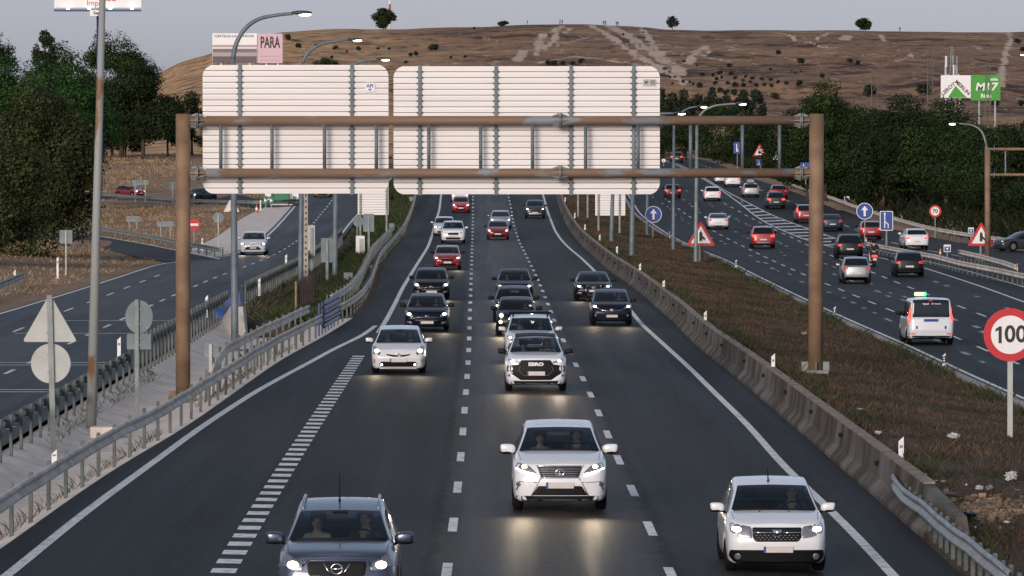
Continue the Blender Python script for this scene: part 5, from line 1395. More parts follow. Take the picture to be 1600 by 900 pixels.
# ---- posts and signs
def sign(label, base, gf, plates, post=(.075, .05), top=None, mat=None, name='road_sign', posts=None, cat='road sign', lean=0.0, group=None, yaw=0.0, Y=None):
    """plates: dict(shape, cx, cy, r | w, h, back=bool, ...) in photograph pixels at the distance of the foot"""
    f = P(base[0], base[1], gf) if Y is None else at(base[0], base[1], Y)
    kk = SZ(f.y)
    root = thing(name, label, cat, f, yaw, group)
    def lx(px, py): q = at(px, py, f.y) - f; return q.x, q.z
    zt = max(lx(p_['cx'], p_['cy'])[1] + (p_.get('h', p_.get('r', 10) * 1.4) * .42) * kk for p_ in plates)
    if top is not None: zt = lx(base[0], top)[1]
    for px in posts or [base[0]]:
        x = lx(px, base[1])[0]
        m = MB()
        M_ = Matrix.Rotation(0, 3, 'Z')
        w, d = post
        vs = [(x + a * w / 2 + (lean if z > 0 else 0), b_ * d / 2, z) for z in (-.2, zt) for a, b_ in ((-1, -1), (1, -1), (1, 1), (-1, 1))]
        m.add(vs, [(0, 1, 2, 3), (4, 5, 6, 7), (0, 1, 5, 4), (1, 2, 6, 5), (2, 3, 7, 6), (3, 0, 4, 7)])
        m.build('post', mat or galv_dull, root)
    for p_ in plates:
        x, z = lx(p_['cx'], p_['cy']); back = p_.get('back', False); yy = .06 if back else -.06
        sh = p_['shape']
        if sh == 'circle': out = circle(p_['r'] * kk, 32)
        elif sh == 'oval': out = [(a * p_['rx'] * kk, b_ * p_['ry'] * kk) for a, b_ in circle(1, 32)]
        elif sh == 'tri':
            r_ = p_['r'] * kk; out = rpoly([(-r_, -r_ * .80), (r_, -r_ * .80), (0, r_ * .95)], r_ * .16, 5)
        else: out = rrect(-p_['w'] * kk / 2, -p_['h'] * kk / 2, p_['w'] * kk / 2, p_['h'] * kk / 2, min(p_['w'], p_['h']) * kk * .08)
        m = MB(); m.prism(out, -.015, .015)
        base_m = p_.get('mat') or (signback if back else sign_white)
        pl = m.build('sign_plate', base_m, root, loc=(x, yy, z))
        if back:
            for q in (-.25, .25):
                m = MB()
                h_ = (p_.get('r') or p_.get('ry') or p_['h'] / 2) * kk
                m.box((0, -.035, q * h_ * 2 * .9), (.16, .03, .05)); m.build('bracket', galv_dull, pl)
        for fn in p_.get('face', []): fn(pl, kk, p_)
    return root
def fpoly(poly, mat, nm='symbol', d=.018):
    def f(pl, kk, p_):
        m = MB(); m.prism([(a * kk, b_ * kk) for a, b_ in poly], -d, -.0155); m.build(nm, mat, pl)
    return f
def ftext(body, size, mat, dx=0, dz=0, bold=.0, sx=1.0):
    def f(pl, kk, p_): put('lettering', text_mesh(body, size * kk, .002, bold * kk, sx=sx), mat, pl, (dx * kk, -.021, dz * kk))
    return f
def up_arrow(r): return [(-.13 * r, -.62 * r), (.13 * r, -.62 * r), (.13 * r, .12 * r), (.42 * r, .12 * r), (0, .68 * r), (-.42 * r, .12 * r), (-.13 * r, .12 * r)]
def ring_face(r, t): return fpoly(circle(r * (1 - t), 32), sign_white, 'sign_field', .017)
def tri_face(r): return fpoly([(-r * .68, -r * .62), (r * .68, -r * .62), (0, r * .60)], sign_white, 'sign_field', .017)
MERGE = lambda r: fpoly([(-.11 * r, -.52 * r), (0, -.44 * r), (.10 * r, -.54 * r), (.10 * r, -.30 * r), (.24 * r, -.42 * r), (.34 * r, -.32 * r), (.12 * r, -.10 * r), (.10 * r, .08 * r), (0, .24 * r), (-.11 * r, .08 * r)], sign_black, 'symbol', .019)
blue_ring = lambda r: fpoly(circle(r * .93, 32), sign_blue, 'sign_field', .017)
# facing us
sign('blue round sign with a white upward arrow, standing in the grass median', (1020, 372), gmed, [dict(shape='circle', cx=1021, cy=335, r=13, face=[blue_ring(13), fpoly(up_arrow(12.5), sign_white, 'symbol', .019)])])
sign('red triangle merge warning sign at the median kerb beside the white coupe', (1093, 409), gmed, [dict(shape='tri', cx=1095, cy=366, r=22.5, mat=sign_red, face=[tri_face(22.5), MERGE(22.5)])], post=(.10, .06))
sign('blue round sign with a white upward arrow, beside the crash barrier nose', (1351, 380), g0, [dict(shape='circle', cx=1351, cy=330, r=13, face=[blue_ring(13), fpoly(up_arrow(12.5), sign_white, 'symbol', .019)])])
lane = [fpoly(rrect(-9.2, -14.2, 9.2, 14.2, 1), sign_blue, 'sign_field', .017), fpoly([(-3.5, -11), (-1.9, -11), (-1.9, 11), (-3.5, 11)], sign_white, 'symbol', .019), fpoly([(-1.9, -.5), (3.4, -5.0), (3.4, -11), (1.9, -11), (1.9, -5.6), (-1.9, -2.4)], sign_white, 'symbol', .020), fpoly(circle(1.6, 12, (-2.7, 11)), sign_white, 'symbol', .020)]
sign('blue rectangular lane sign with a white joining line', (1385, 384), g0, [dict(shape='rect', cx=1385, cy=345, w=20.5, h=30.5, face=lane)], post=(.12, .06))
sign('round speed limit sign reading 70 in front of the dark trees', (1461, 371), gbank, [dict(shape='circle', cx=1461, cy=330, r=9.5, mat=sign_red, face=[ring_face(9.5, .30), ftext('70', 8.6, sign_black, bold=.25)])])
sign('red triangle merge warning sign in front of the far gantry column', (1532, 401), g0, [dict(shape='tri', cx=1533, cy=367, r=21.5, mat=sign_red, face=[tri_face(21.5), MERGE(21.5)])], post=(.12, .06))
sign('large round speed limit sign reading 100 on a pale post in the median', (1578, 682), lambda X, Y: gmed(X, Y), [dict(shape='circle', cx=1578, cy=523, r=41.5, mat=sign_red, face=[ring_face(41.5, .275), ftext('00', 37, sign_black, dx=8.5, bold=.9, sx=.95), fpoly([(-13.2, -13.2), (-13.2, 13.2), (-17.0, 13.2), (-23.0, 9.0), (-23.0, 4.6), (-18.2, 7.6), (-18.2, -13.2)], sign_black, 'lettering', .021)])], post=(.13, .09), mat=signback_w)
sign('red no entry sign with a white bar beside the gantry column', (303, 389), g0, [dict(shape='circle', cx=303, cy=351, r=9.5, mat=sign_red, face=[fpoly([(-7, -1.8), (7, -1.8), (7, 1.8), (-7, 1.8)], sign_white, 'symbol', .017)])])
sign('small red triangle roadworks sign high up at the far bend', (1188, 262), g0, [dict(shape='tri', cx=1187, cy=235, r=11, mat=sign_red, face=[tri_face(11), fpoly([(-3, -5), (3, -5), (1, -1), (-2, 0)], sign_black, 'symbol', .019)]), dict(shape='rect', cx=1186, cy=254, w=9, h=10, mat=sign_blue, face=[fpoly([(-2, -3), (2, -3), (0, 3)], sign_white)])], Y=640)
sign('red triangle sign half cut off by the blue post at the far bend', (1213, 258), g0, [dict(shape='tri', cx=1213, cy=243, r=10, mat=sign_red, face=[tri_face(10)])], Y=650)
sign('small blue lane sign on a post at the far bend', (1152, 262), g0, [dict(shape='rect', cx=1151, cy=231, w=10, h=18, mat=sign_blue, face=[fpoly([(-.7, -6), (.7, -6), (.7, 6), (-.7, 6)], sign_white), fpoly([(.7, 0), (3, -6), (1.8, -6), (.4, -1)], sign_white)])], Y=660)
sign('small blue sign peeping over the gantry bracket beside the column', (1259, 285), g0, [dict(shape='rect', cx=1258, cy=258, w=15, h=8, mat=sign_blue, face=[fpoly([(-3, -2), (-2, -2), (-2, 2), (-3, 2)], sign_white)])], Y=520)
sign('small red board with white print among the trees above the beam', (1213, 235), g0, [dict(shape='rect', cx=1212, cy=211, w=11, h=10, mat=sign_red, face=[fpoly([(0, -4), (4, -4), (4, -1), (0, -1)], sign_white)])], Y=720)
sq = lambda s_: [fpoly(rrect(-s_ * .42, -s_ * .42, s_ * .42, s_ * .26, .5), sign_blue, 'sign_field', .017), fpoly([(-s_ * .22, s_ * .08), (s_ * .22, s_ * .08), (0, -s_ * .30)], sign_white, 'symbol', .019)]
sign('small square blue and white marker sign between the slip lane barriers', (1480, 402), g0, [dict(shape='rect', cx=1480, cy=388, w=11, h=11.5, face=sq(11))])
sign('tiny blue square sign behind the far crash barrier, left of the 70 sign', (1323, 322), gbank, [dict(shape='rect', cx=1323, cy=311, w=8, h=8, face=sq(8))])
sign('tiny blue square sign behind the crash barrier, right of the 70 sign', (1517, 382), gbank, [dict(shape='rect', cx=1517, cy=360, w=9, h=9, face=sq(9))])
# seen from behind on the left
B = lambda sh, cx, cy, **q: dict(shape=sh, cx=cx, cy=cy, back=True, **q)
sign('pale triangle and round sign backs on one galvanised post in the concrete ditch', (84, 704), gleft, [B('tri', 77.5, 500, r=43, mat=signback_w), B('circle', 79, 568, r=31, mat=signback_w)], post=(.13, .09), top=461, lean=-.10)
sign('grey round sign back with a small rectangular plate below, beside the rusty gantry column', (214, 664), gleft, [B('oval', 217, 495, rx=21.5, ry=26), B('rect', 217, 534, w=38, h=24)], post=(.105, .08), top=468)
sign('small grey rectangular sign back on a pale post behind the guardrail', (329, 622), gleft, [B('rect', 330, 547, w=22, h=22)], post=(.09, .06), mat=signback_w)
sign('grey square sign back on a white post on the dry left bank', (103, 430), gbank, [B('rect', 103, 370, w=20, h=21)], mat=signback_w)
sign('grey round sign back on a pale post, right of the no entry sign', (341, 388), gbank, [B('circle', 341, 340, r=8.5)], mat=signback_w)
sign('wide low grey sign back on two posts above the ramp guardrail', (258, 381), gbank, [B('rect', 258, 350, w=26, h=9)], posts=(251, 266))
sign('middle-sized grey sign back on two posts on the dry verge above the ramp', (208, 362), gbank, [B('rect', 208, 342, w=21, h=9)], posts=(202, 214))
sign('small dark grey sign back on the dry verge beside the big left tree', (83, 347), gbank, [B('rect', 83, 329, w=13, h=9)])
sign('grey sign back on two white posts in front of the dark red ramp car', (218, 318), gbank, [B('rect', 219, 285, w=26, h=8)], posts=(211, 227), mat=signback_w)
sign('grey sign back on one white post on the upper verge left of the gantry column', (270, 319), gbank, [B('rect', 271, 290, w=13, h=12)], mat=signback_w)
sign('tall narrow grey box sign back beside the lamp column on the service road median', (487, 425), gleft, [B('rect', 486, 376, w=12, h=48, mat=signback_w)], post=(.16, .1))
sign('grey rectangular sign back on a slim post in the green grass', (511, 452), gleft, [B('rect', 511, 391, w=19, h=38)], post=(.15, .1))
sign('grey rectangular sign back beside the tall white sign post', (576, 408), gleft, [B('rect', 576, 348, w=17, h=28)], post=(.13, .08))
sign('grey disc sign back partly hidden by the tall white sign posts', (558, 402), gleft, [B('circle', 560, 346, r=8.5)])
sign('small grey sign back on a stub post by the guardrail bend', (544, 452), gleft, [B('rect', 544, 434, w=14, h=16)])
sign('small grey sign back on a thin post behind the far guardrail', (612, 370), gleft, [B('rect', 612, 353, w=8, h=8)])
sign('tiny grey sign back by the far end of the guardrail', (643, 322), gleft, [B('rect', 643, 311, w=7, h=7)])
sign('small white disc at the far bend beside the dark sport utility', (1037, 258), g0, [B('circle', 1037, 251, r=3, mat=sign_white)], Y=760)
sign('sign back on two slim posts in the median, hidden behind the wide overhead sign', (910, 340), gmed, [B('rect', 910, 262, w=24, h=40)], posts=(903, 918), post=(.14, .1))

# ---- lamp columns
lamp_head = pmat('lamp_head_grey', (.05, .055, .058), rough=.5, var=.2)
lamp_em = pmat('street_lamp_lit', (1, .9, .7), rough=.3, var=.02, emit=(1.0, .82, .48), es=7)
def lamp_post(label, base, gf, arm, r0=.12, mat=None, Y=None, group=None, head=True):
    """arm = pixels from the top of the shaft along the curve to the lamp"""
    f = P(base[0], base[1], gf) if Y is None else at(base[0], base[1], Y)
    if Y is not None: f.z = float(gf(f.x, f.y))
    root = thing('street_lamp', label, 'street lamp', f, group=group)
    pts = [at(a, b, f.y) - f for a, b in arm]
    m = MB(); m.tube([(0, 0, -.2), (0, 0, .0), tuple(pts[0])], [r0, r0, r0 * .66], 14); m.box((0, 0, .02), (r0 * 4, r0 * 4, .05)); m.build('column', mat or galv_blue, root, True)
    fine = []
    P_ = [pts[0] - Vector((0, 0, .3))] + pts
    for i in range(len(pts) - 1):
        a, b, c_, d = P_[max(i, 0)], pts[i], pts[i + 1], pts[min(i + 2, len(pts) - 1)]
        for t in np.linspace(0, 1, 5)[:-1]:
            fine.append(.5 * ((2 * b) + (c_ - a) * t + (2 * a - 5 * b + 4 * c_ - d) * t * t + (3 * b - a - 3 * c_ + d) * t ** 3))
    fine.append(pts[-1])
    m = MB(); m.tube(fine, [r0 * (.66 - .25 * i / len(fine)) for i in range(len(fine))], 10); m.build('arm', mat or galv_blue, root, True)
    if head:
        q = pts[-1]; sx = 1 if pts[-1].x > pts[0].x else -1
        m = MB(); m.ell((q.x + sx * .32, 0, q.z + .03), (.42, .15, .085), 14, 8); h = m.build('lamp_head', lamp_head, root, True)
        m = MB(); m.ell((q.x + sx * .45, 0, q.z - .045), (.24, .12, .06), 12, 6); m.build('lamp_lens', lamp_em, h, True)
    return root
lamp_post('grey lamp column in the ditch, its curved arm reaching highest over the left overhead sign', (367, 548), gleft, [(364, 92), (370, 66), (384, 44), (404, 30), (430, 24), (458, 21)], .15)
lamp_post('grey lamp column whose arm shows between the two posters and the tree on the ridge', (469, 458), gleft, [(473, 98), (482, 82), (500, 70), (522, 65), (545, 62)], .14)
lamp_post('grey lamp column with the lowest of the lit arms over the left overhead sign', (523, 445), gleft, [(526, 150), (536, 116), (553, 101), (570, 95), (590, 92.5)], .16)
lamp_post('grey lamp column in the median, its lamp just right of the wide sign', (1052, 390), gmed, [(1053, 196), (1060, 180), (1074, 170), (1090, 166.5)], .14)
lamp_post('brown lamp column behind the merge triangle, the tallest lamp on the right', (1087, 409), gmed, [(1089, 192), (1098, 175), (1115, 166), (1135, 163), (1150, 162)], .14, galv_dull)
lamp_post('grey lamp column in the median below the wide sign, a lit lamp beside its edge', (987, 400), gmed, [(990, 205), (1000, 190), (1020, 179), (1054, 177)], .17)
lamp_post('slim grey lamp column in the median with its lamp just touching the wide sign', (955, 378), gmed, [(960, 215), (975, 196), (1000, 184), (1024, 181)], .16)
lamp_post('lamp column beside the far gantry, its arm bending left over the right trees', (1541, 398), g0, [(1541, 226), (1534, 206), (1520, 196), (1498, 193)], .12, galv_dull)
lamp_post('lamp reaching in at the right edge above the trees', (1648, 352), gbank, [(1645, 110), (1638, 95), (1622, 87), (1607, 85)], .12, galv_dull, Y=480)
lamp_post('grey post in the median under the right end of the wide sign', (1011, 367), gmed, [(1012, 240), (1010, 215), (1000, 203), (985, 198)], .14)
rusty_galv = pmat('rust_streaked_grey_column', (.27, .28, .27), rough=.65, scale=1.0, c2=(.19, .105, .05), lo=.36, hi=.44, bump=.2, detail=7, stretch=(2, 2, .8))
f = P(142, 672, gleft)
t_ = at(160, 0, f.y) - f
root = thing('street_lamp', 'tall rust-streaked lamp column rising out of the picture beside the concrete ditch', 'street lamp', f)
m = MB(); m.tube([(0, 0, -.1), tuple(t_ * .5), tuple(t_ * 1.12)], [.145, .115, .08], 16); m.build('column', rusty_galv, root, True)
m = MB(); m.box((0, 0, .03), (.5, .5, .05)); m.build('base_plate', rusty_galv, root)
e = t_ * 1.12; m = MB(); m.tube([e, e + Vector((-.5, 0, .8)), e + Vector((-1.6, 0, 1.2))], .06, 8); m.build('arm', galv, root, True)
m = MB(); m.ell(e + Vector((-1.9, 0, 1.2)), (.42, .15, .09)); m.build('lamp_head', lamp_head, root, True)
q = P(165, 684, gleft); m = MB(); m.box((0, 0, .02), (.75, .9, .36)); tag(m.build('concrete_block', conc, None, loc=(q.x, q.y, q.z + .1)), 'squat concrete footing block beside the rust-streaked lamp column', 'concrete block')

# ---- crash barriers
WB = [(.0, .0), (.045, .02), (.055, .07), (.01, .115), (-.02, .155), (.01, .195), (.055, .24), (.045, .29), (.0, .31), (-.012, .31), (.03, .285), (.04, .24), (-.002, .20), (-.034, .155), (-.002, .11), (.04, .07), (.03, .025), (-.012, .0)]
def path_from(pts, step=2.0):
    pts = [Vector(p) for p in pts]
    out = [pts[0]]
    for a, b in zip(pts[:-1], pts[1:]):
        n = max(1, int((b - a).length / step))
        out += [a.lerp(b, (i + 1) / n) for i in range(n)]
    return out
def guardrail(label, pts, side, rails=(.50,), spacing=3.2, post_h=.78, post_w=.10, post_drop=.3, mat=None, pmat_=None, blocks=False, group=None, wob=.0, prof=None, name='crash_barrier'):
    """pts on the ground; side = +1 when the corrugated face looks to +X"""
    o = pts[len(pts) // 2].copy()
    root = thing(name, label, 'crash barrier', o, group=group)
    path = []
    for i, p in enumerate(pts):
        d = (pts[min(i + 1, len(pts) - 1)] - pts[max(i - 1, 0)]); d.z = 0; d.normalize()
        path.append((p - o, Vector((d.y, -d.x, 0)) * side))
    rg = random.Random(len(pts))
    jit = np.convolve([rg.uniform(-1, 1) for _ in range(len(path) + 4)], np.ones(5) / 5, 'valid') * wob
    for h in rails:
        m = MB(); m.sweep([(p + a * jit[i] + Vector((0, 0, jit[(i * 3) % len(path)] * .7)), a) for i, (p, a) in enumerate(path)], [(a_, b_ + h) for a_, b_ in (prof or WB)])
        m.build('rail', mat or rail_steel, root, True)
    # posts
    L = [0.0]
    for (a, _), (b, _) in zip(path[:-1], path[1:]): L.append(L[-1] + (b - a).length)
    n = int(L[-1] / spacing)
    ex = MB()
    for i in range(n + 1):
        t = i * spacing + .3; 
        if t > L[-1]: break
        j = min(max(1, int(np.searchsorted(L, t))), len(path) - 1); w = (t - L[j - 1]) / max(L[j] - L[j - 1], 1e-6)
        p = path[j - 1][0].lerp(path[j][0], w); a = path[j][1]
        m = MB() if i < 99 else ex
        rz = math.atan2(a.y, a.x)
        c_ = p - a * .10
        hh = post_h + rg.uniform(-.02, .02)
        zc = (hh - post_drop) / 2
        M_ = Matrix.Rotation(rz, 3, 'Z')
        m.box((c_.x, c_.y, c_.z + zc), (.012, post_w, hh + post_drop), M=M_)
        for e in (-.5, .5): m.box(tuple(c_ + M_ @ Vector((-.03, e * post_w, 0)) + Vector((0, 0, zc))), (.07, .012, hh + post_drop), M=M_)
        if blocks: m.box(tuple(p - a * .045 + Vector((0, 0, rails[-1] + .155))), (.10, .16, .20), M=M_)
        if i < 99: m.build('post', pmat_ or post_steel, root)
    if ex.v: tag(ex.build('posts', pmat_ or post_steel, root), kind='stuff')
    return root
def along(c, Y0, Y1, off, gf, step=3.0, dz=0.0):
    Ys = np.arange(Y0, Y1, step); return [Vector((float(c(y)) + off, y, float(gf(c(y) + off, y)) + dz)) for y in Ys]
Yb0 = P(513, 520).y; Yb1 = Yb0 + 13
guardrail('long steel crash barrier curving along the left edge of the near carriageway', along(AL, 70, Yb0, -.25, g0, 2.5), 1, (.46,), 3.8, .80, .13, wob=.05)
guardrail('steel crash barrier beyond the blue section, following the verge up to the gantry panel', along(AL, Yb1, 680, -.25, g0, 4), 1, (.42,), 4.0, .76, wob=.04)
up = along(AL, P(303, 612).y, Yb0 + 1, -.75, g0, 2.5)
for i, p in enumerate(up): p.z -= max(0, .75 - i * .28) * .7
guardrail('second, higher rail standing behind the near crash barrier beside the gantry foot', up, 1, (.80,), 3.3, 1.12, wob=.05)
up = along(AL, Yb1, 420, -.7, g0, 3)
guardrail('second, higher rail behind the barrier along the green grass', up, 1, (.78,), 4.0, 1.1, wob=.05)
blue_steel = pmat('blue_painted_steel', (.03, .055, .19), rough=.5, scale=2, c2=(.02, .035, .11))
guardrail('short dark blue section set into the near crash barrier', along(AL, Yb0, Yb1 + .5, -.3, g0, 2.2), 1, (.12, .46, .82), 2.2, 1.15, .16, mat=blue_steel, pmat_=blue_steel)
top_pipe = [(-.07, .0), (.05, .0), (.07, .04), (.07, .25), (.05, .30), (-.07, .30), (-.11, .22), (-.11, .08)]
guardrail('steel crash barrier with thick spacer blocks along the service road, by the rust-streaked column', along(LR, 70, 174, .12, g0, 2.5), -1, (.42,), 2.9, .80, .15, post_drop=.9, blocks=True, mat=galv_dull, wob=.04)
fl = along(LR, 174, 236, .12, g0, 2.5)
guardrail('barrier of close-set upright steel posts along the service road, behind the gantry column', fl, -1, (.72,), 2.0, 1.15, .24, post_drop=.9, mat=galv_dull)
fl = along(LR, 247, 412, .12, g0, 3)
guardrail('picket-like row of steel posts along the service road, behind the rusty dark panel', fl, -1, (.72,), 2.0, 1.15, .24, post_drop=.8, mat=galv_dull)
guardrail('crash barrier along the outer side of the opposite carriageway, below the dark trees', along(RR, 250, 620, .5, g0, 4), -1, (.45,), 4.0, .76, mat=rail_steel, pmat_=post_steel)
nose = [P(*q) for q in ((1349, 393), (1380, 400), (1415, 407), (1462, 416), (1500, 427), (1562, 440), (1600, 449), (1660, 464))]
guardrail('crash barrier splitting the slip lane from the opposite carriageway, with small orange reflectors', path_from(nose, 3), 1, (.45,), 2.6, .78, pmat_=post_steel)
nose2 = [P(*q) for q in ((1497, 409), (1530, 417), (1567, 428), (1588, 436))]
nose2 = path_from(nose2, 2.0)
guardrail('short raised rail with a sloping end behind the slip lane barrier', nose2, 1, (.52,), 2.6, .84, pmat_=post_steel)
guardrail('guardrail along the outer edge of the exit ramp below the dry verge', path_from([p + Vector((0, .6, 0)) for p in ramp_hi], 3), -1, (.42,), 5.0, .74, mat=galv_dull)
guardrail('guardrail along the upper ramp in front of the two ramp cars', path_from([p + Vector((0, -.6, 0)) for p in up_lo], 4), 1, (.40,), 5.0, .72, mat=galv_dull)
lb = [P(*q, gbank) for q in ((-60, 486), (-10, 468), (20, 455), (37, 447))]
guardrail('short guardrail end on the dry bank at the left edge', path_from(lb, 2), 1, (.42,), 3.0, .76, mat=galv_dull)

# concrete barrier on the right
jersey_m = pmat('stained_concrete', (.17, .158, .142), rough=.9, spec=.2, scale=.8, c2=(.06, .048, .037), lo=.42, hi=.66, bump=.4, bscale=10, detail=9, stretch=(1, .7, .45))
Yj0 = P(1420, 826).y
Ys = np.arange(Yj0, 660, 3.0); 
ctr = Vector((float(AR(200)), 200, 0))
root = thing('concrete_barrier', 'long stained concrete barrier between the near carriageway and the grass median', 'concrete barrier', ctr)
prof = [(.0, -.1), (.0, .08), (.20, .30), (.27, .86), (.46, .86), (.52, .30), (.55, -.1)]
pth = []
for y in Ys:
    x = float(AR(y)); k = math.atan2(float(AR(y + 3) - AR(y - 3)), 6)
    pth.append((Vector((x, y, float(g0(x, y)))) - ctr, Vector((math.cos(k), -math.sin(k), 0))))
m = MB(); m.sweep(pth, prof); m.build('wall', jersey_m, root)
coping = pmat('weathered_coping', (.29, .235, .19), rough=.9, scale=1.2, c2=(.17, .115, .08), bump=.4, bscale=8, detail=8)
m = MB(); m.sweep(pth, [(.255, .863), (.26, .91), (.48, .91), (.485, .863)]); m.build('coping', coping, root)
for i, y in enumerate(np.arange(118, 470, 12.3)):
    j = int((y - Yj0) / 3.0); p, a = pth[j]
    m = MB(); q = p + a * .20 + Vector((0, 0, .60)); m.box(q, (.07, .10, .11), rz=.5); m.build('reflector', sign_black, root)
# barrier end piece and rail beyond it
e = pth[0][0] + ctr
m = MB(); vs = []
for k_, (dy, sc_) in enumerate(((0, 1.0), (-4.5, .62))):
    for a, b in prof: vs.append((a + (0 if k_ == 0 else .25), dy, b * sc_ if b > 0 else b))
n = len(prof); m.add(vs, [tuple(range(n)), tuple(range(2 * n - 1, n - 1, -1))] + [(i, (i + 1) % n, (i + 1) % n + n, i + n) for i in range(n)])
tag(m.build('barrier_end', jersey_m, None, loc=(e.x, e.y - .03, e.z)), 'sloping concrete end block at the near end of the concrete barrier', 'concrete block')
rl = [P(*q) for q in ((1396, 790), (1412, 812), (1435, 832), (1462, 857), (1497, 887), (1535, 918), (1580, 955))]
guardrail('steel rail continuing the concrete barrier down to the lower right corner', path_from(rl, 1.2), 1, (.34,), 1.3, .62, .13, wob=.06, mat=galv, pmat_=post_steel)

# kerb of the median
kp = along(KB, 100, 620, 0, g0, 3)
m = MB(); o = kp[30]
path = []
for i, p in enumerate(kp):
    d = kp[min(i + 1, len(kp) - 1)] - kp[max(i - 1, 0)]; d.z = 0; d.normalize(); path.append((p - o, Vector((d.y, -d.x, 0))))
m.sweep(path, [(-.16, -.1), (-.16, .10), (-.12, .14), (.06, .14), (.10, .10), (.10, -.1)])
tag(m.build('kerb', pmat('kerb_concrete', (.36, .35, .33), rough=.85, scale=1.0, c2=(.24, .23, .215), bump=.3, detail=7), None, loc=o), 'long concrete kerb edging the grass median along the opposite carriageway', 'kerb')

# ---- marker posts
def marker(loc, h, label, group, kind='white'):
    root = thing('marker_post', label, 'marker post', loc, group=group)
    w = .11
    m = MB(); m.prism([(-w / 2, 0), (w / 2, 0), (w / 2, h), (-w / 2, h - .10)], -.02, .02); m.build('blade', white_p if kind != 'yellow' else brass, root)
    if kind == 'black':
        m = MB(); m.prism([(-w / 2 - .004, h * .28), (w / 2 + .004, h * .28), (w / 2 + .004, h * .80), (-w / 2 - .004, h * .74)], -.024, .024); b = m.build('black_band', sign_black, root)
        m = MB(); m.prism(circle(.03, 10, (0, h * .45)), -.03, -.025); m.prism(circle(.03, 10, (0, h * .62)), -.03, -.025); tag(m.build('reflectors', sign_white, b), kind='stuff')
    elif kind == 'white':
        m = MB(); m.prism([(-.035, h * .70), (.035, h * .70), (.035, h * .78), (-.035, h * .78)], -.026, -.021); m.build('reflector', galv_dull, root)
    else:
        m = MB(); m.prism([(-w / 2 - .004, h * .3), (w / 2 + .004, h * .3), (w / 2 + .004, h * .55), (-w / 2 - .004, h * .55)], -.024, .024); m.build('band', sign_white, root)
    return root
gj = lambda X, Y: gmed(X, Y)
for i, (x, y0, y1) in enumerate(((1408, 682, 720), (1208, 552, 580), (1102, 485, 506), (1037, 437, 453), (1000, 411, 426), (964, 384, 398), (937, 366, 378), (914, 350, 361), (898, 332, 342), (883, 308, 317))):
    q = P(x, y1, lambda X, Y: g0(X, Y) + .78); s_ = q.y / F
    marker((q.x, q.y, q.z - .30), (y1 - y0) * s_ + .30, 'white marker post with slanted top, %s along the back of the concrete barrier' % (('nearest' if i == 0 else ordinal(i) + ' one')), 'white marker posts along the concrete barrier')
for i, (x, y0, y1) in enumerate(((1475, 556, 578), (1304, 482, 498), (1150, 408, 421), (1046, 363, 373), (1013, 347, 356))):
    q = P(x, y1, g0); marker((q.x, q.y, q.z + .1), (y1 - y0) * q.y / F, 'black and white marker post on the median kerb, %s from the bridge' % ordinal(i), 'black and white marker posts on the kerb', 'black')
for i, (x, y0, y1, gf, lab) in enumerate(((85, 702, 737, gleft, 'white marker post just behind the near crash barrier, the largest on the left'), (186, 526, 551, g0, 'white marker post on the service road barrier left of the round sign back'), (323, 461, 481, g0, 'white marker post on the service road barrier, beside the gantry column'),
        (405, 434, 449, g0, 'white marker post at the gap in the picket-like barrier'), (447, 397, 411, g0, 'white marker post on the service road barrier below the white crossover'), (477, 477, 496, gleft, 'white leaning marker post beside the rusty dark panel'), (580, 414, 427, gleft, 'white marker post on the guardrail bend by the green grass'),
        (606, 360, 371, gleft, 'white marker post beside the tall white sign back'), (23, 421, 436, gbank, 'white marker post on the dry bank at the left edge'), (90, 401, 435, gbank, 'tall white marker post on the dry bank beside the square sign back'), (316, 371, 392, gbank, 'white marker post at the ramp corner beside the no entry sign'), (407, 312, 330, gbank, 'white marker post beside the green crash cushion'))):
    if 'near crash' in lab: q = P(x, y1, lambda X, Y: g0(X, Y) + .15)
    elif gf is g0: q = P(x, y1, lambda X, Y: g0(X, Y) + .78)
    else: q = P(x, y1, gf)
    if gf is g0: q.z -= .4
    marker(q, (y1 - y0) * q.y / F + (.4 if gf is g0 else 0), lab, None)
for i, (x, y0, y1, lab) in enumerate(((1469, 388, 400, 'amber and white marker post left of the square blue marker sign'), (1589, 411, 427, 'amber and white marker post at the right end of the slip lane barrier'), (1353, 370, 380, 'amber marker post at the foot of the round arrow sign'), (1315, 311, 319, 'amber marker post behind the far crash barrier left of the tiny blue sign'), (1409, 337, 346, 'amber marker post behind the far crash barrier above the white crossover'), (1241, 278, 286, 'amber marker post behind the far crash barrier near the gantry column'))):
    q = P(x, y1, gbank); marker(q, (y1 - y0) * q.y / F, lab, None, 'yellow')

# ---- oddments in the left median
q = P(366, 524, gleft)
root = thing('barrier_module', 'pale concrete barrier block with a dark blue cover at the end of the close-set posts', 'concrete block', q); root.scale = (.72, .72, .8)
m = MB(); m.prism([(-.75, 0), (.75, 0), (.55, 1.5), (-.1, 1.55), (-.55, 1.0)], -1.6, 1.6); m.build('block', pmat('white_block', (.50, .47, .43), rough=.8, scale=1.5, c2=(.33, .30, .27)), root)
m = MB(); m.prism([(-.55, 1.04), (-.1, 1.56), (.45, 1.54), (.40, 2.25), (-.50, 1.75)], -1.5, 1.5); m.build('cover', blue_steel, root)
m = MB(); m.box((-.75, -.2, 1.15), (.5, .5, .5)); m.build('bin', pmat('bright_blue', (.02, .09, .42), rough=.5), root)
q = P(466, 500, gleft)
root = thing('steel_panel', 'dark rusty corrugated panel standing in front of the lamp column', 'panel', q)
m = MB()
for i in range(9): m.box((.05 + i * .045, i * 1.0, .85 + i * .02), (.05, .55, 1.9))
tag(m.build('corrugated_sheet', pmat('dark_rust', (.045, .022, .016), rough=.8, scale=3, c2=(.02, .014, .013)), root), kind='stuff')
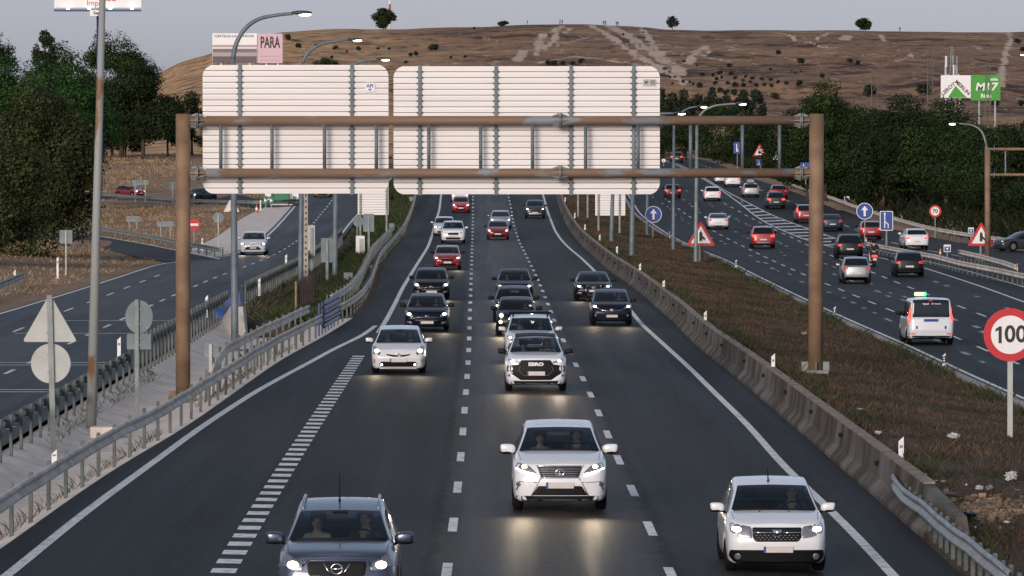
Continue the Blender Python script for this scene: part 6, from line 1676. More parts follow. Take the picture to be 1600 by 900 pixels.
m = MB(); m.tube([(-.08, -.6, -.2), (-.08, -.6, 1.75)], .05, 8); m.build('post', pmat('pale_rust_post', (.30, .20, .12), rough=.8), root)
q = P(478, 452, gleft)
root = thing('utility_pole', 'pale perforated concrete pole standing beside a grey lamp column', 'pole', q)
m = MB(); t_ = at(478, 230, q.y) - q; m.prism([(-.13, -.2), (.13, -.2), (.09, t_.z), (-.09, t_.z)], -.12, .12); pl = m.build('shaft', pmat('pale_concrete_pole', (.42, .37, .31), rough=.85, scale=2, c2=(.32, .28, .24)), root)
m = MB()
for i in range(26): m.box((0, -.121, .3 + i * .32), (.10, .012, .12))
tag(m.build('slots', pmat('slot_shade', (.10, .08, .065), rough=.9), pl), kind='stuff')
q = P(563, 407, gleft); m = MB(); m.prism(rrect(-.30, 0, .30, 1.7, .04), -.25, .25); root = thing('utility_cabinet', 'narrow white roadside cabinet in front of the tall white sign', 'cabinet', q); m.build('housing', white_p, root); m = MB(); m.box((.1, -.26, .85), (.3, .02, 1.3)); m.build('door', signback_w, root)
q = P(408, 527, gleft); root = thing('culvert_pipe', 'old brown concrete pipe lying in the ditch behind the near crash barrier', 'pipe', q)
m = MB(); m.tube([(-1.0, 0, .30), (1.2, .4, .30)], .42, 16); m.build('shell', pmat('pipe_brown', (.10, .075, .055), rough=.9, scale=2, c2=(.05, .038, .03)), root, True)
# crash cushion at the split
q = P(440, 321, gbank); root = thing('crash_cushion', 'green crash cushion with pale striped side panels at the split of the service road', 'crash cushion', q)
gcol = pmat('bright_green_sheet', (.01, .16, .075), rough=.5)
m = MB(); m.prism(rpoly([(-.75, .15), (.75, .15), (.70, 1.35), (-.70, 1.35)], .15), -.5, 2.0); m.build('nose', gcol, root)
m = MB(); m.box((0, 0, .07), (2.2, 2.4, .14)); m.build('base', conc, root)
for sx in (-1, 1):
    m = MB(); m.prism(rrect(sx * 1.35 - .3, .3, sx * 1.35 + .3, 1.3, .1), .2, .26); w_ = m.build('side_board', sign_white, root)
    m = MB(); m.prism([(sx * 1.35 - .25, .5), (sx * 1.35 + .25, .75), (sx * 1.35 - .25, 1.0)], .18, .199); m.build('chevron', gcol, w_)
q = P(401, 334, gbank); root = thing('traffic_cone', 'orange and white traffic cone on the verge left of the green crash cushion', 'traffic cone', q)
m = MB(); m.tube([(0, 0, 0), (0, 0, .85)], [.20, .05], 12); m.build('cone', pmat('cone_orange', (.55, .09, .02), rough=.5), root); m = MB(); m.tube([(0, 0, .35), (0, 0, .6)], [.145, .10], 12); m.build('band', sign_white, root); m = MB(); m.box((0, 0, .02), (.5, .5, .05)); m.build('base', rubber, root)
for i, px in enumerate((415, 424)):
    q = P(px, 326, gbank); root = thing('chevron_board', 'small green and white chevron board, %s of the crash cushion' % ('farther left' if i == 0 else 'just left'), 'road sign', q)
    m = MB(); m.prism(rrect(-.2, .4, .2, 1.2, .05), -.02, .02); m.build('sign_plate', gcol, root); m = MB(); m.box((0, .04, .4), (.06, .04, .9)); m.build('post', galv, root); m = MB(); m.prism([(-.12, .6), (.12, .8), (-.12, 1.0)], -.03, -.022); m.build('symbol', sign_white, root)
q = P(362, 331, gbank); root = thing('concrete_pier', 'white tapered concrete barrier end on the verge beside the lamp column', 'concrete block', q); m = MB(); m.prism([(-.75, 0), (.75, 0), (.2, 1.1), (-.2, 1.1)], -.4, .4); m.build('block', conc, root)

# ---- far gantry on the right
root = thing('sign_gantry', 'brown gantry column with two beams leaving at the right edge', 'gantry', P(1543, 402))
f = root.location; Yg_ = f.y
gq = lambda px, py: at(px, py, Yg_) - f
m = MB(); m.tube([(0, 0, -.2), gq(1543, 230)], .20, 14); m.build('column', rust, root, True)
for py in (233, 273):
    m = MB(); m.tube([gq(1556, py), gq(1720, py)], .10, 12); m.build('beam', rust, root, True)
    m = MB(); m.tube([gq(1546, py), gq(1560, py)], .06, 8); m.tube([gq(1553, py) , gq(1554, py)], .19, 12); m.build('flange', galv_dull, root)
m = MB(); m.tube([gq(1571, 236), gq(1571, 271)], .05, 8); m.build('brace', galv_dull, root)

# ---- billboards
def board_thing(label, Y, base_px, gf=gbank, nm='billboard'):
    f = at(base_px, 400, Y); f.z = float(gf(f.x, Y)); return thing(nm, label, 'billboard', f), f
navy_m = pmat('dark_blue_steel', (.012, .035, .13), rough=.45)
root, f = board_thing('lit white billboard on a dark blue mast above the left trees', 690, 155)
L = lambda px, py: at(px, py, 690) - f
a, b = L(85, 12), L(221, -40)
m = MB(); m.box(((a.x + b.x) / 2, 0, (a.z + b.z) / 2), (b.x - a.x, .35, b.z - a.z)); pn = m.build('poster', sign_white, root)
m = MB(); m.box(((a.x + b.x) / 2, -.6, L(0, 16.5).z), (b.x - a.x, .5, .25)); m.build('walkway', navy_m, root)
m = MB(); m.tube([(0, .5, 0), (0, .5, L(0, 14).z)], .33, 14); m.build('mast', navy_m, root, True)
flood = pmat('floodlight_lit', (1, 1, 1), var=.02, emit=(1, .95, .85), es=5)
for px in (107, 140, 173, 207):
    q = L(px, 13.5); m = MB(); m.ell((q.x, -.75, q.z), (.22, .15, .14)); m.build('floodlight', flood, root, True)
put('lettering', text_mesh('Impo', 1.0, .01, .01), pmat('pale_red_print', (.55, .12, .08)), pn, (L(148, 4).x, -.19, L(0, 5).z)); put('lettering', text_mesh('eso', 1.3, .01, .01), sign_red, pn, (L(171, -2).x, -.19, L(0, -3).z))
m = MB(); q = L(153, 20.5); m.box((q.x, -.9, q.z), (1.9, .08, .75)); sb = m.build('name_plate', sign_white, root); put('lettering', text_mesh('Segu', .55, .01, .015), sign_black, sb, (q.x, -.95, q.z))
root, f = board_thing('billboard with a landscape poster and a pink poster reading PARA', 880, 387)
L = lambda px, py: at(px, py, 880) - f
pink = pmat('pink_poster', (.62, .42, .46), var=.05)
def panel_px(x0, x1, y0, y1, mat, nm, d=.0, t=.25, par=None):
    a, b = L(x0, y1), L(x1, y0); m = MB(); m.box(((a.x + b.x) / 2, d, (a.z + b.z) / 2), (b.x - a.x, t, b.z - a.z)); return m.build(nm, mat, par or root)
pn = panel_px(332, 401.5, 52, 98, sign_white, 'poster')
for (y0, y1, c_) in ((70, 74, (.45, .36, .37)), (76, 82, (.20, .15, .16)), (82, 88, (.42, .33, .35)), (88, 98, (.11, .09, .10))): panel_px(332.3, 401.2, y0, y1, flat('poster_band_%d' % y0, c_), 'landscape_band', -.14, .03, pn)
put('lettering', text_mesh('CASTILLA-LA MANCHA', .52, .01, .01, sx=1.18), sign_black, pn, (L(366, 0).x, -.14, L(0, 56.5).z))
pk = panel_px(402.5, 441.5, 52.5, 98.5, pink, 'poster')
put('lettering', text_mesh('PARA', 2.5, .01, .07, sx=.52), sign_black, pk, (L(422, 0).x, -.14, L(0, 67).z))
for y_ in (88, 94): panel_px(406, 438, y_ - .3, y_ + .3, flat('small_print', (.35, .25, .28)), 'small_print', -.135, .02, pk)
for px in (345, 390, 416, 434): m = MB(); q = L(px, 98); m.box((q.x, .25, q.z / 2 + 1), (.22, .22, q.z - 1.5)); m.build('leg', white_p, root)
root, f = board_thing('billboard half white with a green triangle emblem and half green reading 17', 900, 1516, g0)
L = lambda px, py: at(px, py, 900) - f
lg = pmat('leaf_green_print', (.05, .30, .03), var=.08)
pw = panel_px(1470, 1516.8, 117.5, 153, sign_white, 'poster'); pg = panel_px(1517.2, 1563, 117, 157, lg, 'poster')
def P2(px, py): q = L(px, py); return (q.x, q.z)
m = MB(); m.prism([P2(1481, 152.5), P2(1493, 134), P2(1505, 147), P2(1511, 152.5)], -.16, -.128); m.build('emblem', lg, pw)
def rot_text(body, size, px, py, ang, par):
    me = text_mesh(body, size, .01, .02, sx=1.1); me.transform(Matrix.Rotation(R(ang), 4, 'Y')); put('lettering', me, sign_black, par, (L(px, 0).x, -.15, L(0, py).z))
rot_text('LEROY', .85, 1482, 139, -42, pw); rot_text('MERLIN', .85, 1504, 137, 44, pw)
put('lettering', text_mesh('M17', 1.75, .01, .05, sx=1.15, shear=.15), sign_white, pg, (L(1541, 0).x, -.14, L(0, 136).z)); put('lettering', text_mesh('Rivas', .85, .01, .03), sign_white, pg, (L(1541, 0).x, -.14, L(0, 150).z)); put('lettering', text_mesh('salida', .6, .01, .02), sign_white, pg, (L(1553, 0).x, -.14, L(0, 124).z))
for px in (1478, 1500, 1530, 1555): m = MB(); q = L(px, 153); m.box((q.x, .3, q.z / 2), (.25, .25, q.z)); m.build('leg', galv, root)

# ---- masts
pylon_m = pmat('dull_brown_lattice', (.16, .13, .11), rough=.7, c2=(.10, .085, .075))
def lattice(label, px, ytop, Y, w0, w1, arms=(), gf=g0, nm='pylon', cat='pylon', n=10, antennas=0, mat=None, r=.036):
    f = at(px, 300, Y); f.z = float(gf(f.x, Y)) if Y < 1060 else float(hill(f.x, Y))
    top = at(px, ytop, Y).z - f.z
    root = thing(nm, label, cat, f)
    m = MB()
    lv = [(w0 + (w1 - w0) * i / n, top * i / n) for i in range(n + 1)]
    for a, b in ((-1, -1), (1, -1), (1, 1), (-1, 1)): m.tube([(a * w / 2, b * w / 2, z) for w, z in lv], r, 5)
    for (wa, za), (wb, zb) in zip(lv[:-1], lv[1:]):
        for s1 in (-1, 1):
            m.tube([(-wa / 2, s1 * wa / 2, za), (wb / 2, s1 * wb / 2, zb)], r * .6, 4); m.tube([(wa / 2, s1 * wa / 2, za), (-wb / 2, s1 * wb / 2, zb)], r * .6, 4)
            m.tube([(s1 * wa / 2, -wa / 2, za), (s1 * wb / 2, wb / 2, zb)], r * .6, 4)
    m.build('lattice', mat or galv, root)
    for z, w in arms:
        m = MB(); m.box((0, 0, top * z), (w, .12, .12)); m.build('crossarm', mat or galv, root)
    for i in range(antennas):
        m = MB(); an = i * 2 * PI / antennas; m.box((1.1 * math.cos(an), 1.1 * math.sin(an), top * (.70 + .08 * (i % 3))), (.32, .2, 1.9), rz=an); m.build('antenna', sign_white if i % 2 else galv, root)
    return root
lattice('lattice telephone mast hung with panel antennas, behind the white and green billboard', 1487, 72, 930, 1.8, .3, antennas=9, nm='antenna_mast', cat='mast')
lattice('slim brown lattice pylon left of the telephone mast', 1453, 76, 860, 1.1, .7, arms=((.96, 2.2), (.9, 1.6)), mat=pylon_m)
lattice('lattice lamp pylon rising in front of the green billboard', 1543, 100, 780, .9, .6, arms=((.985, 2.4),), mat=pylon_m)
lattice('low lattice pylon above the right trees with one side lamp', 1366, 117, 800, 1.0, .8, arms=((.985, 2.6),), mat=pylon_m)
f = at(608, 44, 2310); f.z = float(hill(f.x, 2300)); root = thing('antenna_mast', 'red and white striped mast on the ridge beside the round tree', 'mast', f)
tz = at(608, -14, 2310).z - f.z
for i in range(6):
    m = MB(); m.tube([(.3, 0, tz * i / 6), (.3, 0, tz * (i + 1) / 6)], .42, 8); m.build('mast_section', sign_red if i % 2 else sign_white, root)
m = MB(); m.tube([(-1.4, 0, 0), (-1.4, 0, tz * .42)], .3, 8); m.ell((-1.4, 0, tz * .44), (.7, .7, .8)); m.build('side_mast', sign_red, root)
# ================================================================== PEOPLE
def skin_person(pts, edges, name, sub=2):
    """one continuous body grown round a skeleton; pts = {joint: (xyz, radius)}"""
    names = list(pts)
    me = bpy.data.meshes.new(name)
    me.from_pydata([pts[n][0] for n in names], [(names.index(a), names.index(b)) for a, b in edges], [])
    o = bpy.data.objects.new(name, me); col.objects.link(o)
    sk = o.modifiers.new('skin', 'SKIN'); sk.use_smooth_shade = True; sk.branch_smoothing = .4
    sd = o.modifiers.new('sub', 'SUBSURF'); sd.levels = sub; sd.render_levels = sub
    for i, n in enumerate(names):
        r_ = pts[n][1]; r_ = r_ if hasattr(r_, '__len__') else (r_, r_)
        me.skin_vertices[0].data[i].radius = r_; me.skin_vertices[0].data[i].use_root = (i == 0)
    dg = bpy.context.evaluated_depsgraph_get()
    out = bpy.data.meshes.new_from_object(o.evaluated_get(dg)); out.name = name
    bpy.data.objects.remove(o); bpy.data.meshes.remove(me)
    return out
def skeleton(pose):
    p, e = {}, []
    def c(*ch):
        for a, b in zip(ch[:-1], ch[1:]): e.append((a, b))
    if pose in ('driver', 'passenger', 'rider'):
        lean = -.18 if pose == 'rider' else .06
        p.update(pelvis=((0, 0, 0), (.16, .13)), spine=((0, lean * .4, .22), (.15, .12)), chest=((0, lean * .8, .42), (.17, .12)), neck=((0, lean * .9, .57), .058), jaw=((0, lean * .8 - .015, .65), (.068, .075)),
                 head=((0, lean * .8 - .02, .73), (.082, .100)), crown=((0, lean * .8, .815), (.062, .075)), nose=((0, lean * .8 - .125, .70), .014))
        for s_, n in ((-1, 'l'), (1, 'r')):
            hand = dict(driver=(s_ * .15, -.42, .36), passenger=(s_ * .08, -.27, .13), rider=(s_ * .30, -.55, .22))[pose]
            elb = dict(driver=(s_ * .26, -.14, .24), passenger=(s_ * .25, -.02, .17), rider=(s_ * .33, -.32, .20))[pose]
            p.update({n + 'sh': ((s_ * .18, lean * .8, .49), .062), n + 'el': (elb, .043), n + 'wr': (hand, .029), n + 'pm': ((hand[0], hand[1] - .06, hand[2]), (.038, .02)), n + 'hip': ((s_ * .10, -.04, -.01), .085),
                      n + 'kn': ((s_ * (.13 if pose != 'rider' else .20), -.42, .08), .06), n + 'an': ((s_ * .13, -.58, -.30), .042), n + 'toe': ((s_ * .13, -.74, -.35), .035), n + 'ear': ((s_ * .098, lean * .8, .71), .016)})
            c('chest', n + 'sh', n + 'el', n + 'wr', n + 'pm'); c('pelvis', n + 'hip', n + 'kn', n + 'an', n + 'toe'); c('head', n + 'ear')
            for k in range(5):
                ax = (k - 1.5) * .017 if k < 4 else -s_ * .045
                L_ = (.05, .06, .062, .05, .03)[k]
                a = (hand[0] + ax, hand[1] - .085 if k < 4 else hand[1] - .05, hand[2]); b = (hand[0] + ax * 1.05, a[1] - L_ * .6, hand[2] - .02); d = (hand[0] + ax, a[1] - L_ * .7, hand[2] - .05)
                p.update({n + 'f%da' % k: (a, .0085), n + 'f%db' % k: (b, .008), n + 'f%dc' % k: (d, .007)}); c(n + 'pm', n + 'f%da' % k, n + 'f%db' % k, n + 'f%dc' % k)
        c('pelvis', 'spine', 'chest', 'neck', 'jaw', 'head', 'crown'); c('head', 'nose')
    else:
        st = dict(walk=.22, stand=.05)[pose]
        p.update(pelvis=((0, 0, .92), (.15, .11)), spine=((0, 0, 1.12), (.14, .105)), chest=((0, 0, 1.34), (.16, .11)), neck=((0, 0, 1.48), .055), jaw=((0, -.015, 1.56), .07), head=((0, -.02, 1.64), (.08, .095)), crown=((0, 0, 1.72), .06))
        for s_, n in ((-1, 'l'), (1, 'r')):
            p.update({n + 'sh': ((s_ * .18, 0, 1.41), .06), n + 'el': ((s_ * .24, s_ * st * .4, 1.14), .042), n + 'wr': ((s_ * .25, s_ * st - .05, .90), .03), n + 'pm': ((s_ * .25, s_ * st - .07, .80), (.035, .02)),
                      n + 'hip': ((s_ * .09, 0, .88), .085), n + 'kn': ((s_ * .10, -s_ * st * .6, .48), .058), n + 'an': ((s_ * .10, -s_ * st, .08), .04), n + 'toe': ((s_ * .11, -s_ * st - .15, .04), .035)})
            c('chest', n + 'sh', n + 'el', n + 'wr', n + 'pm'); c('pelvis', n + 'hip', n + 'kn', n + 'an', n + 'toe')
        c('pelvis', 'spine', 'chest', 'neck', 'jaw', 'head', 'crown')
    return p, e
skin_m = pmat('skin', (.44, .27, .20), rough=.55, var=.1, scale=12)
hair_m = {'dark': pmat('dark_hair', (.02, .014, .011), rough=.6, var=.3, scale=40), 'grey': pmat('grey_hair', (.22, .20, .19), rough=.6, var=.3, scale=40), 'brown': pmat('brown_hair', (.07, .04, .025), rough=.6, var=.3, scale=40)}
def cloth(c): return flat('cloth', c, rough=.85, var=.25, scale=14)
BODY = {}
def body_parts(pose):
    if pose in BODY: return BODY[pose]
    p, e = skeleton(pose)
    me = skin_person(p, e, 'body', 2)
    n = len(me.vertices)
    co = np.zeros(n * 3, np.float32); me.vertices.foreach_get('co', co); co = co.reshape(-1, 3)
    no = np.zeros(n * 3, np.float32); me.vertices.foreach_get('normal', no); no = no.reshape(-1, 3)
    seg = [(np.array(p[a][0]), np.array(p[b][0]), a, b) for a, b in e]
    best = np.full(n, 1e9); who = np.zeros(n, int)
    for i, (a, b, _, _) in enumerate(seg):
        d = b - a; t = np.clip(((co - a) @ d) / (d @ d + 1e-9), 0, 1); dist = np.linalg.norm(co - (a + t[:, None] * d), axis=1)
        m_ = dist < best; best[m_] = dist[m_]; who[m_] = i
    def grp(nm):
        a, b = nm
        s_ = b.lstrip('lr') if b[0] in 'lr' and b != 'rest' else b
        if b in ('spine', 'chest') or b[1:] in ('sh', 'el', 'wr'): return 'shirt'
        if b[1:] in ('hip', 'kn', 'an'): return 'trousers'
        if b[1:] == 'toe': return 'shoe'
        return 'skin'
    g = np.array([{'shirt': 0, 'trousers': 1, 'shoe': 2, 'skin': 3}[grp((s_[2], s_[3]))] for s_ in seg])[who]
    hz = p['head'][0][2]; hy = p['head'][0][1]
    hair = (co[:, 2] > hz - .02) & (co[:, 1] > hy - .045 - .0) & (np.abs(co[:, 0]) < .2) | (co[:, 2] > hz + .055)
    hair &= co[:, 2] > hz - .06
    F_ = [tuple(q.vertices) for q in me.polygons]
    def sub(mask, nm, off):
        fs = [f for f in F_ if all(mask[v] for v in f)]
        used = sorted(set(v for f in fs for v in f)); mp = {u: k for k, u in enumerate(used)}
        m2 = bpy.data.meshes.new(nm); m2.from_pydata((co[used] + no[used] * off).tolist(), [], [tuple(mp[v] for v in f) for f in fs]); m2.shade_smooth(); return m2
    R_ = dict(body=me, shirt=sub(g == 0, 'shirt', .014), trousers=sub(g == 1, 'trousers', .014), shoes=sub(g == 2, 'shoes', .012), hair=sub(hair, 'hair', .016))
    ey = MB()
    for s_ in (-1, 1): ey.ell((s_ * .034, hy - .092, hz + .005), (.014, .010, .009), 8, 6)
    R_['eyes'] = ey.mesh('eyes')
    m = MB(); m.box((0, hy - .088, hz - .075), (.05, .012, .010)); R_['mouth'] = m.mesh('mouth')
    BODY[pose] = R_
    return R_
def person(pose, loc, rz, label, shirt=(.05, .06, .08), hair='dark', scale=1.0, helmet=False, group=None, far=False, trousers=(.03, .03, .04), turn=0.0, cat='person'):
    B_ = body_parts(pose)
    root = thing('person', label, cat, loc, rz + turn, group); root.scale = (scale,) * 3
    def add(nm, mt):
        me = B_[nm]
        o = bpy.data.objects.new(nm, me); col.objects.link(o); o.parent = root
        if len(me.materials) == 0: me.materials.append(mt)
        o.material_slots[0].link = 'OBJECT'; o.material_slots[0].material = mt; return o
    add('body', skin_m); add('shirt', cloth(shirt)); add('trousers', cloth(trousers))
    if far: return root
    add('shoes', black_p)
    if not helmet:
        add('hair', hair_m[hair]); add('eyes', sign_black); add('mouth', pmat('lips', (.30, .12, .10)))
    else:
        m = MB(); m.ell((0, -.15, .73), (.135, .155, .15), 18, 12); h = m.build('helmet', black_p, root, True)
    return root
def occupant(car, side, label, pose=None, dz=0.0, **kw):
    """side +1 = behind the wheel"""
    p = car.p; o = car.root
    loc = Vector((side * .36, p['yc'] + 1.02 - p['L'] / 2, p['zc'] - .47 + dz))
    M_ = Matrix.Rotation(o.rotation_euler.z, 3, 'Z')
    person(pose or ('driver' if side > 0 else 'passenger'), o.location + M_ @ loc, o.rotation_euler.z, label, **kw)
occupant(NISS, 1, 'man with dark hair and beard looking aside at the wheel of the blue-grey crossover', shirt=(.02, .05, .075), turn=-.5)
occupant(NISS, -1, 'woman in a pale top in the passenger seat of the blue-grey crossover', shirt=(.5, .45, .42), scale=.92)
occupant(LEX, 1, 'man in a dark shirt driving the white sport utility with the slatted grille', shirt=(.05, .06, .08))
occupant(LEX, -1, 'grey-haired passenger of the white sport utility with the slatted grille', shirt=(.15, .25, .3), hair='grey', scale=.90, turn=.3)
occupant(DACIA, 1, 'person in a dark blue top driving the nearest white hatchback', shirt=(.03, .05, .09), hair='brown')
occupant(EBRO, 1, 'man in a pale shirt driving the white sport utility with the lettered grille', shirt=(.55, .50, .42))
occupant(EBRO, -1, 'small passenger in blue in the white sport utility with the lettered grille', shirt=(.03, .08, .25), scale=.84)
occupant(ESTATE, 1, 'person at the wheel of the white estate with a roof rack', shirt=(.05, .05, .05))
occupant(ESTATE, -1, 'passenger of the white estate with a roof rack', shirt=(.06, .05, .05), hair='brown')
occupant(PRI, 1, 'person driving the white liftback with the winged grille slit', shirt=(.06, .06, .07), scale=.94)
occupant(PRI, -1, 'passenger of the white liftback with the winged grille slit', shirt=(.12, .12, .13), scale=.92)
occupant(I30, 1, 'person driving the dark blue hatchback with the hexagonal grille', shirt=(.3, .3, .3), scale=.94)
occupant(I30, -1, 'passenger of the dark blue hatchback with the hexagonal grille', shirt=(.06, .06, .06), scale=.92)
occupant(FIAT, 1, 'person driving the small dark round-lamp city car', shirt=(.4, .38, .36), scale=.92)
occupant(CORSA, 1, 'person driving the dark blue hatchback with the smile-shaped grille bar', shirt=(.35, .34, .33), scale=.94)
occupant(AUDI, 1, 'person driving the black saloon with the shield grille', shirt=(.05, .05, .05), scale=.90)
occupant(g2, 1, 'person driving the hindmost dark saloon of the middle lane', shirt=(.2, .2, .2), scale=.92)
occupant(g2, -1, 'passenger of the hindmost dark saloon of the middle lane', shirt=(.2, .2, .2), scale=.90)
occupant(R206, 1, 'person driving the red hatchback in the left-hand lane', shirt=(.05, .05, .06), scale=.90)
occupant(HB2, 1, 'person driving the black hatchback with a white plate', shirt=(.05, .05, .06), scale=.92)

# scooter and rider
q = P(1366, 417, g0)
root = thing('scooter', 'scooter with a lit red tail lamp ridden beside the crash barrier', 'scooter', q, 0.04)
def wheel(y, r):
    m = MB(); n = 22; pr = [(-.05, r * .75), (-.06, r * .9), (-.03, r), (.03, r), (.06, r * .9), (.05, r * .75)]
    vs = [(a, y + rr_ * math.cos(2 * PI * k / n), r + rr_ * math.sin(2 * PI * k / n)) for a, rr_ in pr for k in range(n)]
    m.add(vs, [(i * n + k, i * n + (k + 1) % n, (i + 1) * n + (k + 1) % n, (i + 1) * n + k) for i in range(len(pr) - 1) for k in range(n)])
    w_ = m.build('wheel', rubber, root, True); m = MB(); m.tube([(-.03, y, r), (.03, y, r)], r * .78, 16); m.build('rim', rim_m, w_)
wheel(0, .24); wheel(1.30, .24)
m = MB(); m.prism(rpoly([(-.17, .38), (.17, .38), (.19, .62), (.13, .80), (-.13, .80), (-.19, .62)], .05), -.30, .55, lambda x, y, z: (x * (.8 + .3 * min(1, (y + .3))), y, z)); m.build('body', pmat('scooter_red', (.22, .02, .02), rough=.35), root)
m = MB(); m.prism(rrect(-.15, .80, .15, .90, .04), -.20, .55); m.build('seat', black_p, root)
m = MB(); m.prism(rrect(-.16, .66, .16, .76, .03), -.34, -.28); m.build('tail_light', tail_em, root)
m = MB(); m.box((0, -.36, .50), (.22, .015, .17)); m.build('number_plate', plate_m, root)
m = MB(); m.box((0, -.30, .30), (.16, .04, .24)); m.build('mudguard', black_p, root)
m = MB(); m.tube([(0, 1.30, .30), (0, 1.08, .95)], .05, 8); m.tube([(-.34, 1.0, 1.02), (0, 1.08, 1.0), (.34, 1.0, 1.02)], .02, 6); m.box((0, .75, .28), (.34, .5, .05)); m.build('fork', black_p, root)
for s_ in (-1, 1): m = MB(); m.tube([(s_ * .26, 1.03, 1.02), (s_ * .36, 1.0, 1.20)], .012, 5); m.ell((s_ * .38, .98, 1.23), (.065, .02, .045)); m.build('wing_mirror', black_p, root)
m = MB(); m.prism(rrect(-.22, .35, .22, .95, .08), 1.10, 1.16); m.build('leg_shield', pmat('scooter_silver', (.5, .5, .5), rough=.35), root)
person('rider', (q.x, q.y + .28, q.z + .93), PI + .04, 'scooter rider in a black jacket and dark helmet, seen from behind', shirt=(.008, .008, .009), helmet=True)
# tiny figures on the ridge
for i, (px, py, ps) in enumerate(((824, 40.2, 'stand'), (875, 38.4, 'walk'), (878.5, 38.4, 'stand'), (943, 38.9, 'walk'), (946, 38.9, 'stand'), (963, 39.6, 'stand'), (965.5, 39.8, 'walk'), (1406, 49.0, 'stand'))):
    f = at(px, 40, 2292); f.z = float(hill(f.x, 2292))
    person(ps, f, rng.uniform(0, 6), 'tiny dark figure on the ridge skyline, %s from the left' % ordinal(i), shirt=(.03, .03, .035), far=True, scale=1.25, group='people standing on the ridge')
for i, (px, py) in enumerate(((977, 72), (1000, 75))):
    f = Ph(px, py); person('walk', f, 1.0, 'tiny figure walking on the pale slope, %s one' % ('left' if i == 0 else 'right'), shirt=(.05, .045, .05), far=True, scale=1.3, group='people on the slope')

# ================================================================== VEGETATION
def leaf_mat(name, c1, c2, c3):
    m = bpy.data.materials.new(name); m.use_nodes = True
    nt = m.node_tree; L = nt.links; b = nt.nodes['Principled BSDF']
    ge = nd(nt, 'ShaderNodeNewGeometry'); cr = nd(nt, 'ShaderNodeValToRGB'); L.new(ge.outputs['Random Per Island'], cr.inputs['Fac'])
    e = cr.color_ramp.elements; e[0].color = (*c1, 1); e[1].color = (*c3, 1); e.new(.55).color = (*c2, 1)
    tc = nd(nt, 'ShaderNodeTexCoord'); nz = nd(nt, 'ShaderNodeTexNoise', Scale=.45, Detail=3.0); L.new(tc.outputs['Object'], nz.inputs['Vector'])
    q = nd(nt, 'ShaderNodeMapRange'); L.new(nz.outputs['Fac'], q.inputs[0]); q.inputs[1].default_value = .3; q.inputs[2].default_value = .7; q.inputs[3].default_value = .65; q.inputs[4].default_value = 1.35
    mx = nd(nt, 'ShaderNodeMix', data_type='RGBA', blend_type='MULTIPLY'); mx.inputs['Factor'].default_value = 1
    cb = nd(nt, 'ShaderNodeCombineColor')
    for k_ in range(3): L.new(q.outputs[0], cb.inputs[k_])
    L.new(cr.outputs['Color'], mx.inputs['A']); L.new(cb.outputs[0], mx.inputs['B']); L.new(mx.outputs['Result'], b.inputs['Base Color'])
    b.inputs['Roughness'].default_value = .65; b.inputs['Specular IOR Level'].default_value = .15
    return m
LEAF = dict(dark=leaf_mat('dark_leaves', (0.0068, 0.0136, 0.0039), (0.0136, 0.0243, 0.0068), (0.0273, 0.0408, 0.0107)), olive=leaf_mat('olive_leaves', (0.0140, 0.0211, 0.0070), (0.0315, 0.0399, 0.0129), (0.0725, 0.0725, 0.0234)),
            green=leaf_mat('pine_needles', (0.0095, 0.0300, 0.0068), (0.0192, 0.0574, 0.0110), (0.0384, 0.0931, 0.0192)), mid=leaf_mat('mid_green_leaves', (0.0078, 0.0181, 0.0043), (0.0173, 0.0346, 0.0078), (0.0362, 0.0605, 0.0146)), hill=leaf_mat('heath_bush_leaves', (0.0101, 0.0158, 0.0101), (0.0173, 0.0245, 0.0144), (0.0288, 0.0360, 0.0216)))
bark = pmat('bark', (.075, .055, .042), rough=.9, scale=8, c2=(.035, .026, .02), bump=.6, bscale=20)
def crown_mesh(lobes, n, size, seed, hollow=.35, droop=0.0):
    g = np.random.default_rng(seed)
    vol = np.array([a[1][0] * a[1][1] * a[1][2] for a in lobes]) ** .7; idx = g.choice(len(lobes), n, p=vol / vol.sum())
    C = np.array([a[0] for a in lobes])[idx]; Rr = np.array([a[1] for a in lobes])[idx]
    d = g.normal(size=(n, 3)); d /= np.linalg.norm(d, axis=1)[:, None]
    lump = 1 + .16 * np.sin(d[:, 0] * 7 + idx * 1.7) * np.sin(d[:, 1] * 6 + idx) + .14 * np.sin(d[:, 2] * 9 + idx * 2.3)
    rad = (hollow + (1 - hollow) * g.random(n) ** .45) * lump
    stray = g.random(n) < .06; rad[stray] *= 1.18
    c = C + d * Rr * rad[:, None]
    c[:, 2] -= droop * g.random(n) * np.hypot(d[:, 0], d[:, 1])
    nrm = d * 1.1 + g.normal(size=(n, 3)) * .5 + np.array([0, 0, .3]); nrm /= np.linalg.norm(nrm, axis=1)[:, None]
    t = np.cross(nrm, g.normal(size=(n, 3))); t /= np.linalg.norm(t, axis=1)[:, None] + 1e-6; b = np.cross(nrm, t)
    s = size * (.55 + .9 * g.random(n))[:, None]; w = .62
    V = np.stack([c - t * s * .5, c + b * s * w * .5 + nrm * s * .08, c + t * s * .5, c - b * s * w * .5 + nrm * s * .08], 1).reshape(-1, 3)
    return np_mesh('crown', V, np.arange(4 * n).reshape(n, 4))
def trunk_mesh(h, r, lobes, seed, split=.45):
    g = random.Random(seed); m = MB()
    top = Vector((g.uniform(-.2, .2), 0, h * split)); m.tube([(0, 0, -.3), (g.uniform(-.1, .1), 0, h * split * .5), tuple(top)], [r, r * .8, r * .62], 10)
    for (c, rr_) in lobes[:9]:
        c = Vector(c); mid = top.lerp(c, .5) + Vector((0, 0, -.12 * (c - top).length)); m.tube([tuple(top), tuple(mid), tuple(c)], [r * .5, r * .3, r * .10], 6)
    return m.mesh('trunk', True)
